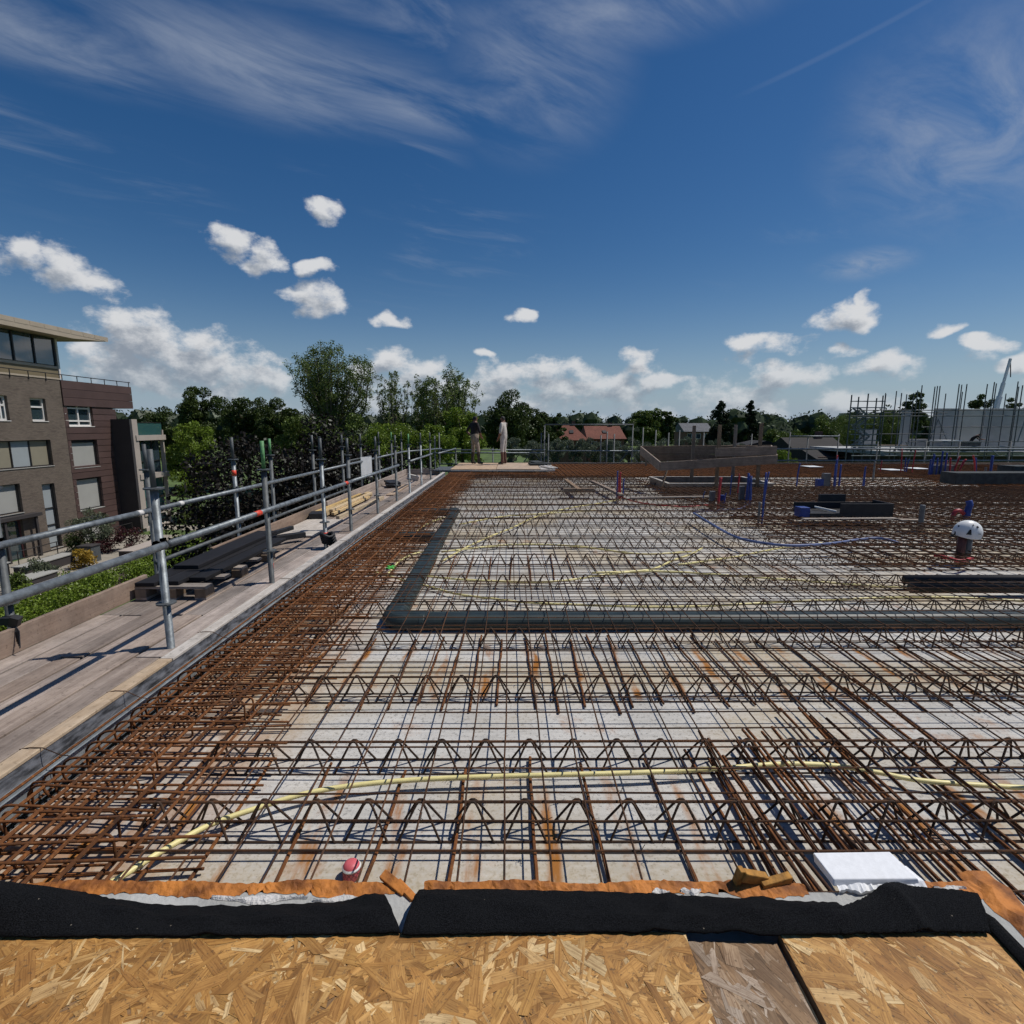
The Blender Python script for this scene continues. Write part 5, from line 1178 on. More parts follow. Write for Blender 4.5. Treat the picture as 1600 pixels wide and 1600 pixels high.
# ---------------------------------------------------------------- people (bodies grown as one continuous surface)
def person(name, label, loc, rz, J, zones, scale=1.0):
    """J: joint -> (x, y, z, radius); x is forward, y to the person's left. zones: material per bone"""
    bones = [('pelvis', 'waist', 'torso'), ('waist', 'chest', 'torso'), ('chest', 'neck', 'torso'), ('neck', 'skull', 'head'), ('skull', 'crown', 'head'), ('skull', 'face', 'head'), ('face', 'nose', 'head')]
    for s in ('l', 'r'):
        bones += [('skull', 'ear' + s, 'head'), ('chest', 'shoulder' + s, 'torso'), ('shoulder' + s, 'elbow' + s, 'upper_arm'), ('elbow' + s, 'wrist' + s, 'forearm'), ('wrist' + s, 'palm' + s, 'hand'),
                  ('pelvis', 'hip' + s, 'hips'), ('hip' + s, 'knee' + s, 'thigh'), ('knee' + s, 'ankle' + s, 'shin'), ('ankle' + s, 'toe' + s, 'foot'), ('ankle' + s, 'heel' + s, 'foot')]
        pw = Vector(J['wrist' + s][:3]); pp = Vector(J['palm' + s][:3]); d = (pp - pw).normalized()
        ref = Vector((1, 0, 0)) if abs(d.x) < 0.8 else Vector((0, 0, 1)); side = d.cross(ref).normalized(); nrm = side.cross(d)
        for k, (off, ln) in enumerate(((-0.030, 0.065), (-0.010, 0.082), (0.010, 0.078), (0.030, 0.060))):
            q = pp + side * off + d * ln * 0.55; J['f%d%s' % (k, s)] = (*q, 0.0085); J['g%d%s' % (k, s)] = (*(q + d * ln * 0.4 + nrm * 0.02), 0.0075)
            bones += [('palm' + s, 'f%d%s' % (k, s), 'hand'), ('f%d%s' % (k, s), 'g%d%s' % (k, s), 'hand')]
        q = pw + (pp - pw) * 0.5 - side * 0.045 + d * 0.02; J['t' + s] = (*q, 0.010); J['u' + s] = (*(q + d * 0.04 + nrm * 0.015), 0.009)
        bones += [('palm' + s, 't' + s, 'hand'), ('t' + s, 'u' + s, 'hand')]
    keys = list(J); idx = {k: i for i, k in enumerate(keys)}
    me = bpy.data.meshes.new(name); me.from_pydata([J[k][:3] for k in keys], [(idx[a], idx[c]) for a, c, _ in bones], [])
    ob = bpy.data.objects.new(name, me); col.objects.link(ob)
    ob.modifiers.new('skin', 'SKIN'); ob.modifiers.new('sub', 'SUBSURF').levels = 2
    for i, k in enumerate(keys):
        sv = me.skin_vertices[0].data[i]; sv.radius = (J[k][3], J[k][4] if len(J[k]) > 4 else J[k][3]); sv.use_root = (k == 'pelvis')
    dg = bpy.context.evaluated_depsgraph_get(); dg.update()
    nm = bpy.data.meshes.new_from_object(ob.evaluated_get(dg)); bpy.data.objects.remove(ob)
    zl = sorted(set(zones.values())); nm.materials.clear()
    for z in zl: nm.materials.append(M[z])
    segs = [(Vector(J[a][:3]), Vector(J[c][:3]), zn, 0.5 * (J[a][3] + J[c][3])) for a, c, zn in bones]
    hairz = J['skull'][2] + 0.02; fx = J['face'][0]; sx = J['skull'][0]; fdir = (Vector(J['face'][:3]) - Vector(J['skull'][:3])).normalized()
    for p in nm.polygons:
        c = p.center; best = None; bd = 9
        for a, e, zn, r in segs:
            ab = e - a; t = max(0, min(1, (c - a).dot(ab) / max(1e-9, ab.length_squared))); dist = (c - a - ab * t).length - r
            if dist < bd: bd = dist; best = zn
        if best == 'head':
            rel_ = c - Vector(J['skull'][:3])
            if rel_.z > 0.045 or (rel_.dot(fdir) < 0.0 and rel_.z > -0.05): best = 'hair'
        if best == 'torso' and c.z < J['waist'][2] - 0.03: best = 'hips'
        if best == 'torso' and c.z > J['neck'][2] - 0.02: best = 'head'
        p.material_index = zl.index(zones[best]); p.use_smooth = True
    o = put(name, nm, None, loc, (0, 0, rz), (scale,) * 3, label=label, cat='person')
    return o
def pose(**kw):
    J = {'pelvis': (0, 0, .94, .125, .155), 'waist': (.01, 0, 1.10, .115, .145), 'chest': (0.0, 0, 1.32, .125, .165), 'neck': (.01, 0, 1.475, .055), 'skull': (.03, 0, 1.60, .078), 'crown': (.02, 0, 1.68, .070),
         'face': (.085, 0, 1.565, .050), 'nose': (.135, 0, 1.585, .012), 'earl': (.03, .085, 1.59, .014), 'earr': (.03, -.085, 1.59, .014)}
    for s, g in (('l', 1), ('r', -1)):
        J.update({'shoulder' + s: (0, .175 * g, 1.40, .062), 'elbow' + s: (-.02, .245 * g, 1.13, .046), 'wrist' + s: (.05, .24 * g, .90, .032), 'palm' + s: (.07, .235 * g, .81, .036),
                  'hip' + s: (0, .095 * g, .88, .095), 'knee' + s: (.02, .115 * g, .50, .066), 'ankle' + s: (-.01, .13 * g, .09, .048), 'toe' + s: (.15, .145 * g, .035, .035), 'heel' + s: (-.05, .13 * g, .04, .038)})
    J.update(kw); return J
M['skin'] = mat('skin', (0.17, 0.085, 0.055), 0.6, var=0.1); M['hair'] = mat('dark_hair', (0.012, 0.009, 0.008), 0.7)
M['tee_black'] = mat('black_cotton', (0.014, 0.012, 0.013), 0.9, var=0.2); M['khaki'] = mat('khaki_trousers', (0.30, 0.245, 0.19), 0.9, var=0.25, scale=9, bump=0.3, bscale=25)
M['khaki_dark'] = mat('dark_khaki', (0.07, 0.055, 0.04), 0.9, var=0.2); M['white_cloth'] = mat('white_work_clothes', (0.55, 0.50, 0.45), 0.9, var=0.1, scale=8, bump=0.3, bscale=20)
M['brown_cloth'] = mat('brown_knee_cloth', (0.14, 0.07, 0.05), 0.9, var=0.2); M['boot'] = mat('black_boots', (0.012, 0.012, 0.014), 0.6)
w1 = at_y(742, 725, 18.7); w2 = at_y(787, 725, 18.7)
person('person', 'person in black T-shirt and khaki trousers, hand on hip, on the plywood platform', (w1.x, 18.7, 0.228), R(40),
       pose(elbowl=(-.10, .34, 1.16, .046), wristl=(-.01, .20, 1.00, .033), palml=(.05, .15, .97, .036), elbowr=(.02, -.27, 1.14, .046), wristr=(.13, -.20, .97, .033), palmr=(.19, -.17, .93, .036),
            kneer=(.06, -.13, .50, .066), ankler=(.06, -.16, .09, .048), toer=(.22, -.18, .035, .035), heelr=(.02, -.16, .04, .038)),
       {'torso': 'tee_black', 'hips': 'khaki', 'head': 'skin', 'hair': 'hair', 'upper_arm': 'tee_black', 'forearm': 'skin', 'hand': 'skin', 'thigh': 'khaki', 'shin': 'khaki_dark', 'foot': 'boot'})
person('person', 'person in white work shirt and trousers with brown knees, on the platform', (w2.x, 18.75, 0.228), R(160),
       pose(elbowl=(.02, .25, 1.12, .048), wristl=(.14, .16, .92, .033), palml=(.18, .12, .85, .036), elbowr=(.04, -.25, 1.12, .048), wristr=(.10, -.22, .88, .033), palmr=(.13, -.21, .80, .036), pelvis=(0, 0, .94, .15, .165), waist=(.02, 0, 1.10, .145, .16)),
       {'torso': 'white_cloth', 'hips': 'white_cloth', 'head': 'skin', 'hair': 'hair', 'upper_arm': 'white_cloth', 'forearm': 'skin', 'hand': 'skin', 'thigh': 'white_cloth', 'shin': 'brown_cloth', 'foot': 'boot'})
# ---------------------------------------------------------------- apartment building on the left
AX = -33.7
ap = thing('apartment_building', 'brown brick apartment building with blinds and a glazed penthouse', 'building', (AX, 38, GZ)); o = Vector(ap.location)
def yz(u, v, X=AX): p = at_x(u, v, X); return p.y, p.z
def opening(tl, br, X=AX): (y0, z1) = yz(*tl, X); (y1, z0) = yz(*br, X); return [y0, y1, z0, z1]
def wall_open(name, X, y0, y1, z0, z1, ops, mk, depth=0.28, par=ap):
    b = MB(); Y = sorted({y0, y1, *[q for w in ops for q in w[:2]]}); Z = sorted({z0, z1, *[q for w in ops for q in w[2:]]})
    Y = [q for q in Y if y0 <= q <= y1]; Z = [q for q in Z if z0 <= q <= z1]
    for a, c in zip(Y[:-1], Y[1:]):
        for d, e in zip(Z[:-1], Z[1:]):
            my, mz = (a + c) / 2, (d + e) / 2
            if any(w[0] < my < w[1] and w[2] < mz < w[3] for w in ops): continue
            b.quad((X, a, d), (X, c, d), (X, c, e), (X, a, e))
    for w in ops:
        a, c, d, e = w; x = X - depth
        b.quad((X, a, d), (x, a, d), (x, c, d), (X, c, d)); b.quad((X, a, e), (X, c, e), (x, c, e), (x, a, e))
        b.quad((X, a, d), (X, a, e), (x, a, e), (x, a, d)); b.quad((X, c, d), (x, c, d), (x, c, e), (X, c, e))
    b.v = [tuple(Vector(v) - o) for v in b.v]
    return b.build(name, M[mk], par)
def window(w, X=AX, blind='blind_grey', frame='frame_dark', mull=(), trans=(), pane='glass', bl=None, fw_=0.07, par=ap, depth=0.28, panes=None):
    a, c, d, e = w; x = X - depth + 0.02; root = None
    b = MB()
    for (y0, y1, z0, z1) in ((a, a + fw_, d, e), (c - fw_, c, d, e), (a + fw_, c - fw_, d, d + fw_), (a + fw_, c - fw_, e - fw_, e)): b.box(x - 0.02 - o.x, x + 0.07 - o.x, y0 - o.y, y1 - o.y, z0 - o.z, z1 - o.z)
    for q in mull: yy = a + (c - a) * q; b.box(x - 0.02 - o.x, x + 0.06 - o.x, yy - fw_ / 2 - o.y, yy + fw_ / 2 - o.y, d + fw_ - o.z, e - fw_ - o.z)
    for q in trans: zz = d + (e - d) * q; b.box(x - 0.02 - o.x, x + 0.065 - o.x, a + fw_ - o.y, c - fw_ - o.y, zz - fw_ / 2 - o.z, zz + fw_ / 2 - o.z)
    s = b.build('window', M[frame], par)
    cuts = [0.0, *(panes or []), 1.0]; mats = blind if isinstance(blind, (list, tuple)) else [blind]
    for i, (p, q) in enumerate(zip(cuts[:-1], cuts[1:])):
        y0 = a + (c - a) * p; y1 = a + (c - a) * q; b = MB(); b.box(x - 0.05 - o.x, x - 0.02 - o.x, y0 + 0.01 - o.y, y1 - 0.01 - o.y, d - o.z, e - o.z)
        b.build('blind' if mats[i % len(mats)].startswith('blind') else 'pane', M[mats[i % len(mats)]], s)
    b = MB(); b.box(x - 0.02 - o.x, X + 0.05 - o.x, a - 0.03 - o.y, c + 0.03 - o.y, d - 0.05 - o.z, d - 0.002 - o.z); b.build('sill', M['frame_white' if frame != 'frame_dark' else 'blind_grey'], s)
    return s
Yc = yz(99, 640)[0]           # joint between brick and brown cladding
w_a = opening((-24, 616), (16, 657)); w_b = opening((46, 621.5), (75, 658)); w_c = opening((-30, 690), (84, 727)); w_d = opening((-28, 762), (37, 800)); w_e = opening((65, 757), (98, 853)); w_f = opening((-90, 835), (45, 880))
(yt, zt) = yz(98, 594)
Y0 = 24.0
wall_open('brick_wall', AX, Y0, Yc, GZ, zt, [w_a, w_b, w_c, w_d, w_e, w_f], 'brick')
window(w_a, frame='frame_white', blind='glass', trans=(0.62,), mull=(0.75,), fw_=0.12); window(w_b, frame='frame_white', blind='glass', trans=(0.62,), fw_=0.11)
window(w_c, blind=['blind_olive', 'blind_cool', 'blind_olive'], panes=[0.42, 0.70], mull=(0.42, 0.70)); window(w_d, blind='blind_grey')
window(w_e, blind=['blind_cool'], trans=(0.36, 0.62)); window(w_f, blind='glass', mull=(0.3, 0.6), frame='frame_red')
b = MB(); b.box(-0.02, 0.55, Y0 - o.y, yz(57, 822)[0] - o.y, w_f[3] + 0.12 - o.z, w_f[3] + 0.34 - o.z); b.build('canopy', M['charcoal'], ap)
for y in (yz(3, 850)[0], yz(53, 845)[0]):
    b = MB(); b.box(0.3, 0.45, y - 0.08 - o.y, y + 0.08 - o.y, 0, w_f[3] + 0.12 - o.z); b.build('canopy_post', M['charcoal'], ap)
b = MB(); b.box(-0.35, 0.04, Y0 - o.y, Yc + 0.02 - o.y, zt - o.z, zt + 0.12 - o.z); b.build('coping', M['tan_metal'], ap)
# brown clad wing: boards one by one around the openings
Ye = yz(180, 640)[0]
v_a = opening((103, 627), (147, 666)); v_b = opening((111, 691), (156, 728)); v_c = opening((119, 750), (163, 791)); v_d = opening((127, 808), (171, 850))
for v in (v_a, v_b, v_c, v_d): v[0] = max(v[0], Yc + 0.12)
ops = [v_a, v_b, v_c, v_d]; XB = AX + 0.02
zt2 = yz(120, 596)[1]
b = MB(); b.box(-6.0, -0.30, Yc - o.y, Ye - o.y, 0, zt2 - 0.2 - o.z); b.build('inner_block', M['charcoal'], ap)
z = GZ
while z < zt2 - 1.9:
    z1 = min(z + 0.50, zt2 - 1.9); segs_ = [(Yc, Ye)]
    for w in ops:
        if w[2] < z1 and w[3] > z + 0.0:
            if w[2] <= (z + z1) / 2 <= w[3]: segs_ = [(Yc, w[0]), (w[1], Ye)]
    for (a, c) in segs_:
        if c - a > 0.08:
            b = MB(); b.box(-0.30, 0.02, a - o.y, c - o.y, z + 0.02 - o.z, z1 - 0.015 - o.z); b.build('cladding_board', M['brown_panel'], ap)
    z = z1
for w, kw in ((v_a, dict(frame='frame_white', blind='glass', mull=(0.5,), trans=(0.22, 0.74), fw_=0.12)), (v_b, dict(blind='blind_grey')), (v_c, dict(blind='blind_grey')), (v_d, dict(blind='blind_grey'))): window(w, **kw)
yo = yz(205, 625)[0]
for k in range(3):
    zz = zt2 - 1.9 + 0.63 * k
    b = MB(); b.box(-5.0, 0.10, Yc - o.y, yo - o.y, zz + 0.012 - o.z, zz + 0.62 - o.z); b.build('cornice_board', M['brown_panel'], ap)
# penthouse
zp0 = zt + 0.12; zg0 = yz(60, 566)[1]; zg1 = yz(60, 522)[1]; yp = yz(97, 545)[0]; XP = AX - 0.5
b = MB(); b.box(-6.0, -0.5, Y0 - o.y, yp - o.y, zp0 - o.z, zg0 - 0.25 - o.z); b.build('penthouse_wall', M['olive'], ap)
b = MB(); b.box(-6.0, -0.45, Y0 - o.y, yp + 0.05 - o.y, zg0 - 0.25 - o.z, zg0 - 0.06 - o.z); b.build('penthouse_sill', M['tan_metal'], ap)
us = [-120, -75, -30, 1, 32, 64, 95]; yy = [yz(u, 545)[0] for u in us]
for a, c in zip(yy[:-1], yy[1:]):
    b = MB(); b.box(-0.62, -0.55, a + 0.06 - o.y, c - 0.06 - o.y, zg0 - o.z, zg1 - o.z); g = b.build('penthouse_window', M['glass_blue'], ap)
    b = MB(); b.box(-0.64, -0.48, c - 0.06 - o.y, c + 0.06 - o.y, zg0 - 0.06 - o.z, zg1 - o.z); b.build('frame', M['frame_dark'], g)
b = MB(); b.box(-0.66, -0.42, yp - 0.02 - o.y, yp + 0.12 - o.y, zp0 - o.z, zg1 - o.z); b.build('corner_post', M['frame_white'], ap)
b = MB(); b.box(-6.0, -0.66, yp - 0.1 - o.y, yp - 0.02 - o.y, zp0 - o.z, zg1 - o.z); b.build('penthouse_end_wall', M['olive'], ap)
yr = yz(150, 520)[0]
b = MB(); b.add([Vector(p) - o for p in ((AX + 0.9, Y0, zg1 + 0.0), (AX + 0.9, yp, zg1 + 0.0), (AX + 0.9, yr, zg1 + 0.30), (AX - 7, yr, zg1 + 0.30), (AX - 7, Y0, zg1), (AX + 0.9, Y0, zg1 + 0.62), (AX + 0.9, yr, zg1 + 0.62), (AX - 7, yr, zg1 + 0.62), (AX - 7, Y0, zg1 + 0.62))],
      [(0, 1, 2, 6, 5), (2, 3, 7, 6), (5, 6, 7, 8), (4, 3, 2, 1, 0), (0, 5, 8, 4), (4, 8, 7, 3)]); rf = b.build('roof', M['tan_metal'], ap)
q = Y0
while q < yr - 0.3:
    b = MB(); b.box(0.901, 0.915, q + 0.02 - o.y, min(q + 1.1, yr) - 0.02 - o.y, zg1 + 0.31 - o.z, zg1 + 0.60 - o.z); b.build('fascia_panel', M['tan_metal'], rf); q += 1.14
b = MB()
b.tube(Vector((AX + 0.05, Y0, zp0 + 0.33)) - o, Vector((AX + 0.05, yo, zp0 + 0.25)) - o, 0.035, 6)
q = Y0
while q < yo: b.tube(Vector((AX + 0.05, q, zp0 - 0.3)) - o, Vector((AX + 0.05, q, zp0 + 0.3)) - o, 0.03, 6); q += 1.4
b.build('roof_railing', M['frame_dark'], ap)
# projecting beige bay with glazed balconies
bt = thing('balcony_bay', 'beige projecting bay with glazed balconies at the end of the brick building', 'building', (AX, 46, GZ)); o2 = Vector(bt.location)
XT = AX + 1.75; ya = 45.2; yb = 49.2; zt3 = at_y(195, 655, ya).z
b = MB(); b.box(-3.0, 1.60, ya - o2.y, ya + 0.25 - o2.y, 0.3, zt3 - o2.z); b.build('side_panel', M['charcoal'], bt)
b = MB(); b.box(1.60, 1.80, ya - 0.02 - o2.y, ya + 0.62 - o2.y, 0.3, zt3 - o2.z); b.build('corner_column', M['beige'], bt)
b = MB(); b.box(1.45, 1.75, yb - 0.15 - o2.y, yb - o2.y, 0.3, zt3 - 0.9 - o2.z); b.build('end_column', M['beige'], bt)
zs = [at_x(222, v, XT).z for v in (853, 800, 741, 680)]
lv = [GZ + 0.3, zs[1], zs[2], zs[3]]
for i, zf in enumerate(lv):
    b = MB(); b.box(-3, 1.88, ya + 0.25 - o2.y, yb + 0.1 - o2.y, zf - 0.45 - o2.z if i else 0.0, zf - o2.z); b.build('floor_edge', M['beige'], bt)
    if i < 3:
        top = lv[i + 1] - 0.45
        b = MB(); b.box(1.30, 1.34, ya + 0.7 - o2.y, yb - 0.2 - o2.y, zf - o2.z, top - o2.z); g = b.build('glazing', M['glass_teal' if i < 2 else 'glass'], bt)
        for q in (0.33, 0.66):
            yy_ = ya + 0.7 + (yb - ya - 0.9) * q; b = MB(); b.box(1.28, 1.42, yy_ - 0.05 - o2.y, yy_ + 0.05 - o2.y, zf - o2.z, top - o2.z); b.build('mullion', M['frame_dark'], g)
        b = MB(); b.box(1.36, 1.44, ya + 0.7 - o2.y, yb - 0.2 - o2.y, zf + 1.0 - o2.z, zf + 1.07 - o2.z); b.build('hand_rail', M['frame_dark'], g)
    else:
        b = MB(); b.box(1.6, 1.63, ya + 0.65 - o2.y, yb - o2.y, zf - o2.z, zf + 1.05 - o2.z); g = b.build('glass_balustrade', M['glass_teal'], bt)
        b = MB(); b.box(1.58, 1.66, ya + 0.65 - o2.y, yb - o2.y, zf + 1.05 - o2.z, zf + 1.1 - o2.z); b.build('hand_rail', M['frame_dark'], g)
b = MB(); b.box(-3.0, 1.1, ya + 0.4 - o2.y, yb - o2.y, 0, lv[3] - 0.45 - o2.z); b.build('inner_wall', M['charcoal'], bt)

# ---------------------------------------------------------------- small houses beyond
def house(name, label, cx, cy, w, d, zeave, zridge, roof, rz=0.0, wall='house_brick', hip=0.0, chim=True, skyl=0):
    root = thing(name, label, 'house', (cx, cy, GZ), rz); b = MB(); b.box(-w / 2, w / 2, -d / 2, d / 2, 0, zeave - GZ)
    b.build('wall', M[wall], root)
    e = zeave - GZ; r = zridge - GZ; ov = 0.4; hx = w / 2 + ov; hy = d / 2 + ov
    b = MB(); b.add([(-hx, -hy, e - .2), (hx, -hy, e - .2), (hx, hy, e - .2), (-hx, hy, e - .2), (-hx + hip, 0, r), (hx - hip, 0, r), (-hx, -hy, e - .35), (hx, -hy, e - .35), (hx, hy, e - .35), (-hx, hy, e - .35)],
          [(0, 1, 5, 4), (2, 3, 4, 5), (1, 2, 5), (3, 0, 4), (0, 6, 7, 1), (1, 7, 8, 2), (2, 8, 9, 3), (3, 9, 6, 0), (9, 8, 7, 6)]); rf = b.build('roof', M[roof], root)
    if chim:
        b = MB(); b.box(w * .25 - .3, w * .25 + .3, -.3, .3, r - 0.6, r + 0.7); b.build('chimney', M['house_brick'], rf)
    for k in range(skyl):
        f = (k + 0.5) / skyl - 0.5; b = MB(); sl = math.atan2(r - e, hy); b.obox((w * 0.7 * f, -hy * 0.5, (e + r) / 2 + 0.02), 0.8, 1.0, 0.12, (sl, 0, 0)); b.build('skylight', M['frame_dark'], rf)
    for k in range(3):
        x = -w / 2 + w * (k + .5) / 3
        b = MB(); b.box(x - .6, x + .6, -d / 2 - .03, -d / 2 + .02, e - 2.0, e - .7); wd = b.build('window', M['frame_white'], root)
        b = MB(); b.box(x - .52, x + .52, -d / 2 - .04, -d / 2 - .031, e - 1.92, e - .78); b.build('pane', M['glass'], wd)
    return root
def hz(v, Y): return at_y(800, v, Y).z
def hx(u, Y): return at_y(u, 660, Y).x
house('house', 'red-roofed house with hipped roof behind the willow row, nearest the workers', hx(882, 105), 108, 8.4, 8, hz(686, 105), hz(663.5, 105), 'roof_red', 0.0, hip=2.6, skyl=2)
house('house', 'red-roofed house with a grey panel beside the gate frame', hx(944, 112), 115, 7.6, 8, hz(684, 112), hz(665.5, 112), 'roof_red', 0.1, hip=0.3, skyl=1)
house('house', 'long grey-roofed low house behind the willows right of the round trees', hx(1089, 135), 138, 6.6, 9, hz(673, 135), hz(661, 135), 'roof_grey', 0.0, chim=False)
house('house', 'dark gabled house roof behind the far guard rail right of the tray', hx(1278, 62), 64, 5.6, 7, hz(706, 62), hz(684, 62), 'roof_dark', 0.05)
house('house', 'small dark gabled roof with a pale dormer below the far guard rail', hx(1300, 52), 53, 4.2, 6, hz(712, 52), hz(700, 52), 'roof_dark', 0.0, chim=False)
house('house', 'little gable with white edges beside the tray end post', hx(1204, 70), 73, 3.6, 7, hz(697, 70), hz(689, 70), 'roof_dark', 1.5708, chim=False)
root = thing('tower_block', 'tiny pale flat-topped block on the far horizon', 'building', (hx(1328, 900), 900, GZ))
b = MB(); b.box(-15, 15, -8, 8, 0, hz(645.5, 900) - GZ); b.build('wall', M['precast'], root)
for k in range(5):
    b = MB(); b.box(-14, 14, -8.1, -8.0, hz(645.5, 900) - GZ - 3 - 3.1 * k, hz(645.5, 900) - GZ - 1.6 - 3.1 * k); b.build('window_band', M['glass'], root)

# ---------------------------------------------------------------- neighbouring building site on the right
NY = 42.0
nb = thing('neighbouring_building', 'unfinished pale concrete building with wall panels on the neighbouring site', 'building', (38, NY, GZ)); o = Vector(nb.location)
def nbx(u, Y=NY): return at_y(u, 680, Y).x
def nbz(v, Y=NY): return at_y(800, v, Y).z
b = MB(); b.box(nbx(1425) - o.x, 40, 0.5, 12, 0, nbz(712) - o.z); b.build('lower_floors', M['charcoal'], nb)
b = MB(); b.box(nbx(1400) - o.x, 40, -1.0, 12, nbz(712) - o.z, nbz(706) - o.z); b.build('floor_slab', M['concrete'], nb)
for (u0, u1, v0, v1, dy, mk) in ((1437, 1452, 640, 694, 2.0, 'precast'), (1452, 1482, 687, 694, 2.0, 'precast'), (1481, 1520, 637, 694, 1.5, 'precast'), (1521, 1560, 638, 694, 1.6, 'precast_warm'), (1561, 1640, 637, 694, 1.5, 'precast'), (1410, 1438, 672, 694, 5.0, 'precast')):
    b = MB(); b.box(nbx(u0) - o.x, nbx(u1) - 0.03 - o.x, dy, dy + 0.25, nbz(706) - o.z, nbz(v0) - o.z); b.build('wall_panel', M[mk], nb, bevel=0.02)
b = MB(); b.box(nbx(1500, 50) - o.x, nbx(1640, 50) - o.x, 8.0, 8.25, nbz(706) - o.z, nbz(640) - o.z); b.build('wall_panel', M['precast'], nb)
for (u0, u1, v0, v1, mk, lab) in ((1474, 1505, 688, 700, 'precast', 'pale crate stack with a bright lid on the neighbouring floor'), (1505, 1536, 690, 700, 'galv_dull', 'grey crate beside the pale crate on the neighbouring floor')):
    root = thing('crate', lab, 'crate', (nbx(u0, 40), 40, nbz(706))); w_ = nbx(u1, 40) - nbx(u0, 40); hh = nbz(v0, 40) - nbz(706)
    b = MB(); b.box(0, w_ - .05, 0, 1.2, 0, hh - 0.08); b.build('body', M[mk], root, bevel=0.02)
    b = MB(); b.box(-0.03, w_ - .02, -0.03, 1.23, hh - 0.08, hh); b.build('lid', M['sheet_white' if mk == 'precast' else 'galv'], root)
    for k in range(4):
        b = MB(); b.box(w_ * (k + .5) / 4 - .03, w_ * (k + .5) / 4 + .03, -0.04, 0.0, 0, hh - .09); b.build('rib', M[mk], root)
sc2 = thing('scaffold', 'dense galvanised scaffold with tall uprights around the neighbouring building', 'scaffold', (36, 39, GZ)); o = Vector(sc2.location)
rs = random.Random(5)
for (u, vt, Y) in ((1441, 602, 41), (1428, 614, 43), (1434, 610, 39.5), (1461, 604, 39.5), (1465, 603, 42), (1469, 603, 40), (1478, 615, 43), (1499, 600, 39.5), (1503, 601, 42), (1504, 612, 44), (1511, 600, 40), (1543, 600, 40.5), (1554, 597, 39), (1557, 599, 41), (1572, 615, 43), (1591, 596, 39.5), (1592, 604, 42), (1598, 602, 39), (1401, 611, 42), (1409, 614, 40), (1417, 616, 43), (1384, 614, 44), (1380, 618, 41), (1640, 600, 40), (1620, 604, 42)):
    t = at_y(u, vt, Y); b = MB(); b.tube(Vector((t.x, Y, GZ)) - o, t - o, 0.036, 6); b.build('standard', M['galv_dull'], sc2)
for (u0, u1, v, Y) in ((1340, 1680, 641, 39.5), (1330, 1680, 650, 39.4), (1340, 1480, 645, 42), (1330, 1680, 698, 38.8), (1330, 1680, 701.5, 38.7), (1420, 1680, 690, 39.4), (1330, 1480, 678, 41), (1380, 1680, 706, 38.6), (1330, 1640, 712, 39), (1440, 1640, 667, 43)):
    p = at_y(u0, v, Y); q = at_y(u1, v, Y); b = MB(); b.tube(p - o, q - o, 0.036, 6); b.build('ledger', M['galv_dull' if v < 695 else 'galv'], sc2)
for (u0, v0, u1, v1, Y) in ((1452, 690, 1466, 655, 43.5), (1466, 655, 1480, 690, 43.5), (1590, 690, 1604, 650, 39.2), (1395, 706, 1410, 690, 40), (1425, 706, 1415, 690, 40), (1560, 712, 1545, 698, 39)):
    b = MB(); b.tube(at_y(u0, v0, Y) - o, at_y(u1, v1, Y) - o, 0.04, 6); b.build('brace', M['galv'], sc2)
for (u0, u1, v, Y) in ((1420, 1650, 699.5, 39.6), (1330, 1420, 697, 40.4), (1395, 1600, 708, 39.8)):
    p = at_y(u0, v, Y); q = at_y(u1, v, Y); b = MB(); b.box(p.x - o.x, q.x - o.x, Y - o.y, Y + 0.9 - o.y, p.z - o.z, p.z + 0.06 - o.z); b.build('deck_plank', M['plank_x'], sc2)
# the stair tower
st = thing('stair_tower', 'galvanised scaffold stair tower with steps at the end of the neighbouring site', 'stair tower', (27, 41, GZ)); o = Vector(st.location)
for Y in (40.0, 42.0):
    for (u, vt) in ((1331, 617), (1342, 620), (1357, 615), (1370, 622), (1380, 618), (1384, 616)):
        t = at_y(u, vt, Y); b = MB(); b.tube(Vector((t.x, Y, GZ)) - o, t - o, 0.045, 6); b.build('standard', M['galv_dull'], st)
for v in (627, 637, 653, 663, 671, 679, 688, 695, 700, 707):
    b = MB(); p = at_y(1329, v, 40); q = at_y(1372 if v > 640 else 1384, v, 40); b.tube(p - o, q - o, 0.04, 6); b.build('ledger', M['galv'], st)
for i in range(5):
    v1 = 712 - 15 * i; u0, u1 = (1340, 1358) if i % 2 else (1358, 1342)
    p = at_y(u0, v1, 40.6); q = at_y(u1, v1 - 15, 40.6)
    for dy in (0.0, 0.7):
        b = MB(); b.beam(p + Vector((0, dy, 0)) - o, q + Vector((0, dy, 0)) - o, 0.05, 0.12); b.build('stringer', M['galv'], st)
    for k in range(6):
        c = p.lerp(q, (k + .5) / 6); b = MB(); b.box(c.x - .11 - o.x, c.x + .11 - o.x, 40.6 - o.y, 41.3 - o.y, c.z - .02 - o.z, c.z + .02 - o.z); b.build('step', M['galv'], st)
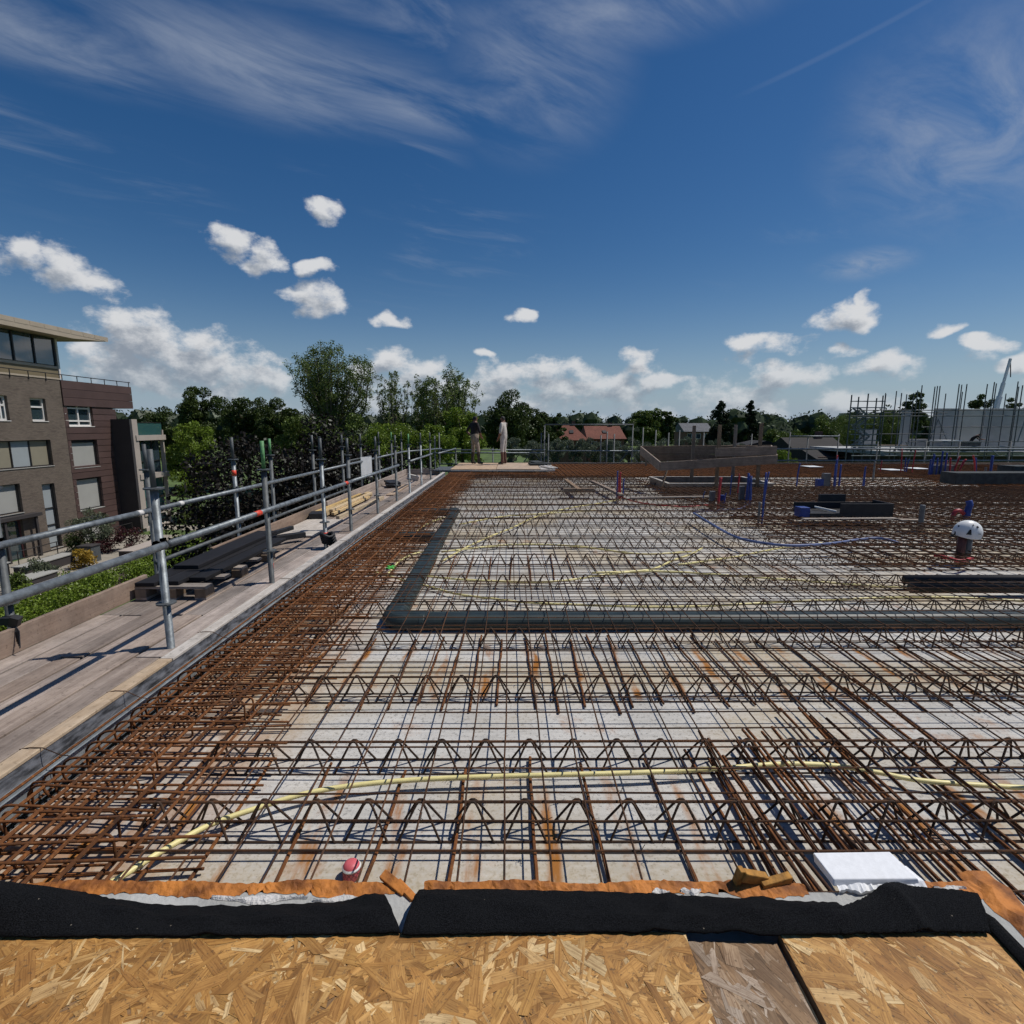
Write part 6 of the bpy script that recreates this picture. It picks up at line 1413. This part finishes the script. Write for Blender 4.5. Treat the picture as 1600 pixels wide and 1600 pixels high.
# crane boom
cr = thing('crane', 'white telescopic crane boom leaning up behind the neighbouring building', 'crane', (at_y(1545, 700, 60).x, 60, GZ)); o = Vector(cr.location)
b0 = at_y(1540, 700, 60); b0.z = GZ + 2.6; b1 = at_y(1556, 640, 60); b2 = at_y(1568, 598, 60); b3 = at_y(1579, 560, 60)
b0 = b1 + (b1 - b3).normalized() * ((b1.z - GZ - 2.4) / (b3 - b1).normalized().z)
for k, (p, q, w_) in enumerate(((b0, b1.lerp(b2, .5), 0.40), (b1, b2, 0.30), (b2, b3, 0.22))):
    b = MB(); b.beam(p - o, q - o, w_, w_); b.build('boom_section', M['sheet_white'], cr, bevel=0.04)
b = MB(); b.obox(b0 - o, 5.5, 2.6, 1.0); b.obox(b0 - o + Vector((1.6, 0, 1.0)), 1.8, 1.4, 1.3); b.build('carrier', M['yellow'], cr, bevel=0.1)
for x in (-1.9, -0.6, 0.9, 2.1):
    for y in (-1.1, 1.1):
        b = MB(); c = b0 - o + Vector((x, y, -0.9)); c.z = 0.62; b.tube(c + Vector((0, -.2, 0)), c + Vector((0, .2, 0)), 0.62, 16); b.build('wheel', M['black'], cr)
b = MB(); b.tube(b3 - o, Vector((b3.x + .3, b3.y, b3.z - 2.0)) - o, 0.05, 5); b.build('hoist_rope', M['black'], cr)
# worker on the neighbouring floor
w3 = at_y(1517, 694, 41.0)
person('person', 'person in dark clothes bending over on the neighbouring building floor', (w3.x, 41.0, nbz(706) + 0.012), R(-20),
       pose(waist=(.08, 0, 1.08, .115, .14), chest=(.27, 0, 1.22, .12, .16), neck=(.40, 0, 1.30, .055), skull=(.50, 0, 1.36, .078), crown=(.53, 0, 1.43, .07), face=(.55, 0, 1.30, .05), nose=(.60, 0, 1.29, .012), earl=(.50, .085, 1.35, .014), earr=(.50, -.085, 1.35, .014),
            shoulderl=(.30, .17, 1.26, .06), shoulderr=(.30, -.17, 1.26, .06), elbowl=(.46, .24, 1.03, .046), elbowr=(.46, -.24, 1.03, .046), wristl=(.68, .18, .98, .033), wristr=(.68, -.18, .98, .033), palml=(.76, .16, .97, .036), palmr=(.76, -.16, .97, .036)),
       {'torso': 'tee_black', 'hips': 'tee_black', 'head': 'skin', 'hair': 'hair', 'upper_arm': 'tee_black', 'forearm': 'skin', 'hand': 'skin', 'thigh': 'tee_black', 'shin': 'tee_black', 'foot': 'boot'})
# ---------------------------------------------------------------- trees and plants
rng = np.random.RandomState(11)
def leaf_mesh(name, centers, radii, n, size, mk, flat=0.0, droop=0.0, core=0.35):
    if size > 0.15 and size < 1: n = int(n * 2.3); size *= 0.66
    """n leaf quads scattered through clumps"""
    centers = np.asarray(centers, float); radii = np.asarray(radii, float)
    if radii.ndim == 1: radii = np.repeat(radii[:, None], 3, 1)
    wgt = radii.prod(1) ** 0.67; idx = rng.choice(len(centers), n, p=wgt / wgt.sum())
    d = rng.normal(size=(n, 3)); d /= np.linalg.norm(d, axis=1)[:, None]
    rad = core + (1 - core) * rng.rand(n) ** 0.6
    P = centers[idx] + d * radii[idx] * rad[:, None]
    a = rng.normal(size=(n, 3)); a[:, 2] = a[:, 2] * (1 - flat) - droop * 2.2; a /= np.linalg.norm(a, axis=1)[:, None]
    q = rng.normal(size=(n, 3)) + d * 0.6; b = np.cross(a, q); b /= np.linalg.norm(b, axis=1)[:, None] + 1e-9
    s = size * rng.uniform(0.6, 1.3, n)[:, None]
    w = 0.55 if droop < 0.5 else 0.22
    V = np.stack([P - a * s * .5, P + b * s * w * .5 + a * s * .05, P + a * s * .5, P - b * s * w * .5 - a * s * .05], 1).reshape(-1, 3)
    me = bpy.data.meshes.new(name); me.vertices.add(4 * n); me.vertices.foreach_set('co', V.reshape(-1).astype(np.float32))
    me.loops.add(4 * n); me.loops.foreach_set('vertex_index', np.arange(4 * n, dtype=np.int32))
    me.polygons.add(n); me.polygons.foreach_set('loop_start', np.arange(0, 4 * n, 4, dtype=np.int32)); me.update(calc_edges=True)
    me.materials.append(M[mk]); return me
def crown_clumps(shape, rx, ry, rz, cz, n, cr):
    C = []; Rr = []
    for i in range(n):
        d = rng.normal(size=3); d /= np.linalg.norm(d); r = rng.rand() ** 0.45
        if shape == 'cone':
            t = rng.rand() ** 1.25; w = (1 - t) * 0.95 + 0.10; ang = rng.rand() * 6.283; q = rng.rand() ** 0.5
            p = np.array([rx * w * q * math.cos(ang), ry * w * q * math.sin(ang), cz - rz + 2 * rz * t]); k = cr * (0.5 + 0.7 * (1 - t))
        else:
            p = d * r * np.array([rx, ry, rz]) * (0.80 + 0.20 * rng.rand()); p[2] += cz; k = cr * rng.uniform(0.65, 1.25)
            if shape == 'flatbase' and p[2] < cz - 0.5 * rz: p[2] = cz - 0.5 * rz + rng.rand() * 0.2 * rz
        C.append(p); Rr.append((k, k, k * 0.8))
    return np.array(C), np.array(Rr)
def tree(name, label, x, y, top, rx, mk, shape='round', bottom=None, n=5200, size=0.42, clumps=46, ry=None, bark='bark', trunk=0.22, group=None, droop=0.0, gz=GZ, cat='tree', limbs=12):
    root = thing(name, label, cat, (x, y, gz), group=group)
    bottom = gz + (top - gz) * 0.25 if bottom is None else bottom
    cz = (top + bottom) / 2 - gz; rz = (top - bottom) / 2; ry = ry or rx; cr = 0.27 * min(rx, rz * 1.2)
    if shape == 'fan':
        C = []; Rr = []; b = MB(); z0 = max(1.5, (bottom - gz))
        b.path([(0, 0, 0), (0.05, 0, z0 * 0.5), (0, 0, z0)], [trunk * 1.3, trunk, trunk * 0.9], 7)
        for k in range(limbs * 2):
            an = rng.rand() * 6.283; sp = rng.rand() ** 0.6; H = (top - gz - z0) * (1.0 - 0.22 * sp * sp) * rng.uniform(0.78, 1.02)
            ex, ey = rx * sp * math.cos(an), ry * sp * math.sin(an); zb = z0 * rng.uniform(0.6, 1.0)
            pts = [np.array([0, 0, zb]), np.array([ex * .45, ey * .45, zb + H * .35]), np.array([ex * .85, ey * .85, zb + H * .7]), np.array([ex, ey, z0 + H])]
            b.path([Vector(p) for p in pts], [trunk * .5, trunk * .36, trunk * .2, trunk * .06], 5, caps=False)
            for t in np.linspace(0.35, 1.0, 7):
                s = t * 3; i = min(int(s), 2); p = pts[i] + (pts[i + 1] - pts[i]) * (s - i)
                C.append(p + rng.normal(size=3) * 0.25); Rr.append((cr * .42, cr * .42, cr * .55))
                for g in range(1):
                    e2 = p + rng.normal(size=3) * np.array([.6, .6, .3]) * cr * 0.7 + np.array([0, 0, .3]); b.path([Vector(p), Vector(e2)], [trunk * .10, trunk * .03], 4, caps=False); C.append(e2); Rr.append((cr * .35, cr * .35, cr * .4))
        b.build('trunk', M[bark], root); put('crown', leaf_mesh('crown', C, Rr, n, size, mk, core=0.1), root, kind='stuff')
        return root
    C, Rr = crown_clumps(shape, rx, ry, rz, cz, clumps, cr)
    b = MB(); tz = cz + rz * 0.35
    b.path([(0, 0, 0), (0.03 * rx, 0, tz * .35), (-0.02 * rx, 0.02 * rx, tz * .7), (0, 0, tz)], [trunk * 1.35, trunk, trunk * .7, trunk * .25], 8)
    for k in range(min(limbs, len(C))):
        c = C[k]; zb = max(0.25 * tz, min(tz * 0.9, c[2] - 0.5 * abs(c[0]) - 0.4)); b.path([(0, 0, zb), tuple((c * np.array([.5, .5, 1]) + np.array([0, 0, zb * 1.0])) * np.array([1, 1, .5])), tuple(c)], [trunk * .45, trunk * .3, trunk * .08], 5, caps=False)
    b.build('trunk', M[bark], root)
    put('crown', leaf_mesh('crown', C, Rr, n, size, mk, droop=droop), root, kind='stuff')
    return root
def T(name, label, u, vtop, Y, wpx, mk, vbot=None, **kw):
    """tree whose crown top stands at pixel (u, vtop) when it grows Y metres away; wpx its crown width there"""
    p = at_y(u, vtop, Y); rx = wpx * 0.5 * Y / FPX
    bot = None if vbot is None else at_y(u, vbot, Y).z
    return tree(name, label, p.x, Y, p.z, rx, mk, bottom=bot, **kw)
G1 = 'trees of the park behind the scaffold'
T('tree', 'dark round park tree right of the brown building roof', 305, 601, 78, 78, 'leaf_dark', 720, n=7500, size=0.5, clumps=60, group=G1)
T('tree', 'dark round park tree between the brown building and the tall pale tree', 378, 608, 76, 84, 'leaf_dark', 725, n=7500, size=0.5, clumps=60, group=G1)
T('tree', 'low dark tree behind the beige balcony bay', 245, 636, 82, 74, 'leaf_dark', 735, n=4500, size=0.55, group=G1)
T('tree', 'dark tree filling the gap left of the tall pale tree', 437, 604, 74, 78, 'leaf_dark', 725, n=6500, size=0.48, group=G1)
T('tree', 'tallest pale green tree with fanning branches above the scaffold', 513, 546, 68, 128, 'leaf_ash', 668, shape='fan', n=15000, size=0.34, limbs=24, bark='bark_pale', group=G1, trunk=0.3)
T('tree', 'slim pale tree with bare upright twigs beside the tallest tree', 613, 582, 66, 66, 'leaf_ash', 680, shape='fan', n=3200, size=0.32, limbs=11, bark='bark_pale', group=G1)
T('tree', 'broad pale fanning tree left of the workers', 700, 580, 66, 100, 'leaf_ash', 680, shape='fan', n=10000, size=0.33, limbs=20, bark='bark_pale', group=G1, trunk=0.26)
T('tree', 'small pale tree in the dip between two fanning trees', 656, 600, 70, 50, 'leaf_ash', 690, shape='fan', n=2600, size=0.32, limbs=9, bark='bark_pale', group=G1)
T('tree', 'mid green tree below the tallest pale tree', 480, 640, 62, 100, 'leaf_mid', 740, n=5600, size=0.4, group=G1)
T('tree', 'bright green low tree behind the far scaffold posts', 600, 650, 54, 96, 'leaf_light', 745, n=6000, size=0.33, group=G1)
T('tree', 'bright green low tree left of the workers', 668, 655, 52, 80, 'leaf_light', 745, n=5200, size=0.33, group=G1)
T('tree', 'bright green feathery tree directly behind the black-shirted worker', 722, 628, 58, 76, 'leaf_light', 745, n=5600, size=0.36, group=G1)
T('tree', 'mid green tree below the slim twiggy tree', 555, 655, 58, 90, 'leaf_mid', 745, n=4800, size=0.38, group=G1)
T('tree', 'dark round tree behind the white-shirted worker', 795, 606, 82, 86, 'leaf_dark', 720, n=8000, size=0.5, clumps=62, group=G1)
T('tree', 'dark tree right of the workers, left of the red roofs', 842, 640, 86, 66, 'leaf_dark', 725, n=5600, size=0.5, group=G1)
T('tree', 'dark low tree closing the gap by the frame gate', 868, 638, 92, 36, 'leaf_dark', 720, n=3600, size=0.5, group=G1)
T('tree', 'young bright green tree standing alone by the balcony bay', 292, 652, 51, 84, 'leaf_light', 782, n=6800, size=0.32, clumps=54, trunk=0.18)
G2 = 'copper trees behind the scaffold rail'
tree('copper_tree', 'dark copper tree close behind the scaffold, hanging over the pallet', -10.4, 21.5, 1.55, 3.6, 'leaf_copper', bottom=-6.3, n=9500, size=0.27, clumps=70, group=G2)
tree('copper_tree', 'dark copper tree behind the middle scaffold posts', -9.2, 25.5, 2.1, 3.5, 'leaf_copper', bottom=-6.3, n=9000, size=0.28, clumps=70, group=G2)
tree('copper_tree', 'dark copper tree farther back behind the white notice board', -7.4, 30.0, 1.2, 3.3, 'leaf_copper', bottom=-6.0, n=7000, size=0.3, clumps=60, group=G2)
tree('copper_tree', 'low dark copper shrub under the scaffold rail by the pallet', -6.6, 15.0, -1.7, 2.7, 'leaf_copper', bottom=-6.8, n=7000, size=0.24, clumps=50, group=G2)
# willow row
G3 = 'grey green willows beyond the pond'
names = ['white-shirted worker', 'gate frame left post', 'first red roof', 'first red roof gable', 'gap between red roofs', 'second red roof', 'gate frame right post', 'two round trees', 'tray end', 'grey-roofed house', 'first tray post', 'second tray post', 'tray end post']
for k, u in enumerate([800, 835, 868, 900, 930, 958, 985, 1012, 1038, 1068, 1098, 1128, 1152]):
    T('willow', 'grey green rounded willow below the %s' % names[k], u, 676 + (k * 5) % 9, 58 + (k * 3) % 5, 40 + (k * 7) % 10, 'leaf_willow', 738, n=2600, size=0.34, clumps=26, droop=0.75, bark='bark_pale', group=G3)
# trees right of centre
T('tree', 'round green tree, larger of two behind the second red roof', 1012, 632, 95, 52, 'leaf_mid', 700, n=5600, size=0.5, clumps=52)
T('tree', 'round dark tree, smaller of two behind the second red roof', 1046, 634, 98, 34, 'leaf_dark', 700, n=3600, size=0.5)
T('conifer', 'dark pointed tree behind the tray, the broader of two', 1128, 618, 100, 52, 'leaf_conifer', 702, shape='cone', n=7200, size=0.5, clumps=60)
T('conifer', 'dark pointed tree behind the tray end, the slimmer of two', 1174, 622, 98, 38, 'leaf_conifer', 702, shape='cone', n=5600, size=0.5, clumps=50)
T('tree', 'green tree above the dark gabled roof', 1232, 665, 80, 76, 'leaf_mid', 722, n=4800, size=0.45)
T('tree', 'green tree between the dark gabled roof and the stair tower', 1300, 648, 88, 70, 'leaf_mid', 722, n=5200, size=0.45)
T('willow', 'broad yellow green willow behind the stair tower', 1345, 637, 66, 88, 'leaf_mid', 735, n=8500, size=0.36, clumps=60, droop=0.75)
T('willow', 'yellow green willow behind the neighbouring scaffold', 1398, 636, 64, 66, 'leaf_mid', 735, n=6500, size=0.36, clumps=50, droop=0.75)
T('tree', 'dark tree rising above the neighbouring scaffold', 1432, 612, 84, 40, 'leaf_dark', 690, n=4000, size=0.45)
T('tree', 'small round tree showing over the pale wall panels', 1534, 608, 84, 42, 'leaf_dark', 690, n=4200, size=0.42)
T('tree', 'small tree showing over the wall panels at the picture edge', 1588, 616, 86, 40, 'leaf_dark', 690, n=3600, size=0.42)
T('tree', 'low tree top peeping over the wall between scaffold poles', 1478, 638, 84, 30, 'leaf_dark', 700, n=2200, size=0.42)
T('bush', 'bright green bush below the guard rail beside the tray', 1226, 702, 46, 44, 'leaf_light', 740, n=3200, size=0.26, cat='bush')
# far wood round the horizon
C = []; Rr = []
for k in range(700):
    a = R(rng.uniform(-56, 56)); dd = rng.uniform(230, 460); h = rng.uniform(9, 17.5); r = rng.uniform(4, 8)
    C.append((dd * math.sin(a), dd * math.cos(a), GZ + h - r * 0.8)); Rr.append((r, r, r * 0.9))
    C.append((dd * math.sin(a) + rng.normal() * 3, dd * math.cos(a), GZ + h * 0.45)); Rr.append((r * 1.1, r * 1.1, h * 0.45))
fw_me = leaf_mesh('far_wood', C, Rr, 90000, 1.5, 'leaf_far', core=0.75)
# solid hearts of the far crowns, so that no sky shows through them
g = (1 + 5 ** 0.5) / 2; IV = np.array([(-1, g, 0), (1, g, 0), (-1, -g, 0), (1, -g, 0), (0, -1, g), (0, 1, g), (0, -1, -g), (0, 1, -g), (g, 0, -1), (g, 0, 1), (-g, 0, -1), (-g, 0, 1)]) / math.hypot(1, g)
IF = [(0, 11, 5), (0, 5, 1), (0, 1, 7), (0, 7, 10), (0, 10, 11), (1, 5, 9), (5, 11, 4), (11, 10, 2), (10, 7, 6), (7, 1, 8), (3, 9, 4), (3, 4, 2), (3, 2, 6), (3, 6, 8), (3, 8, 9), (4, 9, 5), (2, 4, 11), (6, 2, 10), (8, 6, 7), (9, 8, 1)]
hv = []; hf = []
for c, r in zip(C, Rr):
    k0 = len(hv); hv += (np.array(c) + IV * np.array(r) * 0.86 * rng.uniform(0.85, 1.1, (12, 1))).tolist(); hf += [tuple(i + k0 for i in f) for f in IF]
hm = bpy.data.meshes.new('far_wood_hearts'); hm.from_pydata(hv, [], hf); hm.materials.append(M['leaf_far'])
fw_o = put('far_wood', fw_me, label='far dark wood along the whole horizon', cat='wood', kind='stuff')
put('crown_hearts', hm, fw_o, kind='stuff')
# hedge and garden by the terrace
C = []; Rr = []
for k in range(150):
    y = rng.uniform(17, 41); C.append((-22.4 + rng.normal() * 0.75, y, GZ + rng.uniform(0.3, 1.1))); Rr.append((0.7, 0.7, 0.5))
root = thing('hedge', 'broad leafy green hedge beyond the toe board', 'hedge', (-22.4, 29, GZ)); me = leaf_mesh('foliage', np.array(C) - np.array([-22.4, 29, GZ]), Rr, 24000, 0.20, 'leaf_light'); put('foliage', me, root, kind='stuff')
b = MB(); b.box(-0.5, 0.5, -11, 11, 0, 0.6); b.build('stems', M['bark'], root)
def bush(u, v, X, r, mk, label, n=1600, size=0.14, zb=GZ):
    p = at_x(u, v, X); root = thing('bush', label, 'bush', (X, p.y, zb)); C, Rr = crown_clumps('round', r, r, r * .8, r * .8, 18, r * .4); put('foliage', leaf_mesh('foliage', C, Rr, n, size, mk), root, kind='stuff')
    b = MB(); b.path([(0, 0, 0), (0, 0, r)], [0.05, 0.02], 5); b.build('stem', M['bark'], root)
bush(122, 885, -31, 1.1, 'leaf_dark', 'dark round bush beside the terrace railing'); bush(133, 883, -27.6, 0.8, 'leaf_yellow', 'yellow flowering bush by the terrace planter'); bush(66, 890, -28, 0.9, 'leaf_olive', 'small olive bush among the terrace benches'); bush(25, 912, -27, 0.7, 'leaf_mid', 'small green bush at the terrace steps')
bush(170, 868, -29.5, 1.0, 'leaf_red', 'dark red bush at the end of the terrace'); bush(200, 868, -28.3, 1.1, 'leaf_red', 'dark red bush nearest the balcony bay')
q = at_x(147, 862, -30.2); tree('olive_tree', 'slender olive tree standing on the terrace before the cladding', -30.2, q.y, at_y(150, 795, q.y).z, 1.5, 'leaf_olive', bottom=at_y(150, 848, q.y).z, n=2600, size=0.16, clumps=30, trunk=0.07)
# reeds by the path
n = 2400; P = np.stack([rng.uniform(-31.5, -24, n), rng.uniform(49, 52.0, n)], 1); h = rng.uniform(0.9, 1.9, n); a = rng.rand(n) * 6.28; w = 0.05; lx, ly = rng.normal(size=n) * .25, rng.normal(size=n) * .25
V = np.stack([np.stack([P[:, 0] - w * np.cos(a), P[:, 1] - w * np.sin(a), np.full(n, GZ)], 1), np.stack([P[:, 0] + w * np.cos(a), P[:, 1] + w * np.sin(a), np.full(n, GZ)], 1), np.stack([P[:, 0] + lx, P[:, 1] + ly, GZ + h], 1)], 1).reshape(-1, 3)
me = bpy.data.meshes.new('reeds'); me.from_pydata(V.tolist(), [], [(3 * i, 3 * i + 1, 3 * i + 2) for i in range(n)]); me.materials.append(M['reed']); put('reeds', me, label='tall green reeds beside the park path', cat='reeds', kind='stuff')
# terrace: low wall, railing, planters, benches
def boxthing(name, label, cat, x0, x1, y0, y1, h, mk, top=None):
    root = thing(name, label, cat, ((x0 + x1) / 2, (y0 + y1) / 2, GZ)); dx, dy = (x1 - x0) / 2, (y1 - y0) / 2
    b = MB(); b.box(-dx, dx, -dy, dy, 0.02, h); b.build('body', M[mk], root, bevel=0.02)
    if top: b = MB(); b.box(-dx - .06, dx + .06, -dy - .06, dy + .06, h, h + .07); b.build('top', M[top], root, bevel=0.01)
boxthing('terrace_wall', 'low pale garden wall between the terrace and the hedge', 'wall', -25.3, -24.9, 18, 42, 0.7, 'path', 'beige')
boxthing('planter', 'round-edged zinc planter on the terrace', 'planter', -29.0, -28.1, 34.6, 35.4, 1.1, 'galv_dull', 'charcoal')
boxthing('bench', 'long dark slatted terrace bench beside the planter', 'bench', -30.2, -29.4, 31.2, 34.8, 0.6, 'charcoal', 'blind_grey')
boxthing('bench', 'dark terrace bench nearest the scaffold', 'bench', -28.0, -27.0, 28.4, 30.6, 0.55, 'charcoal', 'blind_grey')
boxthing('terrace_table', 'square dark terrace table by the brick wall', 'table', -31.8, -30.6, 30.2, 31.4, 0.85, 'frame_dark', 'blind_grey')
boxthing('step_block', 'dark stone step block at the lawn edge', 'step', -24.6, -23.8, 24.5, 26.6, 0.4, 'charcoal', 'beige')
boxthing('planter', 'low flower planter with a pale rim near the hedge', 'planter', -27.2, -26.2, 35.8, 39.2, 0.5, 'charcoal', 'beige')
root = thing('terrace_railing', 'thin dark railing along the brick building terrace', 'railing', (-32.0, 38, GZ))
for y in np.arange(-4.5, 6.1, 1.5): b = MB(); b.tube((0, y, 0), (0, y, 1.05), 0.03, 6); b.build('post', M['frame_dark'], root)
for z in (0.55, 1.05): b = MB(); b.tube((0, -4.5, z), (0, 6, z), 0.03, 6); b.build('rail', M['frame_dark'], root)
p = at_y(356, 858, 46); root = thing('lamp_post', 'thin dark lamp post standing on the park lawn', 'lamp post', (at_y(355, 770, 58).x, 58, GZ))
b = MB(); b.tube((0, 0, 0), (0, 0, 3.6), 0.06, 8, 0.04); b.build('pole', M['frame_dark'], root); b = MB(); b.lathe([(0.05, 3.6), (0.22, 3.65), (0.18, 3.95), (0.02, 4.0)], n=10); b.build('lamp_head', M['frame_dark'], root)
